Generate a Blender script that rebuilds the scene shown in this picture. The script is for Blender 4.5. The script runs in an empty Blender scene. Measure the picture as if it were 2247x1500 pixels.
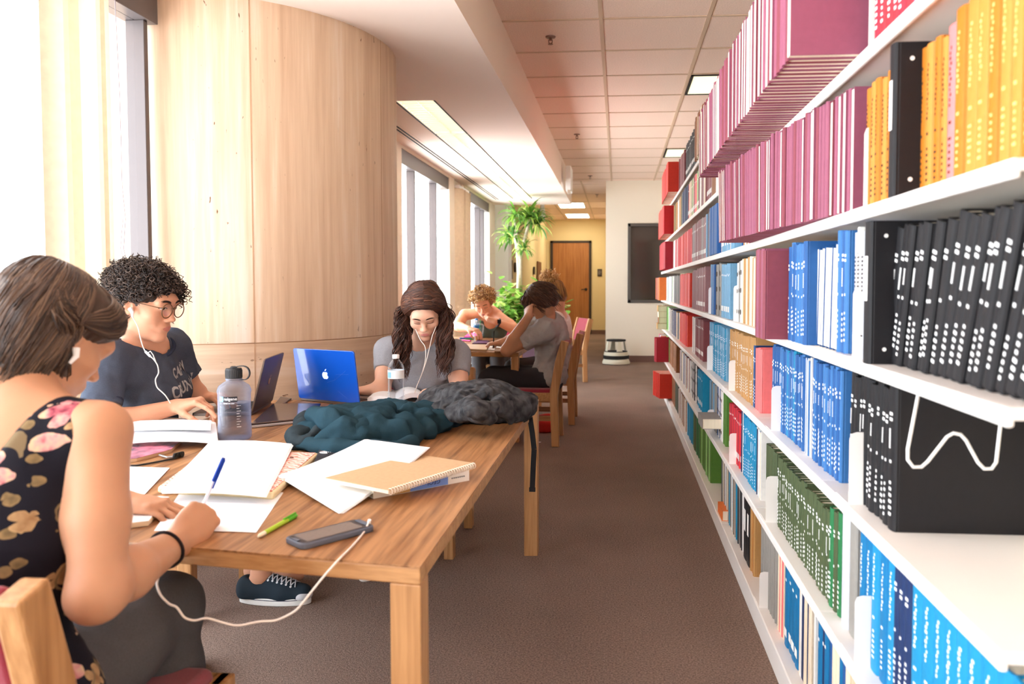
import bpy, bmesh, math, random
import numpy as np
from mathutils import Vector, Matrix, Euler

# ---------------------------------------------------------------- camera, sky, exposure
scene = bpy.context.scene
COL = scene.collection
R = math.radians
scene.view_settings.view_transform = 'Standard'
scene.view_settings.look = 'None'
scene.view_settings.gamma = 1.0
scene.view_settings.use_curve_mapping = False
scene.view_settings.exposure = 0.8
cam_d = bpy.data.cameras.new('camera')
cam = bpy.data.objects.new('camera', cam_d)
COL.objects.link(cam)
cam.location = (0, 0, 1.25)
cam.rotation_euler = (R(90) - math.atan(74 / 1717), 0, math.atan(133 / 1717))
cam_d.sensor_width = 36.0
cam_d.lens = 36.0 * 1717 / 2247
cam_d.shift_x = -100.5 / 2247
cam_d.shift_y = -49.0 / 2247
cam_d.clip_start = 0.05
cam_d.dof.use_dof = True
cam_d.dof.focus_distance = 3.3
cam_d.dof.aperture_fstop = 4.0
scene.camera = cam
scene.cycles.use_denoising = True
scene.cycles.max_bounces = 10
scene.cycles.diffuse_bounces = 5
scene.cycles.transparent_max_bounces = 16
scene.cycles.sample_clamp_indirect = 6.0
scene.cycles.caustics_reflective = False
scene.cycles.caustics_refractive = False

world = bpy.data.worlds.new('sky')
scene.world = world
world.use_nodes = True
_n, _l = world.node_tree.nodes, world.node_tree.links
_bg = _n['Background']
_tc = _n.new('ShaderNodeTexCoord')
_sx = _n.new('ShaderNodeSeparateXYZ')
_rp = _n.new('ShaderNodeValToRGB')          # pale overcast sky above; brighter lower half added to lift the ceiling
_rp.color_ramp.elements[0].position, _rp.color_ramp.elements[1].position = 0.47, 0.53
_rp.color_ramp.elements[0].color = (0.97, 0.98, 1.0, 1)
_rp.color_ramp.elements[1].color = (0.66, 0.70, 0.76, 1)
_mr = _n.new('ShaderNodeMapRange')
_mr.inputs['From Min'].default_value, _mr.inputs['From Max'].default_value = -1, 1
_l.new(_tc.outputs['Generated'], _sx.inputs[0])
_l.new(_sx.outputs[2], _mr.inputs['Value'])
_l.new(_mr.outputs[0], _rp.inputs['Fac'])
_l.new(_rp.outputs['Color'], _bg.inputs['Color'])
_bg.inputs['Strength'].default_value = 8.5


# ---------------------------------------------------------------- helpers
def lin(c):
    c = [v / 255.0 for v in c]
    return tuple(v / 12.92 if v <= 0.04045 else ((v + 0.055) / 1.055) ** 2.4 for v in c)


_mats = {}


def mat(name, rgb, rough=0.6, metal=0.0, spec=0.3, var=0.0, vscale=8.0, vstretch=(1, 1, 1), bump=0.0, bscale=200.0,
        bstretch=(1, 1, 1), emit=0.0, alpha=1.0, trans=0.0, ior=1.45, coat=0.0, rgb2=None, sheen=0.0, sss=0.0, detail=4.0):
    if name in _mats:
        return _mats[name]
    m = bpy.data.materials.new(name)
    m.use_nodes = True
    nt = m.node_tree
    b = nt.nodes['Principled BSDF']
    c = lin(rgb)
    b.inputs['Base Color'].default_value = (*c, 1)
    b.inputs['Roughness'].default_value = rough
    b.inputs['Metallic'].default_value = metal
    b.inputs['Specular IOR Level'].default_value = spec
    b.inputs['IOR'].default_value = ior
    if trans:
        b.inputs['Transmission Weight'].default_value = trans
    if alpha < 1:
        b.inputs['Alpha'].default_value = alpha
    if coat:
        b.inputs['Coat Weight'].default_value = coat
    if sheen:
        b.inputs['Sheen Weight'].default_value = sheen
    if sss:
        b.inputs['Subsurface Weight'].default_value = sss
        b.inputs['Subsurface Radius'].default_value = (0.012, 0.005, 0.003)
        b.inputs['Subsurface Scale'].default_value = 1.0
    if emit:
        b.inputs['Emission Color'].default_value = (*c, 1)
        b.inputs['Emission Strength'].default_value = emit
    tc = None
    if var or bump:
        tc = nt.nodes.new('ShaderNodeTexCoord')
    if var:
        mp = nt.nodes.new('ShaderNodeMapping')
        mp.inputs['Scale'].default_value = vstretch
        n = nt.nodes.new('ShaderNodeTexNoise')
        n.inputs['Scale'].default_value = vscale
        n.inputs['Detail'].default_value = detail
        r = nt.nodes.new('ShaderNodeValToRGB')
        c2 = lin(rgb2) if rgb2 else tuple(max(0, v * (1 - var)) for v in c)
        c1 = c if rgb2 else tuple(min(1, v * (1 + var * 0.6)) for v in c)
        r.color_ramp.elements[0].position = 0.32
        r.color_ramp.elements[1].position = 0.68
        r.color_ramp.elements[0].color = (*c2, 1)
        r.color_ramp.elements[1].color = (*c1, 1)
        nt.links.new(tc.outputs['Object'], mp.inputs['Vector'])
        nt.links.new(mp.outputs['Vector'], n.inputs['Vector'])
        nt.links.new(n.outputs['Fac'], r.inputs['Fac'])
        nt.links.new(r.outputs['Color'], b.inputs['Base Color'])
    if bump:
        mp2 = nt.nodes.new('ShaderNodeMapping')
        mp2.inputs['Scale'].default_value = bstretch
        n2 = nt.nodes.new('ShaderNodeTexNoise')
        n2.inputs['Scale'].default_value = bscale
        n2.inputs['Detail'].default_value = 3
        bp = nt.nodes.new('ShaderNodeBump')
        bp.inputs['Strength'].default_value = bump
        bp.inputs['Distance'].default_value = 0.004
        nt.links.new(tc.outputs['Object'], mp2.inputs['Vector'])
        nt.links.new(mp2.outputs['Vector'], n2.inputs['Vector'])
        nt.links.new(n2.outputs['Fac'], bp.inputs['Height'])
        nt.links.new(bp.outputs['Normal'], b.inputs['Normal'])
    _mats[name] = m
    return m


class MB:
    """collects shapes for one mesh object"""

    def __init__(self):
        self.v, self.f, self.mi = [], [], []

    def add(self, vs, fs, mi=0):
        o = len(self.v)
        self.v.extend([tuple(map(float, p)) for p in vs])
        self.f.extend([tuple(int(i) + o for i in f) for f in fs])
        self.mi.extend([mi] * len(fs))
        return self

    def box(self, lo, hi, mi=0, M=None):
        x0, y0, z0 = lo
        x1, y1, z1 = hi
        vs = [(x0, y0, z0), (x1, y0, z0), (x1, y1, z0), (x0, y1, z0), (x0, y0, z1), (x1, y0, z1), (x1, y1, z1), (x0, y1, z1)]
        if M is not None:
            vs = [tuple(M @ Vector(p)) for p in vs]
        return self.add(vs, [(3, 2, 1, 0), (4, 5, 6, 7), (0, 1, 5, 4), (1, 2, 6, 5), (2, 3, 7, 6), (3, 0, 4, 7)], mi)

    def bar(self, a, b, w, d, side=(0, 0, 1), mi=0, w2=None, d2=None):
        """square bar from a to b; side gives the direction of d"""
        a, b = Vector(a), Vector(b)
        t = (b - a).normalized()
        s = Vector(side)
        s = (s - t * s.dot(t))
        if s.length < 1e-6:
            s = t.orthogonal()
        s.normalize()
        u = t.cross(s)
        vs = []
        for p, ww, dd in ((a, w, d), (b, w2 or w, d2 or d)):
            for i, j in ((-1, -1), (1, -1), (1, 1), (-1, 1)):
                vs.append(p + u * (i * ww / 2) + s * (j * dd / 2))
        return self.add(vs, [(3, 2, 1, 0), (4, 5, 6, 7), (0, 1, 5, 4), (1, 2, 6, 5), (2, 3, 7, 6), (3, 0, 4, 7)], mi)

    def tube(self, pts, r, n=8, mi=0, cap=True):
        pts = np.asarray(pts, float)
        k = len(pts)
        rr = np.broadcast_to(np.asarray(r, float), (k,))
        t = np.gradient(pts, axis=0)
        t /= np.linalg.norm(t, axis=1)[:, None] + 1e-12
        ref = np.array([0, 0, 1.0]) if abs(t[0][2]) < 0.9 else np.array([1.0, 0, 0])
        u = np.cross(t[0], ref)
        u /= np.linalg.norm(u)
        vs = []
        for i in range(k):
            u = u - t[i] * (u @ t[i])
            u /= np.linalg.norm(u) + 1e-12
            w = np.cross(t[i], u)
            for j in range(n):
                a = 2 * math.pi * j / n
                vs.append(pts[i] + rr[i] * (math.cos(a) * u + math.sin(a) * w))
        fs = []
        for i in range(k - 1):
            for j in range(n):
                j2 = (j + 1) % n
                fs.append((i * n + j, i * n + j2, (i + 1) * n + j2, (i + 1) * n + j))
        if cap:
            fs.append(tuple(range(n))[::-1])
            fs.append(tuple((k - 1) * n + j for j in range(n)))
        return self.add(vs, fs, mi)

    def lathe(self, prof, n=32, c=(0, 0, 0), mi=0, axis=None, cap=True):
        """prof: list of (r, z); axis: Matrix to place it"""
        vs = []
        for r, z in prof:
            for j in range(n):
                a = 2 * math.pi * j / n
                p = Vector((r * math.cos(a), r * math.sin(a), z))
                if axis is not None:
                    p = axis @ p
                vs.append((p[0] + c[0], p[1] + c[1], p[2] + c[2]))
        fs = []
        for i in range(len(prof) - 1):
            for j in range(n):
                j2 = (j + 1) % n
                fs.append((i * n + j, i * n + j2, (i + 1) * n + j2, (i + 1) * n + j))
        if cap:
            fs.append(tuple(range(n))[::-1])
            fs.append(tuple((len(prof) - 1) * n + j for j in range(n)))
        return self.add(vs, fs, mi)

    def prism(self, poly, a, b, axis='z', mi=0, M=None):
        """poly: 2-D outline extruded from a to b along axis"""
        n = len(poly)
        vs = []
        for h in (a, b):
            for p, q in poly:
                v = {'z': (p, q, h), 'y': (p, h, q), 'x': (h, p, q)}[axis]
                vs.append(tuple(M @ Vector(v)) if M is not None else v)
        fs = [tuple(range(n))[::-1], tuple(range(n, 2 * n))]
        for i in range(n):
            j = (i + 1) % n
            fs.append((i, j, n + j, n + i))
        return self.add(vs, fs, mi)

    def grid(self, P, mi=0, thick=0.0):
        """P: rows x cols x 3 points"""
        P = np.asarray(P, float)
        a, b, _ = P.shape
        o = [tuple(p) for p in P.reshape(-1, 3)]
        fs = [(i * b + j, i * b + j + 1, (i + 1) * b + j + 1, (i + 1) * b + j) for i in range(a - 1) for j in range(b - 1)]
        if thick:
            n = len(o)
            o = o + [(x, y, z - thick) for x, y, z in o]
            fs2 = [tuple(n + i for i in f[::-1]) for f in fs]
            ed = [i * b for i in range(a)], [i * b + b - 1 for i in range(a)], list(range(b)), [(a - 1) * b + j for j in range(b)]
            for e, flip in zip(ed, (1, 0, 0, 1)):
                for p, q in zip(e[:-1], e[1:]):
                    fs2.append((p, q, n + q, n + p) if not flip else (q, p, n + p, n + q))
            fs = fs + fs2
        return self.add(o, fs, mi)

    def build(self, name, mats, parent=None, bevel=0.0, smooth=False, seg=2, auto=35, fix=True, M=None):
        me = bpy.data.meshes.new(name)
        me.from_pydata(self.v, [], self.f)
        if fix:
            bm = bmesh.new()
            bm.from_mesh(me)
            bmesh.ops.recalc_face_normals(bm, faces=bm.faces)
            if M is not None:
                bmesh.ops.transform(bm, matrix=M, verts=bm.verts)
            bm.to_mesh(me)
            bm.free()
        if not isinstance(mats, (list, tuple)):
            mats = [mats]
        for m in mats:
            me.materials.append(m)
        if len(mats) > 1:
            me.polygons.foreach_set('material_index', self.mi)
        if smooth:
            me.polygons.foreach_set('use_smooth', [True] * len(me.polygons))
            if auto < 180:
                me.set_sharp_from_angle(angle=R(auto))
        o = bpy.data.objects.new(name, me)
        COL.objects.link(o)
        if parent is not None:
            o.parent = parent
        if bevel:
            bv = o.modifiers.new('bevel', 'BEVEL')
            bv.width = bevel
            bv.segments = seg
            bv.limit_method = 'ANGLE'
            bv.angle_limit = R(40)
            bv.harden_normals = False
        return o


def thing(name, label, cat, loc=(0, 0, 0), rz=0.0, group=None, rot=None):
    o = bpy.data.objects.new(name, None)
    COL.objects.link(o)
    o.empty_display_size = 0.05
    o.location = loc
    o.rotation_euler = rot if rot else (0, 0, rz)
    o['label'] = label
    o['category'] = cat
    if group:
        o['group'] = group
    return o


def tag(o, label, cat, group=None, kind=None):
    o['label'] = label
    o['category'] = cat
    if group:
        o['group'] = group
    if kind:
        o['kind'] = kind
    return o


def struct(o):
    o['kind'] = 'structure'
    return o


def copy_tree(o, parent=None):
    c = o.copy()
    COL.objects.link(c)
    c.parent = parent
    for ch in list(o.children):
        copy_tree(ch, c)
    return c


def ordinal(n):
    ones = ['', 'first', 'second', 'third', 'fourth', 'fifth', 'sixth', 'seventh', 'eighth', 'ninth', 'tenth', 'eleventh', 'twelfth',
            'thirteenth', 'fourteenth', 'fifteenth', 'sixteenth', 'seventeenth', 'eighteenth', 'nineteenth']
    if n < 20:
        return ones[n]
    tens = {2: 'twenty', 3: 'thirty', 4: 'forty', 5: 'fifty'}
    t, u = divmod(n, 10)
    return (tens[t] + '-' + ones[u]) if u else tens[t][:-1] + 'ieth'


CY, SY = math.cos(math.atan(133 / 1717)), math.sin(math.atan(133 / 1717))


def at(px, py, Y):
    """the place at depth Y that the photograph shows at px, py"""
    pit = math.atan(74 / 1717)
    fw = np.array([-SY * math.cos(pit), CY * math.cos(pit), -math.sin(pit)])
    rt = np.array([CY, SY, 0.0])
    up = np.cross(rt, fw)
    d = fw + rt * (px - 1224) / 1717 - up * (py - 701) / 1717
    return np.array([0, 0, 1.25]) + d * (Y / d[1])


def atz(px, py, z):
    d = at(px, py, 1.0) - np.array([0, 0, 1.25])
    return np.array([0, 0, 1.25]) + d * ((z - 1.25) / d[2])

# ---------------------------------------------------------------- surface materials of the room
def nodes_of(m):
    return m.node_tree.nodes, m.node_tree.links, m.node_tree.nodes['Principled BSDF']


def travertine(name, stretch, seed):
    m = mat(name, (240, 212, 182), rough=0.45, spec=0.25)
    N, L, b = nodes_of(m)
    tc = N.new('ShaderNodeTexCoord')

    def noise(scale, st, det, off):
        mp = N.new('ShaderNodeMapping')
        mp.inputs['Scale'].default_value = st
        mp.inputs['Location'].default_value = (off, off * 0.7, off * 1.3)
        n = N.new('ShaderNodeTexNoise')
        n.inputs['Scale'].default_value = scale
        n.inputs['Detail'].default_value = det
        n.inputs['Roughness'].default_value = 0.6
        L.new(tc.outputs['Object'], mp.inputs['Vector'])
        L.new(mp.outputs['Vector'], n.inputs['Vector'])
        return n.outputs['Fac']

    big = noise(5.0, stretch, 3, seed)
    fine = noise(34.0, stretch, 4, seed + 3)
    add = N.new('ShaderNodeMath')
    add.operation = 'MULTIPLY_ADD'
    add.inputs[1].default_value = 0.62
    L.new(big, add.inputs[0])
    mul = N.new('ShaderNodeMath')
    mul.operation = 'MULTIPLY'
    mul.inputs[1].default_value = 0.38
    L.new(fine, mul.inputs[0])
    L.new(mul.outputs[0], add.inputs[2])
    r = N.new('ShaderNodeValToRGB')
    e = r.color_ramp.elements
    e[0].position, e[1].position = 0.34, 0.66
    e[0].color = (*lin((204, 170, 142)), 1)
    e[1].color = (*lin((240, 224, 210)), 1)
    x = e.new(0.5)
    x.color = (*lin((226, 198, 170)), 1)
    L.new(add.outputs[0], r.inputs['Fac'])
    pits = noise(60.0, (1, 1, 0.3) if stretch[2] < 0.5 else (0.3, 0.3, 1), 2, seed + 7)
    pr = N.new('ShaderNodeValToRGB')
    pr.color_ramp.elements[0].position, pr.color_ramp.elements[1].position = 0.705, 0.735
    L.new(pits, pr.inputs['Fac'])
    where = noise(3.2, stretch, 2, seed + 11)
    wr = N.new('ShaderNodeValToRGB')
    wr.color_ramp.elements[0].position, wr.color_ramp.elements[1].position = 0.45, 0.6
    L.new(where, wr.inputs['Fac'])
    pm = N.new('ShaderNodeMath')
    pm.operation = 'MULTIPLY'
    L.new(pr.outputs['Color'], pm.inputs[0])
    L.new(wr.outputs['Color'], pm.inputs[1])
    mx = N.new('ShaderNodeMix')
    mx.data_type = 'RGBA'
    L.new(pm.outputs[0], mx.inputs['Factor'])
    L.new(r.outputs['Color'], mx.inputs['A'])
    mx.inputs['B'].default_value = (*lin((120, 84, 60)), 1)
    L.new(mx.outputs['Result'], b.inputs['Base Color'])
    return m


def carpet_mat():
    m = mat('carpet', (122, 100, 96), rough=0.95, spec=0.05, bump=0.9, bscale=260)
    N, L, b = nodes_of(m)
    tc = N.new('ShaderNodeTexCoord')
    outs = []
    for sc, det in ((150.0, 2), (1.1, 3)):
        n = N.new('ShaderNodeTexNoise')
        n.inputs['Scale'].default_value = sc
        n.inputs['Detail'].default_value = det
        L.new(tc.outputs['Object'], n.inputs['Vector'])
        outs.append(n.outputs['Fac'])
    a = N.new('ShaderNodeMath')
    a.operation = 'MULTIPLY_ADD'
    a.inputs[1].default_value = 0.75
    L.new(outs[0], a.inputs[0])
    k = N.new('ShaderNodeMath')
    k.operation = 'MULTIPLY'
    k.inputs[1].default_value = 0.25
    L.new(outs[1], k.inputs[0])
    L.new(k.outputs[0], a.inputs[2])
    r = N.new('ShaderNodeValToRGB')
    r.color_ramp.elements[0].position, r.color_ramp.elements[1].position = 0.3, 0.7
    r.color_ramp.elements[0].color = (*lin((98, 82, 75)), 1)
    r.color_ramp.elements[1].color = (*lin((164, 140, 126)), 1)
    L.new(a.outputs[0], r.inputs['Fac'])
    L.new(r.outputs['Color'], b.inputs['Base Color'])
    return m


def glass_mat(name='window_glass', tint=(250, 252, 252), gloss=0.06, rough=0.02):
    m = bpy.data.materials.new(name)
    m.use_nodes = True
    nt = m.node_tree
    nt.nodes.clear()
    o = nt.nodes.new('ShaderNodeOutputMaterial')
    mx = nt.nodes.new('ShaderNodeMixShader')
    t = nt.nodes.new('ShaderNodeBsdfTransparent')
    g = nt.nodes.new('ShaderNodeBsdfGlossy')
    fr = nt.nodes.new('ShaderNodeLayerWeight')
    fr.inputs['Blend'].default_value = 0.12
    t.inputs['Color'].default_value = (*lin(tint), 1)
    g.inputs['Roughness'].default_value = rough
    mul = nt.nodes.new('ShaderNodeMath')
    mul.operation = 'MULTIPLY_ADD'
    mul.inputs[1].default_value = 0.35
    mul.inputs[2].default_value = gloss * 0.4
    nt.links.new(fr.outputs['Facing'], mul.inputs[0])
    nt.links.new(mul.outputs[0], mx.inputs[0])
    nt.links.new(t.outputs[0], mx.inputs[1])
    nt.links.new(g.outputs[0], mx.inputs[2])
    nt.links.new(mx.outputs[0], o.inputs['Surface'])
    return m


def wood_mat(name, light, dark, scale=1.0, axis='x', rough=0.42, coat=0.15):
    """oak with long open grain along one axis"""
    m = mat(name, light, rough=rough, spec=0.35, coat=coat)
    N, L, b = nodes_of(m)
    b.inputs['Coat Roughness'].default_value = 0.35
    tc = N.new('ShaderNodeTexCoord')
    st = {'x': (0.05, 1, 1), 'y': (1, 0.05, 1), 'z': (1, 1, 0.05)}[axis]

    def noise(sc, det, dist):
        mp = N.new('ShaderNodeMapping')
        mp.inputs['Scale'].default_value = st
        n = N.new('ShaderNodeTexNoise')
        n.inputs['Scale'].default_value = sc * scale
        n.inputs['Detail'].default_value = det
        n.inputs['Distortion'].default_value = dist
        L.new(tc.outputs['Object'], mp.inputs['Vector'])
        L.new(mp.outputs['Vector'], n.inputs['Vector'])
        return n.outputs['Fac']

    f = noise(90, 4, 0.3)
    g = noise(14, 3, 1.2)
    a = N.new('ShaderNodeMath')
    a.operation = 'ADD'
    L.new(f, a.inputs[0])
    L.new(g, a.inputs[1])
    h = N.new('ShaderNodeMath')
    h.operation = 'MULTIPLY'
    h.inputs[1].default_value = 0.5
    L.new(a.outputs[0], h.inputs[0])
    r = N.new('ShaderNodeValToRGB')
    r.color_ramp.elements[0].position, r.color_ramp.elements[1].position = 0.38, 0.6
    r.color_ramp.elements[0].color = (*lin(dark), 1)
    r.color_ramp.elements[1].color = (*lin(light), 1)
    L.new(h.outputs[0], r.inputs['Fac'])
    L.new(r.outputs['Color'], b.inputs['Base Color'])
    return m


M_carpet = carpet_mat()
M_tile = mat('ceiling_tile', (248, 222, 206), rough=0.95, spec=0.05, var=0.10, vscale=120, bump=0.5, bscale=160)
M_tee = mat('ceiling_tee', (214, 186, 160), rough=0.6)
M_soffit = mat('soffit_plaster', (244, 226, 214), rough=0.85, spec=0.1)
M_wall = mat('wall_paint', (238, 228, 212), rough=0.85, spec=0.15)
M_hall = mat('hall_paint', (226, 206, 160), rough=0.85, spec=0.15)
M_base = mat('baseboard_vinyl', (120, 92, 84), rough=0.6)
M_frame = mat('window_frame_bronze', (92, 84, 84), rough=0.4, metal=0.3, spec=0.5)
M_blind = mat('vertical_blind_fabric', (238, 222, 196), rough=0.8, var=0.06, vscale=30)
M_white = mat('white_enamel', (240, 238, 236), rough=0.45, spec=0.4)
M_glass = glass_mat()
M_dark = mat('dark_slot', (40, 36, 34), rough=0.7)
M_lamp = mat('lamp_diffuser', (255, 244, 224), rough=0.5, emit=2.6)

# ---------------------------------------------------------------- the room
CZ, SZ = 2.967, 2.567
o = MB().box((-2.6, -4.0, -0.1), (2.2, 20.6, 0)).build('floor', M_carpet)
struct(o)
o = MB().box((-0.76, -4.0, CZ), (2.2, 20.6, CZ + 0.1)).box((-2.6, 12.7, CZ), (-0.76, 20.6, CZ + 0.1)).build('ceiling', M_tile)
struct(o)
g = MB()
x = -0.118 - 0.6865
for k in range(-1, 4):
    g.box((-0.118 + 0.687 * k - 0.013, -4.0, CZ - 0.006), (-0.118 + 0.687 * k + 0.013, 12.9, CZ + 0.002))
for k in range(-13, 12):
    yy = 5.12 + 0.6855 * k
    g.box((-0.76, yy - 0.011, CZ - 0.005), (2.0, yy + 0.011, CZ + 0.001))
for xx in (-1.35, -0.62):
    g.box((xx - 0.013, 12.9, CZ - 0.006), (xx + 0.013, 20.3, CZ + 0.002))
for k in range(6):
    g.box((-1.86, 13.3 + 1.37 * k - 0.011, CZ - 0.005), (-0.21, 13.3 + 1.37 * k + 0.011, CZ + 0.001))
struct(g.build('ceiling_grid_trim', M_tee))
# soffit over the windows with the slot for the strip lights
LX0, LX1, LY0, LY1 = -1.6, -1.305, 5.53, 11.8
s = MB()
s.box((-2.6, -4.0, SZ), (LX0, 12.7, CZ)).box((LX1, -4.0, SZ), (-0.76, 12.7, CZ))
s.box((LX0, -4.0, SZ), (LX1, LY0, CZ)).box((LX0, LY1, SZ), (LX1, 12.7, CZ)).box((LX0, LY0, SZ + 0.16), (LX1, LY1, CZ))
struct(s.build('ceiling_soffit', M_soffit))
d = MB()
for xx in (-1.865, -1.83):
    d.box((xx - 0.007, 5.2, SZ - 0.004), (xx + 0.007, 11.9, SZ + 0.002))
for xx in (-1.9, -1.795):
    d.box((xx - 0.003, 5.2, SZ - 0.002), (xx + 0.003, 11.9, SZ + 0.002), 1)
struct(d.build('trim_slot_diffuser', [M_dark, M_soffit]))

# strip lights in the soffit: five lengths, each a thing
ys = [5.53, 6.77, 8.08, 9.38, 10.67, 11.8]
for i in range(5):
    a, b = ys[i], ys[i + 1]
    t = thing('ceiling_light', 'louvred fluorescent strip light in the soffit, ' + ordinal(i + 1) + ' along the row from the stone column',
              'ceiling light', (-1.4525, (a + b) / 2, SZ), group='strip lights in the soffit')
    h = (b - a) / 2
    w = (LX1 - LX0) / 2
    f = MB()
    f.box((-w, -h, 0.0), (-w + 0.016, h, 0.15)).box((w - 0.016, -h, 0.0), (w, h, 0.15))
    f.box((-w, -h, 0.0), (w, -h + 0.012, 0.15)).box((-w, h - 0.012, 0.0), (w, h, 0.15))
    f.build('frame', M_white, t)
    e = MB()
    e.box((-w + 0.0, -h + 0.012, -0.004), (-w + 0.010, h - 0.012, 0.0)).box((w - 0.010, -h + 0.012, -0.004), (w, h - 0.012, 0.0))
    e.build('edge_seal', M_dark, t)
    lv = MB()
    n = 16
    for k in range(1, n):
        y = -h + 2 * h * k / n
        lv.box((-w + 0.016, y - 0.003, 0.008), (w - 0.016, y + 0.003, 0.05))
    lv.box((-0.002, -h + 0.012, 0.008), (0.002, h - 0.012, 0.05))
    lv.build('louvre', mat('louvre_metal', (246, 236, 208), rough=0.3, metal=0.2), t)
    MB().box((-w + 0.016, -h + 0.012, 0.125), (w - 0.016, h - 0.012, 0.135)).build('diffuser', M_lamp, t)

# square recessed lights in the tiled ceiling
for (x0, y0, lab) in ((0.569, 6.49, 'square recessed ceiling light over the bookshelves, above the green volumes'),
                      (0.569, 9.92, 'square recessed ceiling light over the far end of the bookshelves')):
    t = thing('ceiling_light', lab, 'ceiling light', (x0 + 0.343, y0 + 0.343, CZ), group='square lights in the tiled ceiling')
    w = 0.325
    f = MB()
    for sx in (-1, 1):
        f.box((min(sx * w, sx * (w - 0.02)), -w, -0.012), (max(sx * w, sx * (w - 0.02)), w, 0.0))
        f.box((-w, min(sx * w, sx * (w - 0.02)), -0.012), (w, max(sx * w, sx * (w - 0.02)), 0.0))
    f.build('frame', M_dark, t)
    MB().box((-w + 0.02, -w + 0.02, -0.006), (w - 0.02, w - 0.02, -0.001)).build('diffuser', mat('square_diffuser', (236, 232, 196), emit=0.7), t)
t = thing('ceiling_light', 'bright square ceiling light in the hallway before the wooden door', 'ceiling light', (-1.0, 16.7, CZ))
MB().box((-0.29, -0.5, -0.01), (0.29, 0.5, 0)).build('frame', M_white, t)
MB().box((-0.26, -0.47, -0.014), (0.26, 0.47, -0.01)).build('diffuser', mat('hall_diffuser', (255, 246, 220), emit=10), t)

t2 = copy_tree(t)  # added lamp, copied from the hall fixture to brighten the far end
t2.location = (-1.0, 19.2, CZ)
t2['label'] = 'added square ceiling light brightening the hallway right before the door'
# sprinklers
for (px, py, lab) in ((1208, 80, 'chrome fire sprinkler under the tiled ceiling, closest to the window soffit light'),
                      (1266, 294, 'small fire sprinkler under the tiled ceiling, midway down the aisle'),
                      (1295, 385, 'small fire sprinkler under the ceiling where the aisle meets the white wall'),
                      (1310, 426, 'tiny fire sprinkler under the hallway ceiling before the door')):
    p = atz(px, py, CZ)
    t = thing('fire_sprinkler', lab, 'sprinkler', (p[0], p[1], CZ), group='ceiling sprinklers')
    mm = mat('sprinkler_metal', (150, 120, 110), rough=0.35, metal=0.8)
    MB().lathe([(0.0, 0.0), (0.036, -0.002), (0.034, -0.008), (0.016, -0.012), (0.0, -0.012)], 20, cap=False).build('escutcheon', mm, t, smooth=True)
    MB().tube([(0, 0, -0.01), (0, 0, -0.028)], 0.009, 10).tube([(-0.012, 0, -0.022), (-0.012, 0, -0.042), (0, 0, -0.05)], 0.003, 6).tube(
        [(0.012, 0, -0.022), (0.012, 0, -0.042), (0, 0, -0.05)], 0.003, 6).build('nozzle', mm, t, smooth=True)
    MB().lathe([(0, -0.05), (0.017, -0.051), (0.017, -0.054), (0, -0.054)], 16, cap=False).build('deflector', mm, t)

# window wall: near bay and far bay with the column between
WX = -2.02


def window_bay(idx, y0, y1, mull, header=True):
    f = MB()
    zt, zb = 2.40, 0.14
    f.box((WX - 0.13, y0, zt), (WX - 0.01, y1, zt + 0.14))
    f.box((WX - 0.12, y0, zb - 0.04), (WX - 0.01, y1, zb + 0.03))
    for m in mull:
        f.box((WX - 0.115, m - 0.014, zb), (WX - 0.03, m + 0.014, zt))
    fr = f.build('window_%d' % idx, M_frame, bevel=0.003)
    struct(fr)
    ys = [y0] + list(mull) + [y1]
    for a, b in zip(ys[:-1], ys[1:]):
        p = MB().box((WX - 0.078, a, zb), (WX - 0.072, b, zt)).build('pane', M_glass, fr)
    sill = MB().box((WX - 0.13, y0, 0), (WX - 0.01, y1, zb - 0.04)).box((WX - 0.13, y0, zt + 0.14), (WX - 0.005, y1, SZ)).build('wall_window_%d' % idx, M_wall)
    struct(sill)
    return fr


window_bay(1, -4.0, 3.36, (-3.0, -2.1, -1.2, -0.3, 0.6, 1.5, 2.4, 3.30))
window_bay(2, 7.22, 9.28, (7.80, 8.74))
window_bay(3, 10.28, 12.2, (10.78, 11.52, 11.9))
j = MB()
j.box((WX - 0.13, 5.0, 0), (WX + 0.0, 7.22, SZ)).box((WX - 0.13, 9.28, 0), (WX, 9.58, SZ))
j.box((WX - 0.13, 10.1, 0), (WX - 0.02, 10.28, SZ)).box((WX - 0.13, 9.58, 0), (WX - 0.03, 10.1, SZ)).box((WX - 0.13, 12.2, 0), (WX, 12.75, SZ))
struct(j.build('wall_left', M_wall))
o = MB().box((-2.15, 12.75, 0), (-1.80, 13.15, CZ)).build('column_white_pier', mat('pier_paint', (238, 240, 240), rough=0.8))
struct(o)


def blinds(label, y0, y1, n, z0=0.4, z1=2.46, x=WX + 0.02, w=0.062):
    t = thing('vertical_blind', label, 'blinds', (x, (y0 + y1) / 2, z0))
    rnd = random.Random(int(y0 * 100))
    for k in range(n):
        y = y0 + (y1 - y0) * (k + 0.5) / n - (y0 + y1) / 2
        a = 0.9 + rnd.uniform(-0.25, 0.25)
        P = []
        for zz in (0, z1 - z0):
            row = []
            for q in np.linspace(-1, 1, 5):
                c = 0.006 * (1 - q * q)
                row.append((math.sin(a) * q * w - math.cos(a) * c, y + math.cos(a) * q * w + math.sin(a) * c, zz))
            P.append(row)
        MB().grid(P).build('slat', M_blind, t, smooth=True)
    MB().box((-0.03, y0 - (y0 + y1) / 2 - 0.03, z1 - z0), (0.03, y1 - (y0 + y1) / 2 + 0.03, z1 - z0 + 0.035)).build('head_rail', M_white, t)
    return t


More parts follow.
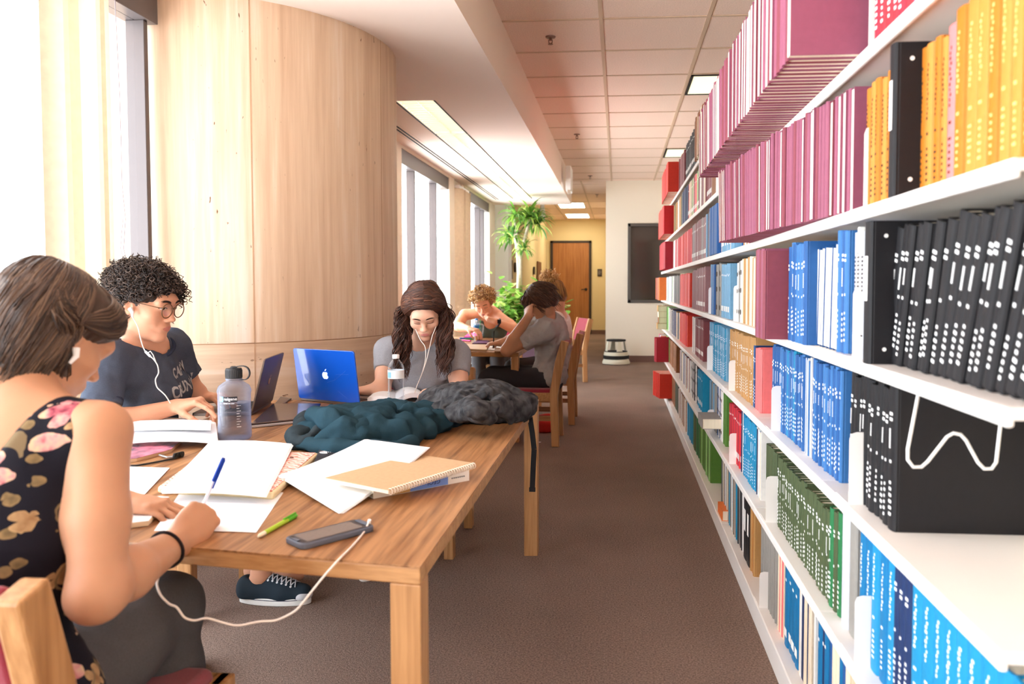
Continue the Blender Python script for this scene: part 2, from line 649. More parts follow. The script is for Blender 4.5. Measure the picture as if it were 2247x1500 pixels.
blinds('cream vertical blinds drawn together at the bright window, behind the bob-haired writer', 2.645, 2.755, 4, x=WX + 0.02, w=.036)
blinds('cream vertical blinds hanging beside the dark window mullion, behind the curly-haired reader', 2.825, 2.93, 4, x=WX + 0.02, w=.034)
blinds('cream vertical blinds drawn together between the two distant windows', 9.62, 10.2, 10, x=WX + 0.03)
c = thing('blind_cord', 'thin tangled pull cord hanging against the bright window beside the mullion', 'cord', (WX + 0.03, 3.0, 0.9))
pts = [(0, 0, 1.55), (0.004, 0.012, 1.1), (0, 0.02, 0.75), (0.004, 0.03, 0.62), (0, 0.02, 0.5), (0.01, 0.05, 0.36), (0, 0.035, 0.2), (0.01, 0.06, 0.05)]
MB().tube(pts, 0.0016, 5).build('cord', mat('cord_grey', (150, 140, 150)), c)
MB().tube([(0, 0.02, 0.62), (0.0, 0.0, 0.5), (0.01, 0.03, 0.4), (0, -0.01, 0.3), (0, 0.01, 0.12)], 0.0014, 5).build('loop', mat('cord_grey', (150, 140, 150)), c)

# the round stone column
CC, CR = (-2.2, 4.31), 0.93
TV, TH = travertine('travertine_upright', (1, 1, 0.045), 0.0), travertine('travertine_level', (0.06, 0.06, 1), 5.0)
o = MB().lathe([(CR, 0.985), (CR, SZ)], 128, (CC[0], CC[1], 0)).build('column_stone', TV, smooth=True)
struct(o)
o = MB().lathe([(CR, 0.0), (CR, 0.98)], 128, (CC[0], CC[1], 0)).build('column_stone_plinth', TH, smooth=True)
struct(o)
jt = MB()
M_joint = mat('stone_joint', (196, 160, 130), rough=0.9)
jt.lathe([(CR - 0.004, 0.978), (CR - 0.004, 0.987)], 128, (CC[0], CC[1], 0))
p = at(538, 800, 3.42)
for ang in (math.atan2(3.43 - CC[1], -1.63 - CC[0]), math.atan2(3.43 - CC[1], -1.63 - CC[0]) + 0.85):
    for z0, z1 in ((0, 0.98), (0.985, SZ)):
        q = Matrix.Translation((CC[0], CC[1], 0)) @ Matrix.Rotation(ang, 4, 'Z')
        jt.box((CR - 0.01, -0.003, z0), (CR + 0.0006, 0.003, z1), M=q)
struct(jt.build('trim_stone_joint', M_joint))
p = at(860, 546, 4.75)
t = thing('thermostat', 'small white wall thermostat on the edge of the stone column', 'thermostat', (p[0] - 0.01, p[1], p[2]), -0.35)
MB().box((-0.03, -0.03, -0.045), (0.022, 0.03, 0.045)).build('housing', mat('thermostat_plastic', (226, 214, 204), rough=0.5), t, bevel=0.004)
v = MB()
for k in range(7):
    v.box((-0.012, -0.0315, -0.034 + k * 0.010), (-0.002, -0.0295, -0.029 + k * 0.010))
v.build('vent', M_dark, t)

# far walls
FY = 12.9
w = MB().box((-0.21, FY, 0), (0.16, FY + 0.15, CZ)).box((0.16, FY, 0), (1.0, FY + 0.15, 0.98)).box((0.16, FY, 2.26), (1.0, FY + 0.15, CZ)).box(
    (1.0, FY, 0), (2.2, FY + 0.15, CZ)).box((-0.21, FY + 0.15, 0), (-0.06, 20.35, CZ))
struct(w.build('wall_far', M_wall))
w = MB().box((-2.6, 20.35, 0), (0.4, 20.5, CZ)).box((-2.0, 13.15, 0), (-1.86, 20.35, CZ))
struct(w.build('wall_hall', M_hall))
struct(MB().box((2.1, -4.0, 0), (2.2, FY, CZ)).build('wall_right', M_wall))
struct(MB().box((-2.6, -4.1, 0), (2.2, -4.0, CZ)).build('wall_back', M_wall))
b = MB().box((-0.225, FY - 0.012, 0), (2.1, FY, 0.105)).box((-0.222, FY, 0), (-0.21, 20.35, 0.105))
struct(b.build('baseboard_far', M_base))
b = MB().box((-0.70, 20.335, 0), (-0.21, 20.35, 0.105)).box((-1.86, 20.335, 0), (-1.77, 20.35, 0.105)).box((-1.86, 13.15, 0), (-1.845, 20.35, 0.105))
struct(b.build('baseboard_hall', M_base))
# dark interior window in the far wall
fr = MB()
x0, x1, z0, z1 = 0.15, 1.0, 0.972, 2.27
fw = 0.05
fr.box((x0, FY - 0.02, z0), (x0 + fw, FY + 0.06, z1)).box((x1 - fw, FY - 0.02, z0), (x1, FY + 0.06, z1)).box((x0, FY - 0.02, z0), (x1, FY + 0.06, z0 + fw)).box(
    (x0, FY - 0.02, z1 - fw), (x1, FY + 0.06, z1))
f = struct(fr.build('window_4', mat('steel_frame_grey', (92, 86, 82), rough=0.5), bevel=0.004))
MB().box((x0 + fw, FY + 0.02, z0 + fw), (x1 - fw, FY + 0.026, z1 - fw)).build('pane', mat('dark_wired_glass', (58, 48, 44), rough=0.08, spec=0.6), f)
wm = MB()
for k in range(1, 38):
    wm.box((x0 + fw + 0.02 * k - 0.0012, FY + 0.0185, z0 + fw), (x0 + fw + 0.02 * k + 0.0012, FY + 0.0195, z1 - fw))
for k in range(1, 60):
    wm.box((x0 + fw, FY + 0.0185, z0 + fw + 0.02 * k - 0.0012), (x1 - fw, FY + 0.0195, z0 + fw + 0.02 * k + 0.0012))
wm.build('wire_mesh', mat('glass_wire', (84, 74, 68), rough=0.5), f)
# wooden door at the end of the hall
M_door = wood_mat('door_oak', (176, 118, 66), (150, 94, 50), 0.5, 'z')
M_jamb = mat('door_frame_brown', (62, 52, 46), rough=0.5)
d = MB().box((-1.77, 20.30, 0), (-1.70, 20.36, 2.42)).box((-0.765, 20.30, 0), (-0.70, 20.36, 2.42)).box((-1.77, 20.30, 2.36), (-0.70, 20.36, 2.42)).build(
    'door_1', M_jamb, bevel=0.004)
struct(d)
MB().box((-1.70, 20.315, 0.01), (-0.765, 20.352, 2.36)).build('door_slab', M_door, d)
h = MB().lathe([(0, 0), (0.038, 0.0), (0.038, 0.012), (0, 0.016)], 20, axis=Matrix.Translation((-0.84, 20.315, 1.16)) @ Matrix.Rotation(R(90), 4, 'X'), cap=False)
h.tube([(-0.84, 20.30, 1.16), (-0.84, 20.26, 1.16), (-0.88, 20.25, 1.16), (-0.96, 20.255, 1.155)], 0.011, 8)
h.build('door_handle', M_dark, d, smooth=True)


def sign(label, px0, px1, py0, py1, Y, wallx=None, col=(70, 60, 54), name='wall_sign'):
    if wallx is None:
        p, q = at(px0, py0, Y), at(px1, py1, Y)
        t = thing(name, label, 'sign', ((p[0] + q[0]) / 2, Y, (p[2] + q[2]) / 2))
        w, h = abs(q[0] - p[0]) / 2, abs(p[2] - q[2]) / 2
        MB().box((-w, -0.012, -h), (w, 0, h)).build('plate', mat('sign_%d' % col[0], col, rough=0.5), t, bevel=0.003)
        l = MB()
        for k in range(3):
            l.box((-w * 0.7, -0.0135, h * (0.45 - 0.4 * k) - h * 0.06), (w * (0.7 - 0.3 * (k == 2)), -0.0118, h * (0.45 - 0.4 * k) + h * 0.06))
        l.build('raised_text', mat('sign_text', (170, 160, 150)), t)
    else:
        Ya, Yb = wallx / ((px0 - 1357) / 1717.0), wallx / ((px1 - 1357) / 1717.0)
        Ym = (Ya + Yb) / 2
        za, zb = 1.25 - (py0 - 627) / 1717 * Ym, 1.25 - (py1 - 627) / 1717 * Ym
        t = thing(name, label, 'sign', (wallx, Ym, (za + zb) / 2))
        MB().box((0, -(Yb - Ya) / 2, (zb - za) / 2), (0.02, (Yb - Ya) / 2, (za - zb) / 2)).build('plate', mat('sign_%d' % col[0], col, rough=0.5), t, bevel=0.003)
    return t


sign('small dark room sign on the yellow wall between the wooden door and white corner', 1311, 1321, 590, 606, 20.34)
sign('narrow dark plate on the hallway wall behind the hanging plant stem', 1118, 1122, 570, 612, 0, -1.845, (84, 70, 58))
sign('small black plate on the hallway wall just beyond the plant stem', 1128, 1132, 576, 597, 0, -1.845, (52, 44, 40))
sign('small black plate on the hallway wall beside the brown noticeboard', 1170, 1172.5, 585, 602, 0, -1.845, (54, 45, 41))
sign('brown noticeboard on the hallway wall before the wooden door', 1178, 1186, 574, 622, 0, -1.845, (122, 84, 54), 'noticeboard')
# small fittings by the soffit end
p = at(1249, 396, 10.6)
t = thing('wall_projector_screen_case', 'white box fitting hanging at the soffit edge near the white wall', 'fitting', (p[0], 10.6, p[2]))
MB().box((-0.035, -0.2, -0.15), (0.035, 0.2, 0.17)).build('case', M_white, t, bevel=0.006)
MB().box((-0.012, -0.21, -0.20), (0.03, -0.15, -0.15)).build('end_bracket', mat('bracket_grey', (190, 176, 160)), t, bevel=0.003)
p = at(1190, 466, 14.0)
t = thing('wall_lamp', 'small white cone wall lamp in the hallway behind the tall plant', 'lamp', (p[0], 14.0, p[2]))
MB().lathe([(0.03, 0.16), (0.055, 0.0), (0.05, -0.14), (0.03, -0.16)], 20).build('shade', M_white, t, smooth=True)
MB().box((-0.42, -0.02, -0.02), (0.0, 0.02, 0.02)).build('arm', M_white, t)

# ---------------------------------------------------------------- shelving
SX = 0.5
ROWS = {'A': 2.05, 'B': 1.735, 'C': 1.414, 'D': 1.093, 'E': 0.77, 'F': 0.44, 'G': 0.10}
ROWNAME = {'A': 'top shelf', 'B': 'second shelf', 'C': 'third shelf', 'D': 'fourth shelf', 'E': 'fifth shelf', 'F': 'sixth shelf', 'G': 'bottom shelf'}
M_shelf = mat('shelf_white_steel', (242, 238, 234), rough=0.4, spec=0.45)
M_back = mat('shelf_back_beige', (206, 188, 164), rough=0.7)
bays = [1.963 + 0.917 * k for k in range(-1, 9)]
bay0 = None
for i in range(9):
    lab = 'white steel library bookcase bay, ' + ordinal(9 - i) + ' of nine along the aisle counting from the white wall'
    if bay0 is None:
        t = bay0 = thing('bookcase', lab, 'bookcase', (SX, bays[i], 0), group='library shelving bays along the aisle')
        L = 0.917
        for z in list(ROWS.values()):
            s = MB().box((0.004, 0.002, z - 0.018), (0.295, L - 0.002, z)).box((0.0, 0.001, z - 0.027), (0.012, L - 0.001, z))
            s.build('shelf', M_shelf, t, bevel=0.004)
        MB().box((0.006, 0.001, 0.0), (0.02, L - 0.001, 0.074)).build('kick_plate', M_shelf, t, bevel=0.003)
        MB().box((0.295, 0.0, 0.02), (0.305, L, 2.36)).build('back_panel', M_back, t)
        for y in (0.0, L - 0.03):
            MB().box((0.27, y, 0.0), (0.305, y + 0.03, 2.38)).build('upright', M_back, t, bevel=0.002)
    else:
        t = copy_tree(bay0)
        t.location = (SX, bays[i], 0)
        t['label'] = lab

PAL = {
    'purple': (132, 64, 76), 'purple2': (144, 80, 102), 'black': (27, 26, 29), 'blue': (36, 86, 146), 'blue2': (56, 110, 168), 'navy': (30, 50, 92),
    'lightblue': (112, 160, 192), 'tan': (186, 140, 86), 'maroon': (128, 66, 70), 'mauve': (150, 108, 110), 'red': (212, 48, 58), 'scarlet': (224, 66, 50),
    'pink': (240, 120, 120), 'turquoise': (28, 134, 182), 'turq2': (20, 112, 164), 'olive': (76, 88, 58), 'green': (84, 128, 52), 'palegreen': (150, 196, 120),
    'teal': (24, 136, 176), 'grey': (148, 144, 138), 'dkgrey': (62, 60, 62), 'cream': (236, 218, 190), 'white': (240, 238, 234), 'yellow': (186, 108, 26),
    'yellow2': (196, 128, 54), 'brown': (140, 88, 52), 'orange': (240, 128, 60), 'darkgreen': (44, 116, 70), 'silver': (196, 198, 206), 'crimson': (176, 44, 60),
}
SAY = {'purple2': 'purple', 'blue2': 'blue', 'turq2': 'turquoise', 'yellow2': 'yellow', 'lightblue': 'light blue', 'dkgrey': 'dark grey', 'palegreen': 'pale green',
       'darkgreen': 'dark green'}


def cover_mat(k):
    return mat('cloth_' + k, PAL[k], rough=0.55, spec=0.3, var=0.05, vscale=60, bump=0.12, bscale=900)


M_pages = mat('book_pages', (244, 232, 210), rough=0.9, var=0.08, vscale=300, vstretch=(1, 1, 0.02))
M_ink = {'w': mat('ink_white', (250, 250, 250), rough=0.6), 'c': mat('ink_cream', (236, 190, 116), rough=.6), 'k': mat('ink_black', (60, 44, 30), rough=0.6), 'l': mat('label_white', (250, 248, 244), rough=0.7)}


def Yof(px, z, X=SX):
    Y = 3.0
    for _ in range(25):
        py = 627 + (1.25 - z) * 1717 / Y
        d = at(px, py, 1.0)
        Y = X / d[0]
    return Y


# groups along each shelf: px where the group begins (camera side) and ends on the shelf's front edge, colours, thickness, height, depth, options
G_ = []


SETBACK = {'A': 0.0, 'B': 0.006, 'C': 0.012, 'D': 0.018, 'E': 0.034, 'F': 0.036, 'G': 0.034}


def grp(row, pr, pl, cols, t, h, d=0.21, **k):
    k.setdefault('prot', SETBACK[row])
    X = SX + max(0.0, k['prot'])
    G_.append(dict(row=row, y0=Yof(pr, ROWS[row], X), y1=Yof(pl, ROWS[row], X), cols=cols.split(), t=t, h=h, d=d, **k))


# top shelf
grp('A', 1640, 1586, 'olive green', .030, .24, hid=1)
grp('A', 1585, 1564, 'green olive green', .034, .25, text='t')
grp('A', 1564, 1549, 'palegreen cream palegreen grey', .030, .235)
grp('A', 1548, 1530, 'brown cream brown', .07, .255, prot=-.02)
grp('A', 1530, 1504, 'dkgrey grey black dkgrey', .042, .25, text='l')
grp('A', 1501, 1489, 'maroon mauve maroon', .045, .25)
grp('A', 1487, 1470, 'red scarlet', .09, .26, .20, prot=-.085, noun='box file')
# second shelf
grp('B', 2030, 2000, 'lightblue blue', .026, .25, text='d')
grp('B', 1998, 1909, 'red crimson red red', .036, .27, text='d')
grp('B', 1884, 1604, 'purple2 purple purple2', .030, .28, .22, prot=-.145, lean=2.0, fo=.55, leanup=7)
grp('B', 1603, 1593, 'pink white navy', .035, .26)
grp('B', 1592, 1575, 'palegreen green palegreen', .034, .25)
grp('B', 1575, 1570, 'white black', .035, .27)
grp('B', 1570, 1560, 'brown', .12, .27)
grp('B', 1560, 1549, 'mauve maroon mauve', .045, .26, text='l')
grp('B', 1548, 1535, 'maroon cream white mauve', .05, .26)
grp('B', 1533, 1509, 'mauve palegreen cream pink', .06, .255, text='l')
grp('B', 1507, 1497, 'navy navy', .12, .27)
grp('B', 1496, 1477, 'white olive tan tan tan', .07, .25)
grp('B', 1475, 1462, 'red scarlet', .10, .27, .20, prot=-.085, noun='box file')
# third shelf
grp('C', 2300, 2090, 'yellow2 yellow yellow2', .036, .285, text='c', prot=.04)
grp('C', 2089, 2069, 'pink', .030, .27, text='k', prot=.045)
grp('C', 2067, 2001, 'yellow2 yellow yellow2 yellow', .027, .262, text='k', prot=.045)
grp('C', 1960, 1947, 'black', .026, .275, .24, prot=-.004, text='s')
grp('C', 1945, 1898, 'yellow yellow2', .026, .245, text='k')
grp('C', 1868, 1606, 'purple2 purple purple2 purple2', .0205, .275, .21, fo=.3, leanup=9, skew=.135)
grp('C', 1690, 1610, 'orange white tan blue white navy pink white tan', .030, .15, .16, prot=.05, hid=1)
grp('C', 1607, 1578, 'lightblue lightblue silver', .034, .26, text='l')
grp('C', 1576, 1562, 'blue', .08, .255, .22, prot=-.012)
grp('C', 1561, 1549, 'white navy lightblue grey', .04, .26)
grp('C', 1548, 1517, 'mauve grey mauve mauve', .036, .255, text='l')
grp('C', 1515, 1492, 'pink red pink scarlet red', .05, .25)
grp('C', 1490, 1477, 'red white red crimson', .05, .25)
grp('C', 1474, 1462, 'crimson red', .10, .26, .20, prot=-.07, noun='box file')
# fourth shelf
grp('D', 2300, 1924, 'black', .030, .278, .21, text='d', prot=.042, lean=-17)
grp('D', 1905, 1891, 'black', .034, .285, .23, prot=-.004, text='s')
grp('D', 1890, 1868, 'silver white silver', .014, .28, noun='journal', text='t')
grp('D', 1853, 1834, 'blue2 blue', .028, .285, text='d')
grp('D', 1832, 1773, 'blue', .031, .255, .20, fo=1, lean=-3)
grp('D', 1772, 1735, 'blue blue2', .028, .275, text='d', prot=-.01)
grp('D', 1732, 1712, 'purple purple2', .026, .265, .25, prot=-.08)
grp('D', 1711, 1626, 'tan cream tan', .030, .27)
grp('D', 1625, 1614, 'white grey', .05, .26, noun='binder', text='h')
grp('D', 1599, 1582, 'lightblue', .026, .26, text='l')
grp('D', 1581, 1567, 'grey dkgrey', .06, .275, noun='binder', text='h')
grp('D', 1566, 1556, 'blue lightblue', .05, .28)
grp('D', 1545, 1528, 'mauve maroon mauve', .045, .27, text='l')
grp('D', 1527, 1518, 'maroon', .08, .265)
grp('D', 1512, 1491, 'scarlet pink red pink scarlet', .045, .25)
grp('D', 1489, 1478, 'grey dkgrey', .05, .25, noun='binder')
grp('D', 1477, 1460, 'white blue white palegreen grey', .045, .25)
grp('D', 1458, 1450, 'orange navy', .11, .25, .20, prot=-.06)
# fifth shelf
grp('E', 2170, 2166, 'black', .03, .285)
grp('E', 1958, 1943, 'black', .034, .29, .25, text='d')
grp('E', 1942, 1862, 'black', .028, .28, text='d', lean=-3)
grp('E', 1838, 1776, 'blue2 blue', .0195, .275, text='d')
grp('E', 1775, 1762, 'white blue2 white', .012, .275, noun='journal')
grp('E', 1761, 1705, 'blue blue2 teal blue2', .022, .275, text='d')
grp('E', 1704, 1692, 'blue', .028, .275, text='d')
grp('E', 1668, 1655, 'pink red pink', .030, .24)
grp('E', 1668, 1653, 'navy blue', .026, .245, text='d', after=1)
grp('E', 1652, 1599, 'tan', .030, .27, text='d')
grp('E', 1591, 1554, 'lightblue teal lightblue lightblue', .028, .265, text='d')
grp('E', 1542, 1527, 'maroon mauve', .034, .26, text='l')
grp('E', 1525, 1518, 'mauve white', .04, .26)
grp('E', 1506, 1490, 'scarlet red', .045, .25)
grp('E', 1489, 1468, 'cream tan navy dkgrey navy', .045, .24)
grp('E', 1467, 1452, 'white green palegreen red', .06, .25)
# sixth shelf
grp('F', 2250, 1990, 'turquoise', .045, .285, .22, text='w')
grp('F', 1988, 1956, 'navy', .03, .285, text='d')
grp('F', 1954, 1880, 'turquoise turq2 turquoise', .042, .285, .22, text='w')
grp('F', 1870, 1846, 'grey silver', .05, .27, noun='binder')
grp('F', 1838, 1820, 'darkgreen olive', .030, .255, text='d')
grp('F', 1818, 1700, 'olive', .0265, .235, text='d')
grp('F', 1698, 1680, 'olive', .042, .24)
grp('F', 1668, 1656, 'white cream navy white lightblue', .012, .26, noun='magazine')
grp('F', 1655, 1631, 'teal turquoise', .028, .26, text='d')
grp('F', 1630, 1625, 'navy white', .022, .27)
grp('F', 1624, 1599, 'crimson red crimson', .026, .25, text='l')
grp('F', 1590, 1584, 'green', .03, .27)
grp('F', 1583, 1571, 'blue white', .045, .265, noun='binder', text='h')
grp('F', 1570, 1556, 'lightblue grey dkgrey', .04, .26)
grp('F', 1540, 1529, 'teal turquoise', .04, .25, text='l')
grp('F', 1528, 1515, 'dkgrey white grey', .05, .26, noun='binder', text='h')
grp('F', 1513, 1491, 'white maroon cream navy silver', .045, .25)
grp('F', 1483, 1469, 'brown', .05, .25, text='t')
grp('F', 1468, 1456, 'green palegreen', .06, .25)
grp('F', 1455, 1450, 'scarlet white blue', .10, .25, prot=-.03)
# bottom shelf
grp('G', 1852, 1812, 'cream blue white turq2', .026, .26, noun='magazine')
grp('G', 1810, 1788, 'turq2 navy', .030, .27, text='l')
grp('G', 1786, 1748, 'white cream navy cream', .014, .27, noun='magazine')
grp('G', 1747, 1717, 'turq2', .045, .275, text='l')
grp('G', 1716, 1704, 'cream pink', .018, .27)
grp('G', 1702, 1667, 'grey', .018, .27, noun='journal')
grp('G', 1652, 1644, 'tan yellow', .03, .27)
grp('G', 1643, 1628, 'black', .075, .275, .23, noun='binder', text='s')
grp('G', 1627, 1582, 'white dkgrey cream teal cream grey', .017, .265, noun='magazine', lean=3)
grp('G', 1557, 1533, 'green palegreen green', .045, .265)
grp('G', 1532, 1519, 'green olive darkgreen', .05, .26)
grp('G', 1518, 1507, 'teal', .05, .26)
grp('G', 1506, 1488, 'white brown cream brown white', .03, .24, noun='magazine', lean=4)
grp('G', 1487, 1481, 'dkgrey olive', .06, .25)
grp('G', 1480, 1466, 'brown', .055, .25, text='t')

rb = random.Random(11)
BOOKS = []
for g in G_:
    y, k = g['y0'], 0
    if g.get('after'):
        y = Yof(1655, ROWS['E'], SX + .034) + 0.001
        g['y1'] = y + 0.06
    run = []
    while y < g['y1'] - g['t'] * 0.35 and k < 60:
        t = g['t'] * rb.uniform(0.88, 1.14)
        if len(g['cols']) == 1 and g['y1'] - g['y0'] < 1.6 * g['t']:
            t = min(g['y1'] - g['y0'], g['t'] * 1.6)
        run.append(dict(g=g, y=y, t=t, i=k, c=g['cols'][k % len(g['cols'])] if len(g['cols']) > 1 and rb.random() < 0.8 else rb.choice(g['cols']),
                        h=g['h'] * rb.uniform(0.975, 1.02) if g['h'] > .2 else g['h'] * rb.uniform(.7, 1.1), d=g['d']))
        y += (t + 0.0006) / math.cos(R(g.get('lean', 0)))
        k += 1
    n = len(run)
    for b in run:
        b['n'] = n
        b['f'] = b['i'] / max(1, n - 1)
        fo = g.get('fo', 0)
        b['fo'] = rb.random() < fo if fo not in (0, 1) else bool(fo)
        x = g.get('prot', 0.0) + rb.uniform(-0.003, 0.003)
        if g.get('skew'):
            x -= g['skew'] * b['f'] ** 0.8
            b['fo'] = b['f'] > 0.9 or b['i'] in (0, 2, 5) or (rb.random() < 0.13)
        b['x'] = x
        b['lean'] = g.get('lean', 0) * (0.9 + 0.2 * rb.random()) * (1.25 - 0.55 * b['f'] if g.get('lean', 0) < -10 else 1)
        if g.get('leanup'):
            b['lean'] = g['leanup'] * max(0.0, (b['f'] - 0.35) / 0.65)
        b['area'] = b['t'] * b['h'] / b['y'] ** 2 + (0.02 / b['y'] ** 2 if x < -0.05 and b['i'] == 0 else 0)
        if g.get('hid'):
            b['area'] = 0
        BOOKS.append(b)


def book_mesh(t, h, d, fo, face):
    """cover and pages in local metres: spine at x=0, thickness along y, height z; with fo the page edges look out"""
    cb = min(0.0028, t * 0.16)
    c, p = MB(), MB()
    if t < 0.016 and not fo:                      # thin paper-bound issue
        c.prism([(0, 0.0), (d, 0.0), (d, cb * .5), (cb, cb * .5), (cb, t - cb * .5), (d, t - cb * .5), (d, t), (0, t)], 0, h)
        p.box((cb, cb * .5, 0.001), (d - 0.001, t - cb * .5, h - 0.001))
        return c, p
    r = min(0.006, t * 0.18)
    out = [(d, 0), (d, cb), (0.006, cb), (0.004, t * .3), (0.004, t * .7), (0.006, t - cb), (d, t - cb), (d, t), (0.010, t), (0.008, t - 0.0008), (0.005, t),
           (0.0012, t - r * .45), (-0.0, t - r), (-0.0012, t * .62), (-0.0012, t * .38), (0.0, r), (0.0012, r * .45), (0.005, 0), (0.008, 0.0008), (0.010, 0)]
    pg = [(0.0045, cb), (d - 0.0006, cb), (d - 0.0012, t * .5), (d - 0.0006, t - cb), (0.0045, t - cb)]
    if fo:
        out = [(d - x, y) for x, y in out]
        pg = [(d - x, y) for x, y in pg]
    c.prism(out, 0, h)
    p.prism(pg, 0.0035, h - 0.0035)
    return c, p


def lettering(style, t, h, rnd):
    """white or black writing on the spine"""
    m = MB()
    w = t * 0.62
    x = -0.0017
    yc = t / 2

    def dash(z, ww, hh, y=yc):
        m.box((x, y - ww / 2, z - hh / 2), (x + 0.0006, y + ww / 2, z + hh / 2))

    if style == 'd':
        dash(h * .80, w * .62, .006)
        dash(h * .80 - .011, w * .62, .006)
        if rnd.random() < .6:
            n = rnd.randint(7, 11)
            for k in range(n):
                dash(h * .76 - .004 * k - .02, w * .30, .0027, yc + w * .2)
        dash(h * .47 + rnd.uniform(-.005, .005), w * .38, .0055)
        z = h * .33 + rnd.uniform(-.008, .008)
        dash(z, w * .36, .0055)
        for k in range(5):
            z -= .0125
            dash(z, w * rnd.uniform(.3, .6), .0058)
        return m, 'w'
    if style in ('w', 'k', 'c'):
        for k in range(12):
            dash(h * .86 - .0085 * k, w * rnd.uniform(.12, .3), .0052, yc + w * (.12 if k % 3 else -.02))
        dash(h * .40, w * .4, .005)
        for k in range(6):
            dash(h * .30 - .011 * k, w * rnd.uniform(.25, .5), .0045)
        return m, style
    if style == 'l':
        dash(.045, w * 1.1, .026)
        dash(h * .8, w * .5, .008)
        return m, 'l'
    if style == 't':
        for k in range(9):
            dash(h * .8 - .009 * k, w * .3, .005)
        dash(.05, w * .7, .004)
        return m, 'k'
    if style == 's':
        for z in (.03, h - .03):
            m.lathe([(0, 0), (.004, 0), (.004, .001), (0, .001)], 10, axis=Matrix.Translation((0.03, -0.0002, z)) @ Matrix.Rotation(R(90), 4, 'X'), cap=False)
        dash(h * .6, w * .7, .09)
        return m, 'l'
    if style == 'h':
        for z in (.045, h * .52, h - .05):
            m.lathe([(0, 0), (t * .2, 0), (t * .2, .001), (0, .001)], 12, axis=Matrix.Translation((-.0014, yc, z)) @ Matrix.Rotation(R(-90), 4, 'Y'), cap=False)
        return m, 'k'
    return None, None


phr, used = {}, {}
for g in G_:
    col = g['cols'][0]
    nm = SAY.get(col, col)
    base = '%s %s run' % (ROWNAME[g['row']].replace(' ', '-'), nm if len(set(SAY.get(c, c) for c in g['cols'])) < 4 else 'mixed ' + nm)
    k = used.get(base, 0)
    used[base] = k + 1
    phr[id(g)] = base if not k else base + ', ' + ordinal(k + 1) + ' such'
BOOKS.sort(key=lambda b: -b['area'])
NEAR, FAR = BOOKS[:318], BOOKS[318:]
far_mb, far_mats = MB(), []


def matidx(m):
    if m not in far_mats:
        far_mats.append(m)
    return far_mats.index(m)


def place(b):
    g = b['g']
    a = -R(b['lean'])
    piv = b['t'] if b['lean'] > 0 else 0.0
    return (Matrix.Translation((SX + 0.004 + b['x'], b['y'] + piv, ROWS[g['row']])) @ Matrix.Rotation(a, 4, 'X') @ Matrix.Translation((0, -piv, 0)))


for b in NEAR:
    g = b['g']
    M = place(b)
    noun = g.get('noun', 'book')
    say = SAY.get(b['c'], b['c'])
    lab = '%s %s, %s from camera end of the %s' % (say, noun, ordinal(b['i'] + 1), phr[id(g)])
    if b['fo']:
        lab = lab.replace(noun, noun + ' showing pages', 1)
    t = thing({'box file': 'box_file'}.get(noun, noun), lab, noun, group=phr[id(g)] + ' of ' + noun + 's')
    t.matrix_world = M
    c, p = book_mesh(b['t'], b['h'], b['d'], b['fo'], 0)
    c.build('cover', cover_mat(b['c']), t)
    p.build('pages', M_pages, t, fix=False)
    st = g.get('text')
    if st and not b['fo']:
        m, ink = lettering(st, b['t'], b['h'], rb)
        if m:
            m.build('spine_lettering', M_ink[ink], t, fix=False)
for b in FAR:
    g = b['g']
    M = place(b)
    c, p = book_mesh(b['t'], b['h'], b['d'], b['fo'], 0)
    parts = [(c, cover_mat(b['c'])), (p, M_pages)]
    st = g.get('text')
    if st and not b['fo']:
        m, ink = lettering(st, b['t'], b['h'], rb)
        if m:
            parts.append((m, M_ink[ink]))
    for q, mm in parts:
        far_mb.add([M @ Vector(v) for v in q.v], q.f, matidx(mm))
o = far_mb.build('distant_shelved_books', far_mats)
tag(o, 'distant books packed on the far bays of the white shelves', 'books', kind='stuff')


# the shelf bookends
def bookend(px, row, h=0.15, w=0.13, lab=''):
    Y = Yof(px, ROWS[row])
    t = thing('bookend', lab, 'bookend', (SX + 0.006, Y, ROWS[row]), group='white steel bookends on the shelves')
    m = MB()
    pts = [(0, 0.0)] + [(0.0, h - 0.015), (0.004, h - 0.004), (0.015, h)] + [(w - 0.015, h), (w - 0.004, h - 0.004), (w, h - 0.015)] + [(w, 0)]
    m.prism([(x, z) for x, z in pts], 0, 0.0016, axis='y')
    m.build('plate', M_shelf, t)
    MB().box((0.0, 0.0016, 0.0), (w, 0.10, 0.0014)).build('foot', M_shelf, t)


for px, row, h, lab in (
        (1899, 'B', .24, 'tall white bookend between the red volumes and the purple volumes, second shelf'),
        (1888, 'C', .165, 'white bookend between yellow books and purple volumes, third shelf'),
        (1864, 'D', .155, 'white bookend between the silver journals and blue volumes, fourth shelf'),
        (1606, 'D', .16, 'white bookend beside the light blue set on the fourth shelf'),
        (1552, 'D', .15, 'white bookend before the maroon books on the fourth shelf'),
        (1856, 'E', .16, 'white bookend between black spines and blue volumes, fifth shelf'),
        (1688, 'E', .15, 'white bookend between blue volumes and red books, fifth shelf'),
        (1596, 'E', .14, 'white bookend between the tan run and light blue run, fifth shelf'),
        (1549, 'E', .14, 'white bookend beside maroon books on the fifth shelf'),
        (1868, 'F', .15, 'white bookend beside the turquoise books on the sixth shelf'),
        (1676, 'F', .16, 'white bookend between olive volumes and thin magazines, sixth shelf'),
        (1597, 'F', .14, 'white bookend between red books and blue binder, sixth shelf'),
        (1550, 'F', .11, 'white bookend beside teal books on the sixth shelf'),
        (1662, 'G', .13, 'white bookend before the grey journals on the bottom shelf')):
    bookend(px, row, h, .12, lab)

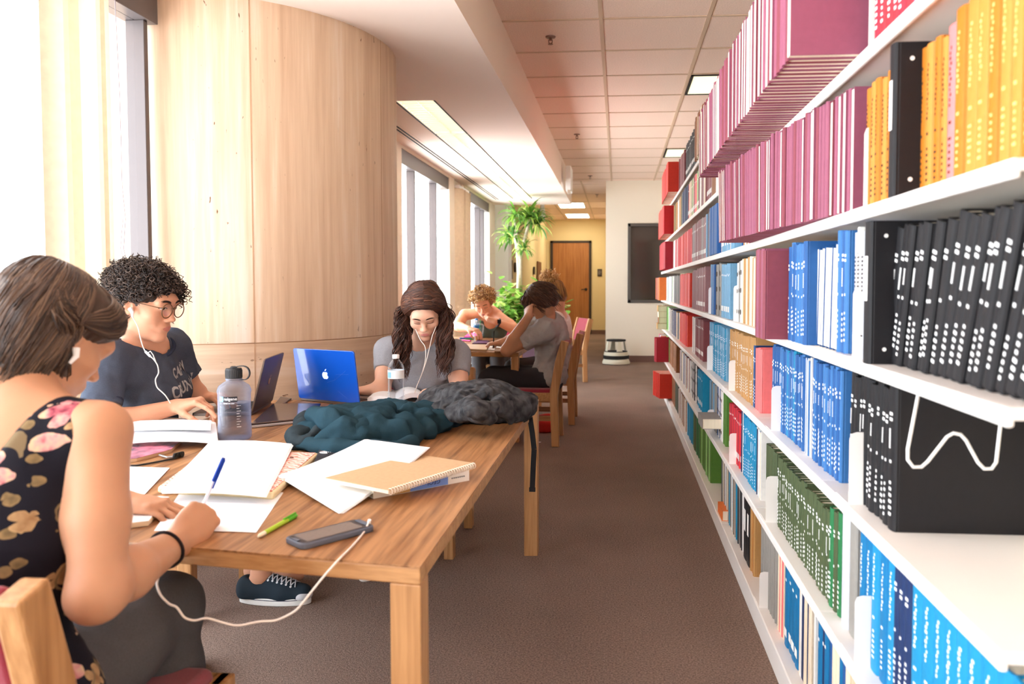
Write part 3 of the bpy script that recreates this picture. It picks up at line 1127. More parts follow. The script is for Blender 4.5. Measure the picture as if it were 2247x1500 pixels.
# wire book support hanging under the fourth shelf
t = thing('wire_book_support', 'bent white wire book support hanging in front of the big black volume', 'book support', (0, 0, 0))
Yw = 1.44
wp = [(2016, 860), (1992, 985), (1992, 1008), (2004, 1024), (2022, 1024), (2036, 1012), (2078, 958), (2092, 950), (2108, 953), (2120, 966), (2146, 1014), (2160, 1028),
      (2176, 1028), (2186, 1014), (2195, 935), (2197, 900)]
P = np.array([at(x, y, Yw) for x, y in wp])
P[:, 2] = np.minimum(P[:, 2], 1.06)
MB().tube(P, 0.0032, 8).build('wire', M_white, t, smooth=True, auto=180)

# things lying flat or stacked on the shelves
def flat(name, lab, cat, px, row, x0, size, col, n=1, dz=0.0, group=None):
    Y = Yof(px, ROWS[row])
    for k in range(n):
        w, l, h = size
        j = rb.uniform(-.01, .01) if n > 1 else 0
        t = thing(name, lab if n == 1 else lab.replace('#', ordinal(k + 1)), cat, (SX + x0 + j, Y, ROWS[row] + dz + k * h), group=group)
        c = MB().prism([(0, 0), (l, 0), (l, .002), (.003, .002), (.003, h - .002), (l, h - .002), (l, h), (0, h)], 0, w, axis='y', M=Matrix.Identity(4))
        c.build('cover', cover_mat(col if isinstance(col, str) else col[k % len(col)]), t)
        MB().box((.003, .003, .002), (l - .003, w - .003, h - .002)).build('pages', M_pages, t)


flat('book', 'orange book lying flat on the bottom shelf beside green volumes', 'book', 1580, 'G', .01, (.17, .24, .05), 'orange')
flat('book', 'blue volume lying flat on top of the olive volumes, sixth shelf', 'book', 1716, 'F', .06, (.17, .22, .05), 'blue', dz=.245)
flat('box_file', 'grey box lying flat and jutting out over the sixth shelf edge', 'box', 1566, 'F', -.06, (.22, .26, .055), 'grey', dz=.06)
flat('book', 'brown book lying flat, # from the bottom of the stack jutting from the fifth shelf', 'book', 1456, 'E', -.06, (.22, .22, .065), ['tan', 'brown', 'cream', 'tan'], n=4,
     group='books lying flat at the far end of the fifth shelf')
# red boxes jutting out at the far end of the lower shelves
for (row, px, lab, n, col, x0) in (('F', 1460, 'dark red volume jutting from the far end of the sixth shelf', 2, 'crimson', -.10), ('G', 1466, 'red volume jutting from the far end of the bottom shelf', 5, 'scarlet', -.09)):
    Y = Yof(px, ROWS[row])
    for k in range(n):
        t = thing('book', lab + ', ' + ordinal(k + 1) + ' from the camera', 'book', (SX + x0 - .012 * k, Y + .062 * k, ROWS[row] + (.02 if row == 'G' else 0)), group='red volumes jutting out at the far end')
        c, p = book_mesh(.058, .25 + (.01 * k if row == 'F' else 0), .2, False, 0)
        c.build('cover', cover_mat(col), t)
        p.build('pages', M_pages, t)

# ---------------------------------------------------------------- soft shapes: blended round forms turned into one skin
def _hash(i, j, k):
    n = (i * 73856093) ^ (j * 19349663) ^ (k * 83492791)
    n = (n ^ (n >> 13)) * 1274126177
    n = n ^ (n >> 16)
    return (n & 0xFFFF) / 65535.0


def vnoise(p, s, seed=0):
    """smooth value noise in [0,1] for points p (N,3)"""
    q = p * s + seed * 17.13
    i = np.floor(q).astype(np.int64)
    f = q - i
    f = f * f * (3 - 2 * f)
    r = 0
    for a in (0, 1):
        for b in (0, 1):
            for c in (0, 1):
                w = (f[:, 0] if a else 1 - f[:, 0]) * (f[:, 1] if b else 1 - f[:, 1]) * (f[:, 2] if c else 1 - f[:, 2])
                r = r + w * _hash(i[:, 0] + a, i[:, 1] + b, i[:, 2] + c)
    return r


def smin(a, b, k):
    h = np.maximum(k - np.abs(a - b), 0) / k
    return np.minimum(a, b) - h * h * k * 0.25


class Soft:
    """list of round forms: union with blend k, or cut away; each is evaluated only near its own bounds"""

    def __init__(self):
        self.p = []

    def _put(self, fn, c, r, op, k):
        self.p.append((fn, np.asarray(c, float), float(r), op, k))
        return self

    def cap(self, a, b, ra, rb=None, k=0.02, op='u', flat=None):
        """round cone a->b; flat=(direction, factor) squeezes it along a direction"""
        a, b = np.asarray(a, float), np.asarray(b, float)
        rb = ra if rb is None else rb
        ab = b - a
        L = max(ab @ ab, 1e-12)
        if flat is not None:
            u = np.asarray(flat[0], float)
            u = u / np.linalg.norm(u)
            q = flat[1]

        def fn(P):
            d = P - a
            t = np.clip((d @ ab) / L, 0, 1)
            v = d - t[:, None] * ab
            rr = ra + (rb - ra) * t
            if flat is not None:
                c = v @ u
                v = v + np.outer(c * (1 / q - 1), u)
                return (np.sqrt((v * v).sum(1)) - rr) * (q if q < 1 else 1)
            return np.sqrt((v * v).sum(1)) - rr

        s = 1.0 if flat is None else max(1.0, flat[1])
        return self._put(fn, (a + b) / 2, math.sqrt(L) / 2 + max(ra, rb) * s, op, k)

    def chain(self, pts, rs, k=0.015, op='u', flat=None):
        for i in range(len(pts) - 1):
            self.cap(pts[i], pts[i + 1], rs[i], rs[i + 1], k, op, flat)
        return self

    def ell(self, c, r, k=0.02, op='u', rot=None):
        c, r = np.asarray(c, float), np.asarray(r, float)
        Rm = None if rot is None else np.asarray(rot, float)

        def fn(P):
            d = P - c
            if Rm is not None:
                d = d @ Rm
            k0 = np.sqrt(((d / r) ** 2).sum(1))
            k1 = np.sqrt(((d / (r * r)) ** 2).sum(1)) + 1e-9
            return k0 * (k0 - 1) / k1

        return self._put(fn, c, max(r), op, k)

    def rbox(self, c, h, rad, k=0.02, op='u', rot=None):
        c, h = np.asarray(c, float), np.asarray(h, float)
        Rm = None if rot is None else np.asarray(rot, float)

        def fn(P):
            d = P - c
            if Rm is not None:
                d = d @ Rm
            q = np.abs(d) - (h - rad)
            return np.sqrt((np.maximum(q, 0) ** 2).sum(1)) + np.minimum(q.max(1), 0) - rad

        return self._put(fn, c, float(np.linalg.norm(h)), op, k)

    def plane(self, p, n, k=0.004):
        """cut away everything on the n side of p"""
        p, n = np.asarray(p, float), np.asarray(n, float)
        n = n / np.linalg.norm(n)
        return self._put(lambda P: -((P - p) @ n), p, 1e3, 's', k)

    def both(self, fn, k=0.004):
        """keep only what lies inside fn too"""
        return self._put(lambda P: -fn(P), (0, 0, 0), 1e3, 's', k)

    def __call__(self, P, sel=None, disp=None):
        d = np.full(len(P), 1.0)
        for j in (range(len(self.p)) if sel is None else sel):
            fn, c, r, op, k = self.p[j]
            e = fn(P)
            d = smin(d, e, k) if op == 'u' else -smin(-d, e, k)
        if disp is not None:
            d = d + disp(P)
        return d

    def bounds(self):
        lo, hi = np.full(3, 1e9), np.full(3, -1e9)
        for fn, c, r, op, k in self.p:
            if op == 'u':
                lo = np.minimum(lo, c - r - 0.02)
                hi = np.maximum(hi, c + r + 0.02)
        return lo, hi

    def mesh(self, h, disp=None, box=None, B=8):
        """naive surface nets, block by block: returns (verts, quads)"""
        lo, hi = self.bounds() if box is None else (np.asarray(box[0], float), np.asarray(box[1], float))
        nb = np.ceil((hi - lo) / (h * B)).astype(int) + 1
        cs = np.array([p[1] for p in self.p])
        rs = np.array([p[2] for p in self.p])
        isu = np.array([p[3] == 'u' for p in self.p])
        br = h * B * math.sqrt(3) / 2
        vox = {}
        gi = np.stack(np.meshgrid(*[np.arange(n) for n in nb], indexing='ij'), -1).reshape(-1, 3)
        cen = lo + (gi + 0.5) * h * B
        # coarse pass
        d0 = np.full(len(cen), 1.0)
        for s in range(0, len(cen), 20000):
            d0[s:s + 20000] = self(cen[s:s + 20000])
        keep = np.abs(d0) < br + 0.03
        loc = np.stack(np.meshgrid(*[np.arange(B + 1)] * 3, indexing='ij'), -1).reshape(-1, 3)
        V, F = [], []
        vid = {}
        pend = []
        nV = 0
        cell_pts = []
        cell_keys = []
        edges_x = []
        for b, c in zip(gi[keep], cen[keep]):
            near = np.linalg.norm(cs - c, axis=1) - rs < br + 0.07
            sel = np.nonzero(near)[0]
            if not isu[sel].any():
                continue
            P = lo + (b * B + loc) * h
            D = self(P, sel, disp).reshape(B + 1, B + 1, B + 1)
            if D.min() > 0 or D.max() < 0:
                continue
            S = D < 0
            # cell vertices
            acc = np.zeros((B, B, B, 3))
            cnt = np.zeros((B, B, B))
            for ax in range(3):
                sl0 = [slice(None)] * 3
                sl1 = [slice(None)] * 3
                sl0[ax] = slice(0, B)
                sl1[ax] = slice(1, B + 1)
                d0_, d1_ = D[tuple(sl0)], D[tuple(sl1)]
                cr = (d0_ < 0) != (d1_ < 0)
                t = np.where(cr, d0_ / np.where(cr, d0_ - d1_, 1), 0)
                o = [a for a in range(3) if a != ax]
                for u in (0, 1):
                    for w in (0, 1):
                        su = [slice(None)] * 3
                        su[o[0]] = slice(u, B + u)
                        su[o[1]] = slice(w, B + w)
                        c_ = cr[tuple(su)]
                        t_ = t[tuple(su)]
                        pos = np.zeros((B, B, B, 3))
                        pos[..., ax] = t_
                        pos[..., o[0]] = u
                        pos[..., o[1]] = w
                        acc += pos * c_[..., None]
                        cnt += c_
            act = cnt > 0
            ii = np.argwhere(act)
            pp = acc[act] / cnt[act][:, None]
            cell_keys.append(ii + b * B)
            cell_pts.append(lo + (ii + b * B + pp) * h)
            for ax in range(3):
                sl0 = [slice(0, B)] * 3
                sl1 = [slice(0, B)] * 3
                sl1[ax] = slice(1, B + 1)
                s0, s1 = S[tuple(sl0)], S[tuple(sl1)]
                e = np.argwhere(s0 != s1)
                if len(e):
                    edges_x.append(np.c_[e + b * B, np.full(len(e), ax), s0[s0 != s1]])
        if not cell_keys:
            return np.zeros((0, 3)), np.zeros((0, 4), int)
        K = np.concatenate(cell_keys)
        V = np.concatenate(cell_pts)
        n = nb * B + 2
        key = lambda a: (a[:, 0].astype(np.int64) * n[1] + a[:, 1]) * n[2] + a[:, 2]
        kk = key(K)
        order = np.argsort(kk)
        ks = kk[order]
        E = np.concatenate(edges_x)
        quads = []
        for ax in range(3):
            e = E[E[:, 3] == ax]
            u, w = (ax + 1) % 3, (ax + 2) % 3
            c = []
            ok = np.ones(len(e), bool)
            for du, dw in ((-1, -1), (0, -1), (0, 0), (-1, 0)):
                q = e[:, :3].copy()
                q[:, u] += du
                q[:, w] += dw
                ok &= (q >= 0).all(1)
                k_ = key(np.maximum(q, 0))
                pos = np.clip(np.searchsorted(ks, k_), 0, len(ks) - 1)
                ok &= ks[pos] == k_
                c.append(order[pos])
            c = np.stack(c, 1)
            ins = e[:, 4] == 1
            c[~ins] = c[~ins][:, ::-1]
            quads.append(c[ok])
        return V, np.concatenate(quads)

    def build(self, name, mats, parent=None, h=0.005, disp=None, paint=None, box=None, relax=1, post=None):
        V, Q = self.mesh(h, disp, box)
        V = smooth_mesh(V, Q, relax)
        if post is not None:
            V = post(V)
        return raw_mesh(name, V, Q, mats, parent, paint)


def hug(S, paths, lo=.0005, hi=.004, seed=1, only_in=True, frac=1.0):
    """push path points that sink under the form S out to just above its skin"""
    rnd_ = np.random.RandomState(seed)
    n = [len(p) for p in paths]
    P = np.concatenate([np.asarray(p, float) for p in paths])
    tg = np.repeat(rnd_.uniform(lo, hi, len(paths)), n)
    for _ in range(3):
        d = S(P)
        e = 1e-3
        g = np.stack([S(P + np.eye(3)[k] * e) - d for k in range(3)], 1)
        g /= np.linalg.norm(g, axis=1)[:, None] + 1e-9
        m = d < tg
        P[m] += g[m] * (tg - d)[m][:, None]
    return np.split(P, np.cumsum(n)[:-1])


def smooth_mesh(V, Q, n, w=0.5):
    for _ in range(n):
        acc = np.zeros_like(V)
        cnt = np.zeros(len(V))
        for a, b in ((0, 1), (1, 2), (2, 3), (3, 0)):
            np.add.at(acc, Q[:, a], V[Q[:, b]])
            np.add.at(acc, Q[:, b], V[Q[:, a]])
            np.add.at(cnt, Q[:, a], 1)
            np.add.at(cnt, Q[:, b], 1)
        m = cnt > 0
        V = V.copy()
        V[m] = V[m] * (1 - w) + w * acc[m] / cnt[m][:, None]
    return V


def raw_mesh(name, V, Q, mats, parent=None, paint=None, smooth=True):
    me = bpy.data.meshes.new(name)
    k = Q.shape[1]
    me.vertices.add(len(V))
    me.vertices.foreach_set('co', np.asarray(V, np.float32).ravel())
    me.loops.add(len(Q) * k)
    me.loops.foreach_set('vertex_index', np.asarray(Q, np.int32).ravel())
    me.polygons.add(len(Q))
    me.polygons.foreach_set('loop_start', np.arange(0, len(Q) * k, k, dtype=np.int32))
    me.update(calc_edges=True)
    if not isinstance(mats, (list, tuple)):
        mats = [mats]
    for m in mats:
        me.materials.append(m)
    if paint is not None:
        C = V[Q].mean(1)
        me.polygons.foreach_set('material_index', np.asarray(paint(C), np.int32))
    if smooth:
        me.polygons.foreach_set('use_smooth', np.ones(len(Q), bool))
    me.validate()
    o = bpy.data.objects.new(name, me)
    COL.objects.link(o)
    if parent is not None:
        o.parent = parent
    return o


def strands(name, paths, radius, mats, parent=None, n=4, taper=0.35, mi=None, flat=1.0):
    """many thin tapering tubes in one mesh (hair): paths is a list of (k,3) arrays"""
    Vs, Qs, Ms = [], [], []
    o = 0
    for s, P in enumerate(paths):
        P = np.asarray(P, float)
        k = len(P)
        t = np.gradient(P, axis=0)
        t /= np.linalg.norm(t, axis=1)[:, None] + 1e-12
        ref = np.array([0.31, 0.62, 0.72])
        u = np.cross(t, ref)
        u /= np.linalg.norm(u, axis=1)[:, None] + 1e-9
        w = np.cross(t, u)
        r0 = radius[s] if hasattr(radius, '__len__') else radius
        rr = r0 * np.interp(np.linspace(0, 1, k), [0, 0.15, 0.7, 1], [0.7, 1, 0.9, taper])
        ang = np.arange(n) * 2 * math.pi / n
        ring = P[:, None, :] + rr[:, None, None] * (np.cos(ang)[None, :, None] * u[:, None, :] + flat * np.sin(ang)[None, :, None] * w[:, None, :])
        Vs.append(ring.reshape(-1, 3))
        i = np.arange(k - 1)[:, None] * n
        j = np.arange(n)[None, :]
        j2 = (j + 1) % n
        q = np.stack([i + j, i + j2, i + n + j2, i + n + j], -1).reshape(-1, 4) + o
        Qs.append(q)
        if mi is not None:
            Ms.append(np.full(len(q), mi[s]))
        o += k * n
    ob = raw_mesh(name, np.concatenate(Vs), np.concatenate(Qs), mats, parent)
    if mi is not None:
        ob.data.polygons.foreach_set('material_index', np.concatenate(Ms).astype(np.int32))
    return ob

# ---------------------------------------------------------------- tables and chairs
OAK = ((206, 150, 92), (176, 116, 62))
M_oak_y = wood_mat('oak_lengthwise', (182, 132, 88), (118, 76, 44), 0.9, 'y')
M_oak_x = wood_mat('oak_crosswise', (194, 146, 98), (158, 110, 66), 0.9, 'x')
M_oak_z = wood_mat('oak_upright', (194, 146, 98), (158, 110, 66), 0.9, 'z')
M_red = mat('wine_upholstery', (146, 44, 62), rough=0.9, spec=0.1, bump=0.6, bscale=500, sheen=0.3)
TZ = 0.72


def table(label, quad, leg=0.063, thick=0.037):
    """quad: near right, far right, far left, near left corners of the top"""
    t = thing('library_table', label, 'table', (0, 0, 0))
    MB().prism(quad, TZ - 0.004, TZ).build('tabletop', M_oak_y, t)
    q = [Vector((x, y)) for x, y in quad]
    e = MB()
    c = sum(q, Vector((0, 0))) / 4
    inn = [p + (c - p).normalized() * 0.06 for p in q]
    for i in range(4):
        j = (i + 1) % 4
        e.prism([q[i], q[j], inn[j], inn[i]], TZ - thick, TZ - 0.0042)
    e.build('edge_band', M_oak_x, t, bevel=0.003)
    MB().prism(inn, TZ - thick + 0.006, TZ - 0.0042).build('underside_panel', M_oak_x, t)
    for i in range(4):
        a = (q[(i + 1) % 4] - q[i]).normalized() * leg
        b = (q[(i - 1) % 4] - q[i]).normalized() * leg
        MB().prism([q[i], q[i] + a, q[i] + a + b, q[i] + b], 0.0, TZ - thick).build('leg', M_oak_z, t, bevel=0.003)
    return t


T1 = [(-0.372, 1.435), (-0.369, 3.62), (-1.64, 3.50), (-1.66, 1.62)]
T2 = [(-0.79, 6.16), (-0.79, 8.05), (-2.0 + 0.02, 8.05), (-2.0 + 0.02, 6.30)]
table('long oak library table in front, covered with papers, laptops and a backpack', T1)
table('oak library table further back where three students sit', T2)


def make_chair(label):
    t = thing('library_chair', label, 'chair', group='oak chairs with wine red upholstery')
    w, d, sz = 0.25, 0.245, 0.44
    s = MB()
    s.box((-w + 0.03, -d + 0.03, sz - 0.045), (w - 0.03, d - 0.02, sz + 0.005))
    s.build('seat', M_red, t, bevel=0.02, seg=3, smooth=True)
    f = MB()
    f.box((-w + 0.005, -d + 0.03, sz - 0.085), (-w + 0.03, d, sz - 0.02)).box((w - 0.03, -d + 0.03, sz - 0.085), (w - 0.005, d, sz - 0.02))
    f.box((-w + 0.03, d - 0.025, sz - 0.085), (w - 0.03, d, sz - 0.02)).box((-w + 0.03, -d + 0.02, sz - 0.085), (w - 0.03, -d + 0.045, sz - 0.02))
    f.build('seat_frame', M_oak_x, t, bevel=0.004)
    for sx in (-1, 1):
        x = sx * (w - 0.02)
        MB().box((x - 0.022, d - 0.055, 0.0), (x + 0.022, d, sz - 0.02)).build('leg', M_oak_z, t, bevel=0.004)
        rear = [(-d - 0.03, 0.0), (-d + 0.03, 0.0), (-d + 0.045, sz - 0.02), (-d + 0.005, 0.66), (-d - 0.045, 0.83), (-d - 0.105, 0.815), (-d - 0.06, 0.63), (-d - 0.018, sz - 0.05)]
        MB().prism(rear, x - 0.022, x + 0.022, axis='x').build('leg', M_oak_z, t, bevel=0.006)
        MB().box((x - 0.012, -d, 0.20), (x + 0.012, d - 0.03, 0.24)).build('stretcher', M_oak_y, t, bevel=0.003)
    bk = [(-d - 0.02, 0.52), (-d + 0.02, 0.53), (-d - 0.012, 0.68), (-d - 0.058, 0.825), (-d - 0.098, 0.812), (-d - 0.055, 0.65)]
    MB().prism(bk, -w + 0.045, w - 0.045, axis='x').build('backrest', M_red, t, bevel=0.012, seg=3, smooth=True)
    return t


ch = make_chair('wine red oak chair under the writer in the floral top, in the photo corner')
ch.location = (-1.07, 1.345, 0)
for (x, y, rz, lab) in (
        (-1.80, 2.96, R(-90), 'wine red oak chair under the curly-haired reader in the navy shirt'),
        (-1.0, 3.72, R(180), 'wine red oak chair under the long-haired reader in the grey shirt'),
        (-0.73, 6.26, R(90), 'wine red oak chair under the boy leaning his head on his hand'),
        (-0.66, 7.22, R(90), 'wine red oak chair under the blond student with the hair bun'),
        (-0.74, 10.25, R(112), 'empty wine red oak chair standing in the aisle before the wooden door'),
        (-1.32, 8.42, R(180), 'wine red oak chair under the blond student with the wristwatch'),
        (-1.50, 12.05, R(180), 'empty wine red oak chair beside the planter of green foliage')):
    c = copy_tree(ch)
    c.location = (x, y, 0)
    c.rotation_euler = (0, 0, rz)
    c['label'] = lab

# step stool by the white wall
t = thing('step_stool', 'round cream kick-step stool with black bands against the white wall', 'stool', (-0.035, 12.52, 0))
M_cream = mat('stool_cream', (228, 224, 206), rough=0.5)
M_blk = mat('rubber_black', (44, 44, 44), rough=0.8)
MB().lathe([(0.0, 0.012), (0.218, 0.012), (0.222, 0.03), (0.205, 0.075), (0.19, 0.09)], 40, cap=False).lathe([(0.198, 0.145), (0.19, 0.2), (0.0, 0.2)], 40, cap=False).build(
    'base', M_cream, t, smooth=True)
MB().lathe([(0.19, 0.088), (0.208, 0.094), (0.208, 0.144), (0.19, 0.147)], 40, cap=False).build('bumper_band', M_blk, t, smooth=True)
MB().lathe([(0.0, 0.198), (0.182, 0.199), (0.182, 0.212), (0.0, 0.216)], 40, cap=False).build('lower_tread', M_blk, t, smooth=True)
lg = MB()
for k in range(4):
    a = R(20 + 90 * k)
    c, s_ = math.cos(a), math.sin(a)
    lg.bar((0.165 * c, 0.165 * s_, 0.2), (0.135 * c, 0.135 * s_, 0.37), 0.10, 0.012, (c, s_, 0), w2=0.055)
lg.build('riser', M_cream, t, bevel=0.003)
MB().lathe([(0.0, 0.37), (0.15, 0.37), (0.158, 0.385), (0.15, 0.396), (0.0, 0.398)], 36, cap=False).build('top_tread', M_blk, t, smooth=True)


# ---------------------------------------------------------------- things on the long table
M_paper = mat('paper_white', (248, 248, 250), rough=0.8, spec=0.15)
M_print = mat('print_grey', (218, 219, 226), rough=0.9)


def sheet(name, label, corners, z, lift=None, thick=0.0006, n=8, lines=0, group=None, matl=None, cat='paper', under=0):
    """corners in px order: near left, near right, far right, far left; lift(u,v) raises it"""
    c = [np.array(atz(px, py, z)) for px, py in corners]
    o = c[0]
    t = thing(name, label, cat, tuple(o), group=group)

    def pos(u, v, dz=0.0):
        p = (c[0] * (1 - u) + c[1] * u) * (1 - v) + (c[3] * (1 - u) + c[2] * u) * v
        p = p + np.array([0, 0, (lift(u, v) if lift else 0.0) + dz])
        return p - o

    P = [[pos(u, v) for u in np.linspace(0, 1, n)] for v in np.linspace(0, 1, n)]
    MB().grid(P, thick=thick).build('sheet', matl or M_paper, t, smooth=True, auto=60)
    if lines:
        m = MB()
        rnd = random.Random(len(label))
        for k in range(lines):
            v = 0.12 + 0.76 * k / lines
            u1 = 0.9 - rnd.random() * .3
            m.grid([[pos(u, v, .0006) for u in np.linspace(.1, u1, 8)], [pos(u, v + .006, .0006) for u in np.linspace(.1, u1, 8)]])
        m.build('print', M_print, t, fix=False)
    for k in range(under):
        Q = [[pos(u + .012 * (k + 1), v - .008 * (k + 1), -.0012 * (k + 1)) for u in np.linspace(0, 1, n)] for v in np.linspace(0, 1, n)]
        MB().grid(Q, thick=thick).build('lower_sheet', M_paper, t, smooth=True, auto=60)
    return t


# patterned sleeve with cream edge under the sheets
t = thing('laptop_sleeve', 'coral zigzag patterned laptop sleeve with cream edge under the paper', 'sleeve', (0, 0, TZ))
c = [atz(345, 1066, TZ + .02), atz(600, 1080, TZ + .02), atz(700, 992, TZ + .02), atz(455, 985, TZ + .02)]
q = [(p[0], p[1]) for p in c]
M_zig = mat('zigzag_cloth', (244, 214, 196), rough=0.8)
N, L, b = nodes_of(M_zig)
tc = N.new('ShaderNodeTexCoord')
mp = N.new('ShaderNodeMapping')
mp.inputs['Rotation'].default_value = (0, 0, 0.25)
wv = N.new('ShaderNodeTexWave')
wv.bands_direction = 'Y'
wv.inputs['Scale'].default_value = 26
wv.inputs['Distortion'].default_value = 5.0
wv.inputs['Detail'].default_value = 0.0
wv.inputs['Detail Scale'].default_value = 2.2
rp = N.new('ShaderNodeValToRGB')
rp.color_ramp.elements[0].position, rp.color_ramp.elements[1].position = .48, .56
rp.color_ramp.elements[0].color = (*lin((244, 220, 204)), 1)
rp.color_ramp.elements[1].color = (*lin((226, 108, 92)), 1)
L.new(tc.outputs['Object'], mp.inputs[0])
L.new(mp.outputs[0], wv.inputs[0])
L.new(wv.outputs[0], rp.inputs[0])
L.new(rp.outputs[0], b.inputs['Base Color'])
MB().prism(q, 0.0005, 0.019).build('body', mat('sleeve_edge_cream', (238, 222, 180), rough=0.8), t, bevel=0.007, seg=3, smooth=True)
cc = np.mean(q, axis=0)
MB().prism([tuple(cc + (np.array(p) - cc) * .955) for p in q], 0.0188, 0.0212).build('cover_panel', M_zig, t, bevel=0.001)
p = atz(640, 1020, TZ)
MB().lathe([(0, .021), (.006, .021), (.0055, .0245), (0, .026)], 14, (p[0], p[1], 0), cap=False).build('button', mat('button_grey', (110, 84, 74), rough=.4), t, smooth=True)

# black case beyond it
t = thing('black_case', 'flat black case with white crest lying beside the coral sleeve', 'case', (0, 0, TZ))
q = [tuple(atz(x, y, TZ + .02)[:2]) for x, y in ((684, 1022), (712, 1030), (760, 994), (700, 984))]
MB().prism(q, 0.0005, 0.02).build('body', mat('case_black', (38, 38, 46), rough=0.5), t, bevel=0.004)
p = atz(716, 992, TZ + .02)
m = MB()
for r in (.006, .011, .016):
    m.tube([(p[0] + r * math.cos(a) * 1.2, p[1] + r * math.sin(a), .0205) for a in np.linspace(0, 5.2, 20)], .0012, 5)
m.build('crest', M_paper, t)

sheet('paper_sheet', 'large white paper sheets lying across the coral sleeve', [(352, 1078), (580, 1086), (640, 977), (462, 970)], TZ + .026,
      lambda u, v: .006 * math.sin(u * 3) + .012 * max(0, v - .6), lines=6, under=2)
sheet('paper_sheet', 'white paper sheet under the writing hand', [(338, 1164), (562, 1168), (622, 1080), (396, 1078)], TZ + .0008, lambda u, v: .002 * math.sin(3 * u), lines=4)
sheet('paper_sheet', 'white paper sheet lying beyond the left hand of the writer', [(255, 1085), (318, 1083), (372, 1026), (250, 1022)], TZ + .003, lines=3)
t = thing('booklet', 'open white booklet with cream page block under the left hand', 'book', (0, 0, TZ))
q = [tuple(atz(x, y, TZ + .012)[:2]) for x, y in ((262, 1150), (326, 1142), (371, 1090), (268, 1084))]
MB().prism(q, 0.0005, 0.0115).build('pages', mat('booklet_cream', (238, 214, 176), rough=.9), t, bevel=.001)
MB().prism(q, 0.0118, 0.0126).build('top_page', M_paper, t)
sheet('paper_sheet', 'curled white paper pile beside the brown spiral notebook', [(745, 1119), (838, 1072), (940, 1018), (800, 998)], TZ + .03, None) if False else None
cs = [(744, 1118), (938, 1020), (800, 999), (608, 1053)]
sheet('paper_pile', 'loose white paper pile leaning on the brown spiral notebook', cs, TZ + .011,
      lambda u, v: .0 + .050 * u * (0.5 + .5 * u) + .012 * (1 - u) * v - .009 * (1 - u) * (1 - v), lines=0, under=2)

# GEOL book and spiral notebook
t = thing('textbook', 'thick white and blue paperback under the brown spiral notebook', 'book', (0, 0, TZ))
z1 = .030
qb = [atz(820, 1094, TZ), atz(1030, 1054, TZ)]
u = (qb[1] - qb[0])[:2]
Lw = np.linalg.norm(u)
u = u / Lw
v = np.array([-u[1], u[0]])
MT = Matrix(((u[0], v[0], 0, qb[0][0]), (u[1], v[1], 0, qb[0][1]), (0, 0, 1, 0), (0, 0, 0, 1)))
M_cov = mat('textbook_white', (246, 240, 230), rough=.4)
MB().prism([(0.0005, 0), (0.2, 0), (0.2, .0015), (.0015, .0015), (.0015, z1 - .0015), (.2, z1 - .0015), (.2, z1), (0.0005, z1)], 0, Lw, axis='y',
           M=MT @ Matrix.Rotation(R(90), 4, 'Z') @ Matrix.Scale(-1, 4, (0, 1, 0)) if False else MT @ Matrix(((0, 1, 0, 0), (1, 0, 0, 0), (0, 0, 1, 0), (0, 0, 0, 1)))).build(
    'cover', M_cov, t)
MB().box((0.002, 0.002, .0016), (Lw - .002, .196, z1 - .0016), M=MT).build('pages', M_pages, t)
MB().box((Lw * .16, -.0006, .001), (Lw * .36, .0004, z1 - .001), M=MT).build('tan_block', mat('spine_tan', (222, 176, 110)), t)
MB().box((Lw * .36, -.0006, .001), (Lw * .76, .0004, z1 - .001), M=MT).build('blue_block', mat('spine_blue', (126, 158, 226)), t)


def text(name, body, size, mx, parent, matl, depth=0.0004, align='CENTER', bold=0.0):
    cu = bpy.data.curves.new(name, 'FONT')
    cu.body = body
    cu.size = size
    cu.align_x = align
    cu.align_y = 'CENTER'
    cu.extrude = depth
    cu.offset = bold
    cu.resolution_u = 3
    tmp = bpy.data.objects.new('tmp', cu)
    COL.objects.link(tmp)
    bpy.context.view_layer.update()
    me = bpy.data.meshes.new_from_object(tmp.evaluated_get(bpy.context.evaluated_depsgraph_get()))
    bpy.data.objects.remove(tmp)
    me.transform(mx)
    me.materials.clear()
    me.materials.append(matl)
    o = bpy.data.objects.new(name, me)
    COL.objects.link(o)
    if parent is not None:
        o.parent = parent
    return o


RX = Matrix.Rotation(R(90), 4, 'X')
text('spine_title', 'GEOL', .017, MT @ Matrix.Translation((Lw * .60, -.0008, z1 / 2)) @ RX @ Matrix.Rotation(R(180), 4, 'Z'), t, mat('ink_navy', (50, 60, 120)))
text('spine_small_print', 'GEOLOGY  READER', .007, MT @ Matrix.Translation((Lw * .87, -.0004, z1 / 2)) @ RX @ Matrix.Rotation(R(180), 4, 'Z'), t, mat('ink_grey', (120, 120, 120)))
bpy.data.objects.remove(bpy.data.objects['spine_small_print'])
m = MB()
for k in range(7):
    m.box((Lw * (.80 + .022 * k), -.0006, z1 * .45), (Lw * (.815 + .022 * k), .0004, z1 * .55), M=MT)
m.build('spine_small_print', mat('ink_grey', (120, 120, 120)), t)
t = thing('spiral_notebook', 'brown kraft spiral notebook lying on the white and blue paperback', 'notebook', (0, 0, TZ + z1))
q = [atz(856, 1074, TZ + z1 + .012), atz(1044, 1016, TZ + z1 + .012), atz(938, 988, TZ + z1 + .012)]
q.append(q[0] + q[2] - q[1])
u2 = (q[1] - q[0])[:2]
L2 = np.linalg.norm(u2)
u2 = u2 / L2
v2 = np.array([-u2[1], u2[0]])
W2 = float((q[2] - q[1])[:2] @ v2)
MN = Matrix(((u2[0], v2[0], 0, q[0][0]), (u2[1], v2[1], 0, q[0][1]), (0, 0, 1, 0), (0, 0, 0, 1)))
MB().box((0, .006, .001), (L2, W2, .010), M=MN).build('pages', M_pages, t)
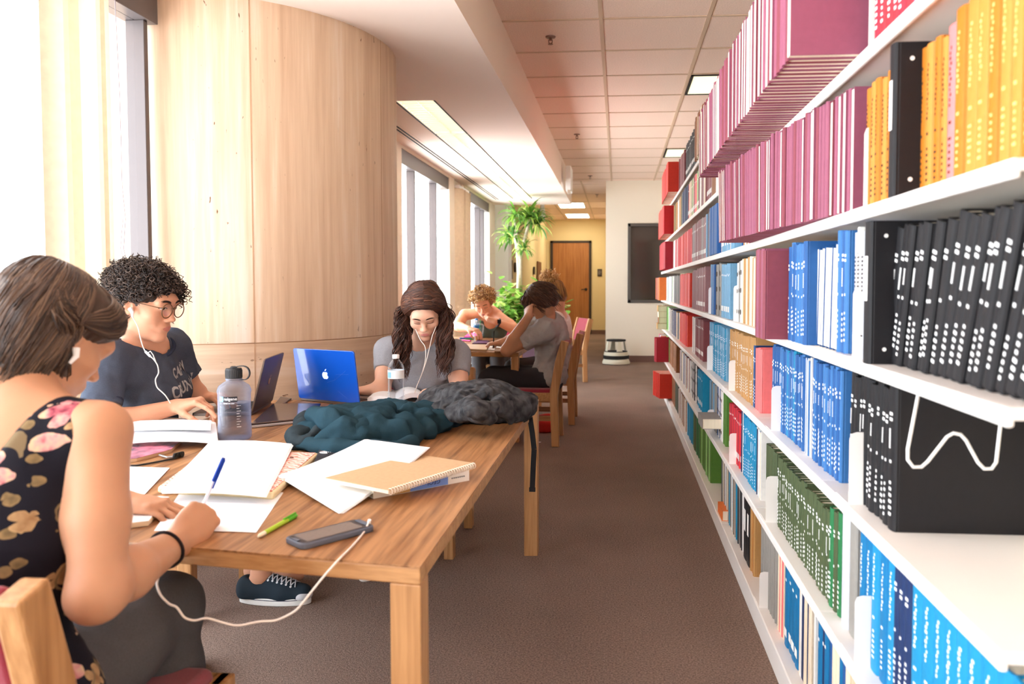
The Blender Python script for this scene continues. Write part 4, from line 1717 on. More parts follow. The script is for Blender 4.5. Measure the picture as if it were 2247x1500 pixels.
MB().box((-.001, .003, .0102), (L2 + .001, W2, .0122), M=MN).build('cover', mat('kraft_board', (200, 166, 128), rough=.8, var=.06, vscale=90), t)
m = MB()
for k in range(34):
    xx = L2 * (k + .5) / 34
    m.tube([Vector(MN @ Vector((xx, .004 + .0075 * math.cos(a), .006 + .0072 * math.sin(a)))) for a in np.linspace(0, 2 * math.pi, 13)], .0012, 5)
m.build('spiral_binding', mat('spiral_white', (240, 226, 210), rough=.4), t, smooth=True, auto=180)

# pencil
t = thing('mechanical_pencil', 'lime green mechanical pencil on the table beside the phone', 'pencil', (0, 0, TZ))
a, b_ = atz(566, 1177, TZ + .005), atz(650, 1130, TZ + .005)
a[2] = b_[2] = .005
D = b_ - a
M_lime = mat('lime_plastic', (176, 214, 64), rough=.3)
MB().tube([a + D * .16, a + D * .75], .0052, 12).build('barrel', M_lime, t, smooth=True)
MB().tube([a + D * .75, a + D * .95, a + D], [.0056, .0056, .004], 12).tube([a + D * .66 + [0, 0, .0065], a + D * .98 + [0, 0, .0065]], .0022, 8).build('cap', mat('green_plastic', (88, 186, 40), rough=.3), t, smooth=True)
MB().tube([a, a + D * .05, a + D * .16], [.002, .0048, .005], 12).build('tip', mat('eraser_cream', (238, 232, 206), rough=.6), t, smooth=True)

# phone in its grey case
t = thing('phone', 'smartphone in thick grey case, earphone cord plugged in, near the table edge', 'phone', (0, 0, TZ))
pc = [atz(664, 1196, TZ + .012), atz(826, 1153, TZ + .012), atz(794, 1133, TZ + .012), atz(648, 1168, TZ + .012)]
o = pc[0][:2]
u = (pc[1] - pc[0])[:2]
PL = np.linalg.norm(u)
u = u / PL
v = np.array([-u[1], u[0]])
PW = .078
MP = Matrix(((u[0], v[0], 0, o[0]), (u[1], v[1], 0, o[1]), (0, 0, 1, 0), (0, 0, 0, 1)))


def rr(w, h, r, x0=0, y0=0, n=6):
    out = []
    for cx, cy, a0 in ((w - r, r, -90), (w - r, h - r, 0), (r, h - r, 90), (r, r, 180)):
        for k in range(n + 1):
            a = R(a0 + 90 * k / n)
            out.append((x0 + cx + r * math.cos(a), y0 + cy + r * math.sin(a)))
    return out


M_case = mat('phone_case', (92, 96, 108), rough=.55)
MB().prism(rr(PL, PW, .016), .0006, .0125, M=MP).build('case', M_case, t, bevel=.003, seg=3)
fr = MB()
fr.prism(rr(PL - .012, PW - .012, .010, .006, .006), .0125, .0132, M=MP)
fr.build('bezel', mat('phone_bezel', (58, 56, 60), rough=.35), t)
MB().prism(rr(PL - .044, PW - .022, .004, .018, .011), .0132, .0136, M=MP).build('screen', mat('phone_screen', (122, 112, 108), rough=.25, spec=.6, var=.05, vscale=200), t)
MB().box((.003, PW * .35, .012), (.012, PW * .65, .0150), M=MP).box((PL - .014, .018, .0118), (PL - .003, PW - .016, .0155), M=MP).build('bumper', M_case, t, bevel=.002)
jack = MP @ Vector((PL - .004, PW * .30, .013)) + Vector((0, 0, TZ))

# white earphone cord: from the phone over the table edge and up to the writer
t = thing('earphone_cord', 'white earphone cord hanging in a loop over the table edge from the phone', 'cord', (0, 0, 0))
pts = [tuple(jack), tuple(jack + Vector((.004, -.004, .009)))]
for px, py, Y in ((800, 1166, 1.60), (775, 1196, 1.56), (742, 1228, 1.50)):
    p = atz(px, py, TZ + .004)
    pts.append(tuple(p))
for px, py, Y in ((712, 1262, 1.435), (672, 1312, 1.43), (650, 1340, 1.43), (606, 1362, 1.43), (570, 1362, 1.42), (520, 1374, 1.42), (484, 1364, 1.42), (452, 1354, 1.42), (428, 1362, 1.42),
                  (404, 1356, 1.41), (388, 1330, 1.41), (372, 1326, 1.41), (352, 1306, 1.41), (343, 1282, 1.42), (348, 1264, 1.45), (360, 1240, 1.5)):
    pts.append(tuple(at(px, py, Y)))
pts = np.array(pts)
# round the corners a little
s = np.linspace(0, len(pts) - 1, 140)
fine = np.stack([np.interp(s, np.arange(len(pts)), pts[:, k]) for k in range(3)], 1)
for _ in range(6):
    fine[1:-1] = (fine[:-2] + 2 * fine[1:-1] + fine[2:]) / 4
MB().tube(fine, .0021, 8).build('cord', mat('cord_white', (244, 232, 222), rough=.4), t, smooth=True, auto=180)
MB().tube([tuple(jack + Vector((0, 0, -.002))), tuple(jack + Vector((.003, -.003, .009)))], .0038, 10).build('plug', M_paper, t, smooth=True)


# ---- water bottles
def clear_mat(name, tint, rough=.05, ior=1.33, keep=.55):
    """clear plastic: mostly see-through with a glossy coat and a slight body tint"""
    m = bpy.data.materials.new(name)
    m.use_nodes = True
    nt = m.node_tree
    nt.nodes.clear()
    o = nt.nodes.new('ShaderNodeOutputMaterial')
    t_ = nt.nodes.new('ShaderNodeBsdfTransparent')
    t_.inputs[0].default_value = (*lin([255 - (255 - v) * .45 for v in tint]), 1)
    g = nt.nodes.new('ShaderNodeBsdfPrincipled')
    g.inputs['Base Color'].default_value = (*lin(tint), 1)
    g.inputs['Roughness'].default_value = rough
    g.inputs['Specular IOR Level'].default_value = .8
    lw = nt.nodes.new('ShaderNodeLayerWeight')
    lw.inputs['Blend'].default_value = .35
    k = nt.nodes.new('ShaderNodeMapRange')
    k.inputs['To Min'].default_value = 1 - keep - .33
    k.inputs['To Max'].default_value = 1 - keep + .35
    mx = nt.nodes.new('ShaderNodeMixShader')
    nt.links.new(lw.outputs['Facing'], k.inputs['Value'])
    nt.links.new(k.outputs[0], mx.inputs[0])
    nt.links.new(t_.outputs[0], mx.inputs[1])
    nt.links.new(g.outputs[0], mx.inputs[2])
    nt.links.new(mx.outputs[0], o.inputs['Surface'])
    return m


t = thing('water_bottle', 'smoky grey plastic water bottle with black loop cap beside the open laptop', 'bottle', (-1.325, 2.60, TZ))
M_smoke = clear_mat('bottle_smoke', (176, 182, 200), keep=.62)
Rb = .0555
MB().lathe([(0, .002), (Rb * .88, 0), (Rb, .008), (Rb, .045), (Rb * .97, .055), (Rb * .97, .155), (Rb, .165), (Rb, .172), (Rb * .9, .186), (Rb * .62, .198), (Rb * .46, .203), (Rb * .46, .218)], 40, cap=False).build(
    'body', M_smoke, t, smooth=True, auto=50)
MB().lathe([(0, .004), (Rb * .94, .006), (Rb * .94, .128), (0, .128)], 40, cap=False).build('water', clear_mat('bottle_water', (206, 214, 232), keep=.78), t, smooth=True, auto=50)
M_capb = mat('cap_black', (50, 49, 51), rough=.55)
m = MB().lathe([(Rb * .46, .206), (Rb * .50, .207), (Rb * .50, .2115), (Rb * .46, .212)], 32, cap=False)
m.build('collar', M_smoke, t, smooth=True, auto=40)
m = MB()
prof = [(0, .212), (Rb * .485, .212), (Rb * .485, .241), (Rb * .46, .246), (Rb * .2, .2475), (Rb * .2, .251), (Rb * .12, .253), (0, .253)]
m.lathe(prof, 40, cap=False)
for k in range(30):
    a = 2 * math.pi * k / 30
    m.tube([(Rb * .485 * math.cos(a), Rb * .485 * math.sin(a), .214), (Rb * .485 * math.cos(a), Rb * .485 * math.sin(a), .240)], .0011, 5)
m.build('cap', M_capb, t, smooth=True, auto=40)
loop = [(x / 1000, -0.005, z / 1000) for x, z in ((6, 250), (22, 254), (40, 255), (54, 248), (60, 234), (58, 220), (50, 210), (38, 206), (27, 208))]
P = np.array(loop)
s = np.linspace(0, len(P) - 1, 40)
fine = np.stack([np.interp(s, np.arange(len(P)), P[:, k]) for k in range(3)], 1)
for _ in range(4):
    fine[1:-1] = (fine[:-2] + 2 * fine[1:-1] + fine[2:]) / 4
m = MB()
for a, b_ in zip(fine[:-1], fine[1:]):
    m.bar(a, b_, .0032, .0085, (0, 1, 0))
m.build('cap_strap', M_capb, t)
lm = Matrix.Translation((0, 0, 0))


def wrap(o, Rr, a0=-math.pi / 2):
    """bend a flat label (x across, z up) round a bottle of radius Rr, facing -y"""
    for v in o.data.vertices:
        x, y, z = v.co
        a = a0 + x / Rr
        r = Rr - y
        v.co = (r * math.cos(a), r * math.sin(a), z)
    o.data.update()


m = MB().grid([[(x, -.0004, z) for x in np.linspace(-.026, .036, 14)] for z in (.1365, .1545)])
o = m.build('label_black', mat('label_black', (34, 34, 40), rough=.4), t)
wrap(o, Rb)
m = MB().grid([[(x, -.0006, z) for x in np.linspace(-.028, -.011, 6)] for z in (.1365, .1545)])
o = m.build('label_blue', mat('label_blue', (120, 178, 232), rough=.4), t)
wrap(o, Rb)
o = text('label_lettering', 'nalgene', .0145, Matrix.Translation((.013, -.0008, .1462)) @ RX, t, M_paper, depth=.0001)
wrap(o, Rb)
m = MB().tube([(-.0195 + .005 * math.cos(a), -.0008, .1455 + .005 * math.sin(a)) for a in np.linspace(0, 6.28, 18)], .001, 5)
o = m.build('label_ring', M_paper, t)
wrap(o, Rb)
o = text('origin_lettering', 'MADE IN USA', .006, Matrix.Translation((.008, -.0008, .131)) @ RX, t, M_paper, depth=.0001)
wrap(o, Rb)
m = MB()
for k in range(9):
    m.grid([[(x, -.0006, .05 + .009 * k) for x in np.linspace(.033, .033 + (.009 if k % 2 else .014), 3)], [(x, -.0006, .0512 + .009 * k) for x in np.linspace(.033, .033 + (.009 if k % 2 else .014), 3)]])
o = m.build('measure_marks', M_paper, t)
wrap(o, Rb)

M_clear = clear_mat('bottle_clear', (244, 248, 252), keep=.78)


def pet_bottle(label, loc, h=.215, r=.034, lab=(220, 232, 240), labz=(.115, .15), cap=(246, 246, 246), group=None, tintname=None):
    t = thing('water_bottle', label, 'bottle', loc, group=group)
    k = h / .215
    prof = [(0, .004), (r * .8, 0), (r, .008)]
    for i in range(7):
        prof += [(r, .014 + .012 * i), (r * .95, .020 + .012 * i)]
    prof += [(r, .10), (r * .97, .104), (r * .97, .152), (r, .157), (r * .86, .172), (r * .55, .188), (r * .38, .196), (r * .38, .202)]
    prof = [(a, b_ * k) for a, b_ in prof]
    MB().lathe(prof, 32, cap=False).build('body', tintname or M_clear, t, smooth=True, auto=60)
    MB().lathe([(0, .006 * k), (r * .93, .008 * k), (r * .93, .112 * k), (0, .112 * k)], 28, cap=False).build('water', clear_mat('pet_water', (236, 240, 246), keep=.9), t, smooth=True, auto=60)
    MB().lathe([(r * 1.005, labz[0] * k), (r * 1.005, labz[1] * k)], 32, cap=False).build('label', mat('pet_label_%d' % lab[0], lab, rough=.5), t, smooth=True)
    MB().lathe([(r * .42, .198 * k), (r * .43, .199 * k), (r * .43, .213 * k), (r * .38, .215 * k), (0, .215 * k)], 28, cap=False).build('cap', mat('pet_cap_%d' % cap[0], cap, rough=.45), t, smooth=True, auto=50)
    return t


pb = pet_bottle('clear plastic water bottle with white cap beside the open white book', (-0.985, 3.40, TZ), h=.226, r=.0365, lab=(232, 240, 246))
m = MB().grid([[(x, -.0006, z) for x in np.linspace(-.034, -.012, 8)] for z in (.125, .150)])
o = m.build('label_blue_mark', mat('label_aqua', (150, 206, 236), rough=.5), pb)
wrap(o, .0367)


# ---- laptops
def laptop(label, hinge_a, hinge_b, depth, tilt, lid_len, mbody, mlid, keys=True, logo=None, group=None):
    """hinge_a to hinge_b is the hinge line; the base extends to the left of a->b, the lid rises from the hinge and tilts away by tilt degrees"""
    a, b_ = Vector(hinge_a), Vector(hinge_b)
    u = (b_ - a)
    W = u.length
    u.normalize()
    v = Vector((-u.y, u.x, 0))
    M = Matrix(((u.x, v.x, 0, a.x), (u.y, v.y, 0, a.y), (0, 0, 1, a.z), (0, 0, 0, 1)))
    t = thing('laptop', label, 'laptop', (0, 0, 0), group=group)
    t.matrix_world = M
    MB().prism(rr(W, depth, .012), .002, .014).build('base', mbody, t, bevel=.002)
    if keys:
        k = MB()
        for r in range(5):
            for c in range(13):
                x = W * .08 + (W * .84) * c / 13
                y = depth * .10 + depth * .42 * r / 5
                k.box((x + .0012, y + .0012, .014), (x + W * .84 / 13 - .0012, y + depth * .42 / 5 - .0012, .0148))
        k.build('keyboard', mat('key_black', (40, 38, 40), rough=.6), t)
        MB().box((W * .32, depth * .60, .0139), (W * .68, depth * .94, .0143)).build('trackpad', mat('trackpad_grey', (150, 142, 140), rough=.3), t)
    LM = Matrix.Translation((0, 0, .012)) @ Matrix.Rotation(R(90 + tilt), 4, 'X')
    lid = MB().prism(rr(W, lid_len, .012), -.004, .0035, M=LM).build('lid', mlid, t, bevel=.002)
    MB().prism(rr(W - .02, lid_len - .024, .004, .01, .014), -.0048, -.0040, M=LM).build('screen', mat('screen_dark', (60, 62, 70), rough=.15, spec=.6), t)
    return t, LM, W, lid_len


def apple(parent, LM, W, Ln, s, matl, z=.0042):
    """the fruit mark on the lid"""
    M2 = LM @ Matrix.Translation((W / 2, Ln * .5, z))
    pts = []
    for k in range(60):
        a = 2 * math.pi * k / 60
        r = 1 + .06 * math.cos(2 * a) - .16 * math.exp(-((a - math.pi / 2) / .35) ** 2) - .12 * math.exp(-((a - 1.5 * math.pi) / .3) ** 2)
        x, y = .92 * r * math.cos(a), r * math.sin(a)
        dx, dy = x - 1.12, y - .18
        dd = math.hypot(dx, dy)
        if dd < .48:
            x, y = 1.12 + dx / dd * .48, .18 + dy / dd * .48
        pts.append((x * s, y * s))
    m = MB().prism(pts, 0, .0004, M=M2)
    leaf = [(s * (.02 + .42 * f + .20 * math.sin(math.pi * f)), s * (1.05 + .58 * f)) for f in np.linspace(0, 1, 8)] + [
        (s * (.02 + .42 * f - .20 * math.sin(math.pi * f)), s * (1.05 + .58 * f)) for f in np.linspace(1, 0, 8)]
    m.prism(leaf, 0, .0004, M=M2)
    return m.build('logo', matl, parent)


M_alu = mat('aluminium_grey', (142, 134, 130), rough=.35, metal=.7)
M_alul = mat('aluminium_lid', (120, 104, 94), rough=.4, metal=.55)
hb = atz(608, 872, TZ + .012)
ha = atz(552, 905, TZ + .012)
d = hb - ha
hb = ha + d / np.linalg.norm(d) * .335
t, LM, W, Ln = laptop('open grey laptop of the curly-haired reader, seen from behind its lid', (ha[0], ha[1], TZ), (hb[0], hb[1], TZ), .235, 14, .226, M_alu, M_alul)
apple(t, LM, W, Ln, .017, mat('logo_bronze', (196, 152, 104), rough=.25, metal=.6))
M_bluecase = mat('blue_clear_case', (16, 84, 196), rough=.22, spec=.6, coat=.4)
hb, ha = atz(790, 888, TZ + .006), atz(644, 874, TZ + .006)
d = ha - hb
ha = hb + d / np.linalg.norm(d) * .37
t, LM, W, Ln = laptop('open laptop in glossy blue case with glowing white fruit logo', (ha[0], ha[1], TZ), (hb[0], hb[1], TZ), .22, 8, .236, M_alu, M_bluecase)
for o in list(t.children):
    pass
apple(t, LM, W, Ln, .019, mat('logo_glow', (170, 196, 255), rough=.4, emit=.9))
m = MB()
for l in (((.05, .12), (.12, .07), (.16, .085)), ((.05, .155), (.07, .11), (.135, .085)), ((.03, .05), (.09, .035))):
    pass
for l in (((.235, .10), (.25, .125), (.325, .13)), ((.19, .085), (.24, .10), (.31, .145)), ((.30, .02), (.25, .05))):
    m.tube([LM @ Vector((x, y, .0037)) for x, y in l], .0006, 5)
m.build('scratch', mat('scratch_pale', (44, 104, 206), rough=.4), t)
# closed silver laptop between the bottle and the fleece
t = thing('laptop', 'closed silver laptop lying between the grey bottle and the dark fleece', 'laptop', (0, 0, TZ))
q = [tuple(atz(x, y, TZ + .02)[:2]) for x, y in ((550, 928), (690, 914), (704, 884), (600, 884))]
MB().prism(q, .001, .011).build('base', mat('aluminium_bright', (206, 208, 216), rough=.3, metal=.6), t, bevel=.002)
MB().prism(q, .0122, .019).build('lid', mat('lid_dark_gloss', (92, 78, 76), rough=.12, spec=.7, metal=.4), t, bevel=.002)
# small phone behind the open laptop
t = thing('phone', 'dark smartphone lying on the table between the two open laptops', 'phone', (0, 0, TZ))
q = [tuple(atz(x, y, TZ + .01)[:2]) for x, y in ((600, 886), (616, 888), (640, 872), (616, 868))]
MB().prism(q, .001, .008).build('case', mat('phone_steel', (150, 138, 130), rough=.3, metal=.5), t, bevel=.002)
cq = np.mean(q, axis=0)
MB().prism([tuple(cq + (np.array(p) - cq) * .86) for p in q], .0081, .0086).build('screen', mat('phone_glass', (90, 80, 76), rough=.15), t)

# papers and magazine between the bottle and the writer
t = thing('magazine', 'glossy pink and grey magazine under the open white booklet', 'magazine', (0, 0, TZ))
q = [tuple(atz(x, y, TZ + .012)[:2]) for x, y in ((262, 1008), (300, 1004), (375, 985), (400, 962), (262, 955))]
MB().prism(q, .0005, .010).build('pages', mat('magazine_pages', (206, 172, 140), rough=.7), t)
MB().prism(q, .0101, .0112).build('cover', mat('magazine_cover', (226, 130, 150), rough=.25, var=.8, vscale=22, rgb2=(70, 64, 84)), t)
t = thing('notebook', 'thin brown notebook lying flat beneath the pink magazine', 'notebook', (0, 0, TZ))
sheet('booklet', 'open white booklet with printed stamp beside the grey bottle', [(250, 972), (476, 968), (470, 922), (262, 922)], TZ + .024,
      lambda u, v: .012 * math.sin(v * 3.0) + .014 * math.sin(u * 2.6) - .010 * u, thick=.004, n=10, under=1, cat='booklet')
sheet('paper_sheet', 'white paper strip lying on the open booklet beside the laptop corner', [(262, 946), (462, 944), (464, 922), (264, 924)], TZ + .046,
      lambda u, v: .004 * math.sin(u * 3), n=6, cat='paper')
m = MB()
for r in range(3):
    for c in range(9):
        p = atz(446 + r * 5, 924 + c * 2.2, TZ + .05)
        m.box((p[0] - .003, p[1] - .002, p[2] - .001), (p[0] + .003, p[1] + .002, p[2] + .0015))
par = [o for o in COL.objects if o.get('label', '').startswith('white paper strip')][0]
o = m.build('printed_stamp', M_print, None)
o.parent = par
o.matrix_parent_inverse = Matrix.Translation(-Vector(par.location))
old = [o for o in COL.objects if o.name.startswith('notebook') and o.type == 'EMPTY' and not o.children]
for o in old:
    bpy.data.objects.remove(o)
# charging cable
t = thing('charging_cable', 'black charging cable with ribbed plug lying beside the magazine', 'cable', (0, 0, 0))
P = [atz(x, y, TZ + .004) for x, y in ((262, 1022), (300, 1021), (340, 1014), (380, 1006), (392, 1002))]
for p in P:
    p[2] = TZ + .004
MB().tube(P, .003, 8).build('cable', M_blk, t, smooth=True, auto=180)
m = MB()
for k in range(6):
    f = k / 5
    p = atz(384 + 16 * f, 1000 - 4 * f, TZ + .009)
    m.lathe([(0, -.0025), (.009, -.0025), (.009, .002), (0, .002)], 12, axis=Matrix.Translation(p) @ Matrix.Rotation(R(90), 4, 'Y'), cap=False)
m.build('ribbed_plug', M_blk, t)
MB().tube([atz(350, 998, TZ + .006), atz(368, 1003, TZ + .006), atz(384, 1001, TZ + .008)], .0035, 8).build('metal_lead', M_alu, t, smooth=True)


# open white book of the long-haired reader
t = thing('open_book', 'open white paperback lying in front of the long-haired reader', 'book', (0, 0, TZ))
def wing(c4, z, puff):
    c4 = [np.array(atz(x, y, z)) for x, y in c4]
    rows = []
    for v_ in np.linspace(0, 1, 6):
        row = []
        for u_ in np.linspace(0, 1, 10):
            p = (c4[0] * (1 - u_) + c4[1] * u_) * (1 - v_) + (c4[3] * (1 - u_) + c4[2] * u_) * v_
            row.append((p[0], p[1], z - TZ + puff * math.sin(math.pi * min(1, .12 + u_ * .9))))
        rows.append(row)
    return rows
MB().grid(wing([(806, 876), (868, 876), (866, 856), (830, 856)], TZ + .022, .016), thick=.022).build('left_pages', M_paper, t, smooth=True, auto=50)
MB().grid(wing([(934, 872), (868, 876), (866, 856), (912, 852)], TZ + .022, .026), thick=.022).build('right_pages', M_paper, t, smooth=True, auto=50)
q = [tuple(atz(x, y, TZ)[:2]) for x, y in ((800, 884), (938, 882), (926, 864), (816, 864))]
MB().prism(q, .0005, .0025).build('cover', mat('book_cover_grey', (196, 190, 184), rough=.6), t)

# ---- fleece jacket heaped on the table
def folds(scale, amp, seed, ridge=True):
    def f(P):
        q = P.copy()
        w = vnoise(P, scale * .6, seed + 5) - .5
        q = q + np.outer(w, [.05, .03, .02])
        n = vnoise(q, scale, seed)
        if ridge:
            n = 1 - np.abs(2 * n - 1)
        return -amp * (n - .5) - amp * .35 * (vnoise(P, scale * 3.1, seed + 2) - .5)
    return f


def drape(seed, amp, dirs, fine=.2):
    """long soft folds running along each direction in dirs"""
    def f(P):
        w = np.stack([vnoise(P, 7, seed), vnoise(P, 7, seed + 1), vnoise(P, 7, seed + 2)], 1) - .5
        q = P + w * .07
        out = 0
        for k, d in enumerate(dirs):
            d = np.asarray(d, float) / np.linalg.norm(d)
            al = q @ d
            n = vnoise((q - np.outer(al, d)) * 15 + np.outer(al, d) * 3.0, 1.0, seed + 9 * k)
            out = out + (np.abs(2 * n - 1) ** 1.3 - .5)
        return amp * out / len(dirs) + amp * fine * (vnoise(P, 60, seed + 4) - .5)
    return f


M_fleece = mat('fleece_teal', (42, 64, 74), rough=1.0, spec=.02, bump=.35, bscale=420)
M_fleece_in = mat('fleece_lining', (50, 58, 62), rough=1.0, spec=.02, bump=.35, bscale=420)


def tp(px, py, z):
    p = atz(px, py, TZ + z)
    return np.array([p[0], p[1], TZ + z])


t = thing('fleece_jacket', 'dark teal fleece jacket heaped on the table beside the grey bottle', 'jacket', (0, 0, 0))
S = Soft()
S.ell(tp(720, 940, .03), (.10, .12, .050), .06)
S.ell(tp(775, 920, .03), (.11, .12, .055), .06)
S.ell(tp(840, 918, .03), (.13, .11, .050), .06)
S.ell(tp(905, 918, .022), (.12, .10, .042), .06)
S.ell(tp(965, 912, .02), (.10, .06, .032), .05)
S.ell(tp(1005, 908, .012), (.06, .04, .020), .05)
S.ell(tp(810, 955, .015), (.16, .06, .030), .05)
S.ell(tp(930, 938, .012), (.10, .045, .022), .05)
for P_ in (((700, 955, .05), (760, 930, .085), (830, 905, .10)), ((740, 968, .035), (800, 950, .055), (880, 930, .075), (930, 905, .07)), ((790, 900, .11), (850, 895, .10), (900, 893, .085)),
           ((830, 968, .025), (890, 955, .035), (950, 930, .045)), ((880, 915, .085), (930, 912, .065), (990, 908, .040)), ((930, 930, .05), (970, 920, .04), (1015, 912, .025)),
           ((860, 940, .06), (900, 935, .055), (935, 945, .03)), ((770, 945, .06), (820, 925, .085), (850, 905, .095))):
    Q_ = [tp(*c_) - [0, 0, .012] for c_ in P_]
    S.chain(Q_, [.013, .017, .015, .012][:len(Q_)], .022)
S.plane((0, 0, TZ + .001), (0, 0, -1))
S.build('body_cloth', M_fleece, t, h=.005, disp=drape(3, .036, ((1, -.35, .0),)), relax=2)
S = Soft()
S.chain([tp(668, 972, .020), tp(740, 986, .020), tp(820, 992, .020), tp(872, 988, .021)], [.024, .028, .027, .023], k=.03)
S.plane((0, 0, TZ + .001), (0, 0, -1))
S.build('sleeve', M_fleece, t, h=.0045, disp=drape(8, .020, ((1, .1, 0),)), relax=2)
S = Soft()
S.chain([tp(872, 987, .022), tp(902, 972, .026)], [.027, .028], k=.02)
S.ell(tp(905, 970, .027), (.017, .017, .014), .01, 's')
S.plane((0, 0, TZ + .001), (0, 0, -1))
S.build('cuff', M_fleece, t, h=.004, relax=1)
S = Soft()
S.chain([tp(652, 975, .016), tp(650, 955, .030), tp(672, 928, .048), tp(700, 912, .062)], [.018, .024, .026, .024], k=.03)
S.ell(tp(690, 955, .02), (.055, .06, .026), .03)
S.chain([tp(665, 975, .02), tp(700, 950, .045), tp(720, 930, .06)], [.012, .014, .012], k=.015)
S.plane((0, 0, TZ + .001), (0, 0, -1))
S.build('hood', M_fleece_in, t, h=.0045, disp=drape(12, .022, ((1, .3, .3),)), relax=2)
S = Soft()
S.chain([tp(690, 912, .085), tp(730, 925, .082), tp(790, 944, .060), tp(828, 940, .055)], [.026, .036, .034, .022], k=.04)
S.chain([tp(740, 912, .088), tp(800, 920, .076), tp(840, 932, .062)], [.022, .027, .022], k=.04)
S.build('pocket_flap', M_fleece, t, h=.0045, disp=drape(21, .018, ((1, -.4, -.2),)), relax=2)

# ---- backpack
M_bag = mat('washed_black_canvas', (86, 86, 88), rough=.85, spec=.15, var=.55, vscale=30, rgb2=(40, 40, 43), bump=.3, bscale=600)
M_bagd = mat('strap_black', (26, 26, 29), rough=.8)
t = thing('backpack', 'washed black canvas backpack lying on the far table end, strap hanging down', 'backpack', (0, 0, 0))
S = Soft()
S.ell(tp(990, 882, .055), (.12, .13, .062), .05)
S.ell(tp(1045, 880, .075), (.13, .14, .076), .05)
S.ell(tp(1100, 885, .06), (.11, .12, .062), .05)
S.ell(tp(1020, 900, .03), (.15, .10, .040), .05)
S.ell(tp(1095, 903, .028), (.10, .08, .034), .05)
for P_ in (((960, 890, .075), (1010, 870, .115), (1060, 862, .13)), ((985, 905, .07), (1050, 892, .115), (1110, 880, .10)), ((1010, 862, .10), (1040, 885, .13), (1075, 905, .09)),
           ((1070, 860, .125), (1100, 880, .11), (1120, 902, .07)), ((950, 900, .05), (1000, 895, .09), (1040, 875, .13))):
    Q_ = [tp(*c_) - [0, 0, .016] for c_ in P_]
    S.chain(Q_, [.012, .016, .013][:len(Q_)], .022)
S.plane((0, 0, TZ + .001), (0, 0, -1))
S.build('body', M_bag, t, h=.005, disp=drape(31, .034, ((1, .25, .1),), .35), relax=2)
S = Soft()
S.ell(tp(1130, 892, .05), (.06, .08, .052), .04)
S.ell(tp(1160, 888, .045), (.035, .06, .042), .03)
S.plane((0, 0, TZ + .001), (0, 0, -1))
S.build('drawstring_mouth', M_bag, t, h=.0045, disp=drape(44, .032, ((1, .1, .6),), .3), relax=1)
S = Soft()
S.chain([tp(938, 904, .02), tp(1000, 910, .028), tp(1060, 913, .028), tp(1110, 908, .026)], [.020, .030, .031, .022], k=.03)
S.plane((0, 0, TZ + .001), (0, 0, -1))
S.build('front_pocket', M_bag, t, h=.0045, disp=drape(52, .014, ((1, 0, 0),)), relax=2)
m = MB()
m.tube([tp(1090, 905, .055), tp(1110, 890, .085), tp(1128, 868, .10), tp(1140, 862, .09)], .004, 6)
m.tube([tp(1062, 862, .12), tp(1090, 850, .13), tp(1120, 858, .115)], .006, 6)
m.build('drawcord', M_bagd, t, smooth=True, auto=180)
strap = MB()
sp = [tuple(tp(1140, 903, .03)), tuple(tp(1155, 902, .012))]
for px, py in ((1163, 915), (1168, 950), (1172, 985), (1170, 1025), (1168, 1072)):
    sp.append(tuple(at(px, py, 3.22)))
for a, b_ in zip(sp[:-1], sp[1:]):
    strap.bar(a, b_, .022, .004, (0, 1, 0))
strap.build('strap', M_bagd, t, bevel=.001)
MB().box(tuple(np.array(sp[-1]) - [.013, .004, .012]), tuple(np.array(sp[-1]) + [.013, .004, .006])).build('strap_end', M_bagd, t, bevel=.001)
# zip seam
P = [tp(952, 893, .062), tp(1000, 897, .075), tp(1060, 900, .078), tp(1110, 903, .06)]
MB().tube(P, .0025, 6).build('zip_seam', M_bagd, t, smooth=True, auto=180)

# ---- things on the table further back
def q4(pts, z=TZ + .012):
    return [tuple(atz(x, y, z)[:2]) for x, y in pts]


t = thing('laptop', 'closed wooden-toned laptop at the corner of the table further back', 'laptop', (0, 0, TZ))
q = q4(((1020, 766), (1068, 768), (1072, 757), (1024, 756)))
MB().prism(q, .001, .012).build('base', mat('laptop_gold', (206, 182, 150), rough=.35, metal=.4), t, bevel=.003)
MB().prism(q, .0125, .018).build('lid', mat('laptop_gold_lid', (222, 204, 178), rough=.35, metal=.3), t, bevel=.003)
t = thing('phone', 'phone lying beside the cup on the table further back', 'phone', (0, 0, TZ))
MB().prism(q4(((1036, 752), (1068, 752), (1074, 746), (1048, 745))), .001, .011).build('case', mat('phone_violet', (96, 70, 110), rough=.4), t, bevel=.002)
t = thing('notebook', 'white notebook under the writing hand of the boy in grey', 'notebook', (0, 0, TZ))
MB().prism(q4(((1070, 765), (1108, 768), (1112, 754), (1078, 752))), .001, .010).build('pages', M_paper, t)
t = thing('wallet', 'small brown wallet at the elbow of the boy in grey', 'wallet', (0, 0, TZ))
MB().prism(q4(((1085, 771), (1106, 771), (1108, 764), (1086, 763))), .001, .015).build('body', mat('wallet_brown', (130, 92, 58), rough=.6), t, bevel=.002)
c = atz(1050, 748, TZ)
t = thing('iced_drink_cup', 'clear plastic cup with coffee and green straw on the table further back', 'cup', (c[0], c[1], TZ))
MB().lathe([(0, .001), (.034, 0), (.052, .15)], 28, cap=False).build('cup', M_clear, t, smooth=True)
MB().lathe([(0, .003), (.033, .003), (.038, .05), (0, .05)], 24, cap=False).build('drink', mat('iced_coffee', (206, 150, 92), rough=.4), t, smooth=True, auto=50)
MB().lathe([(.054, .148), (.054, .154), (.03, .17), (0, .172)], 28, cap=False).build('lid', M_clear, t, smooth=True)
MB().tube([(0, 0, .02), (.02, .01, .215)], .004, 8).build('straw', mat('straw_green', (60, 150, 90), rough=.4), t, smooth=True)
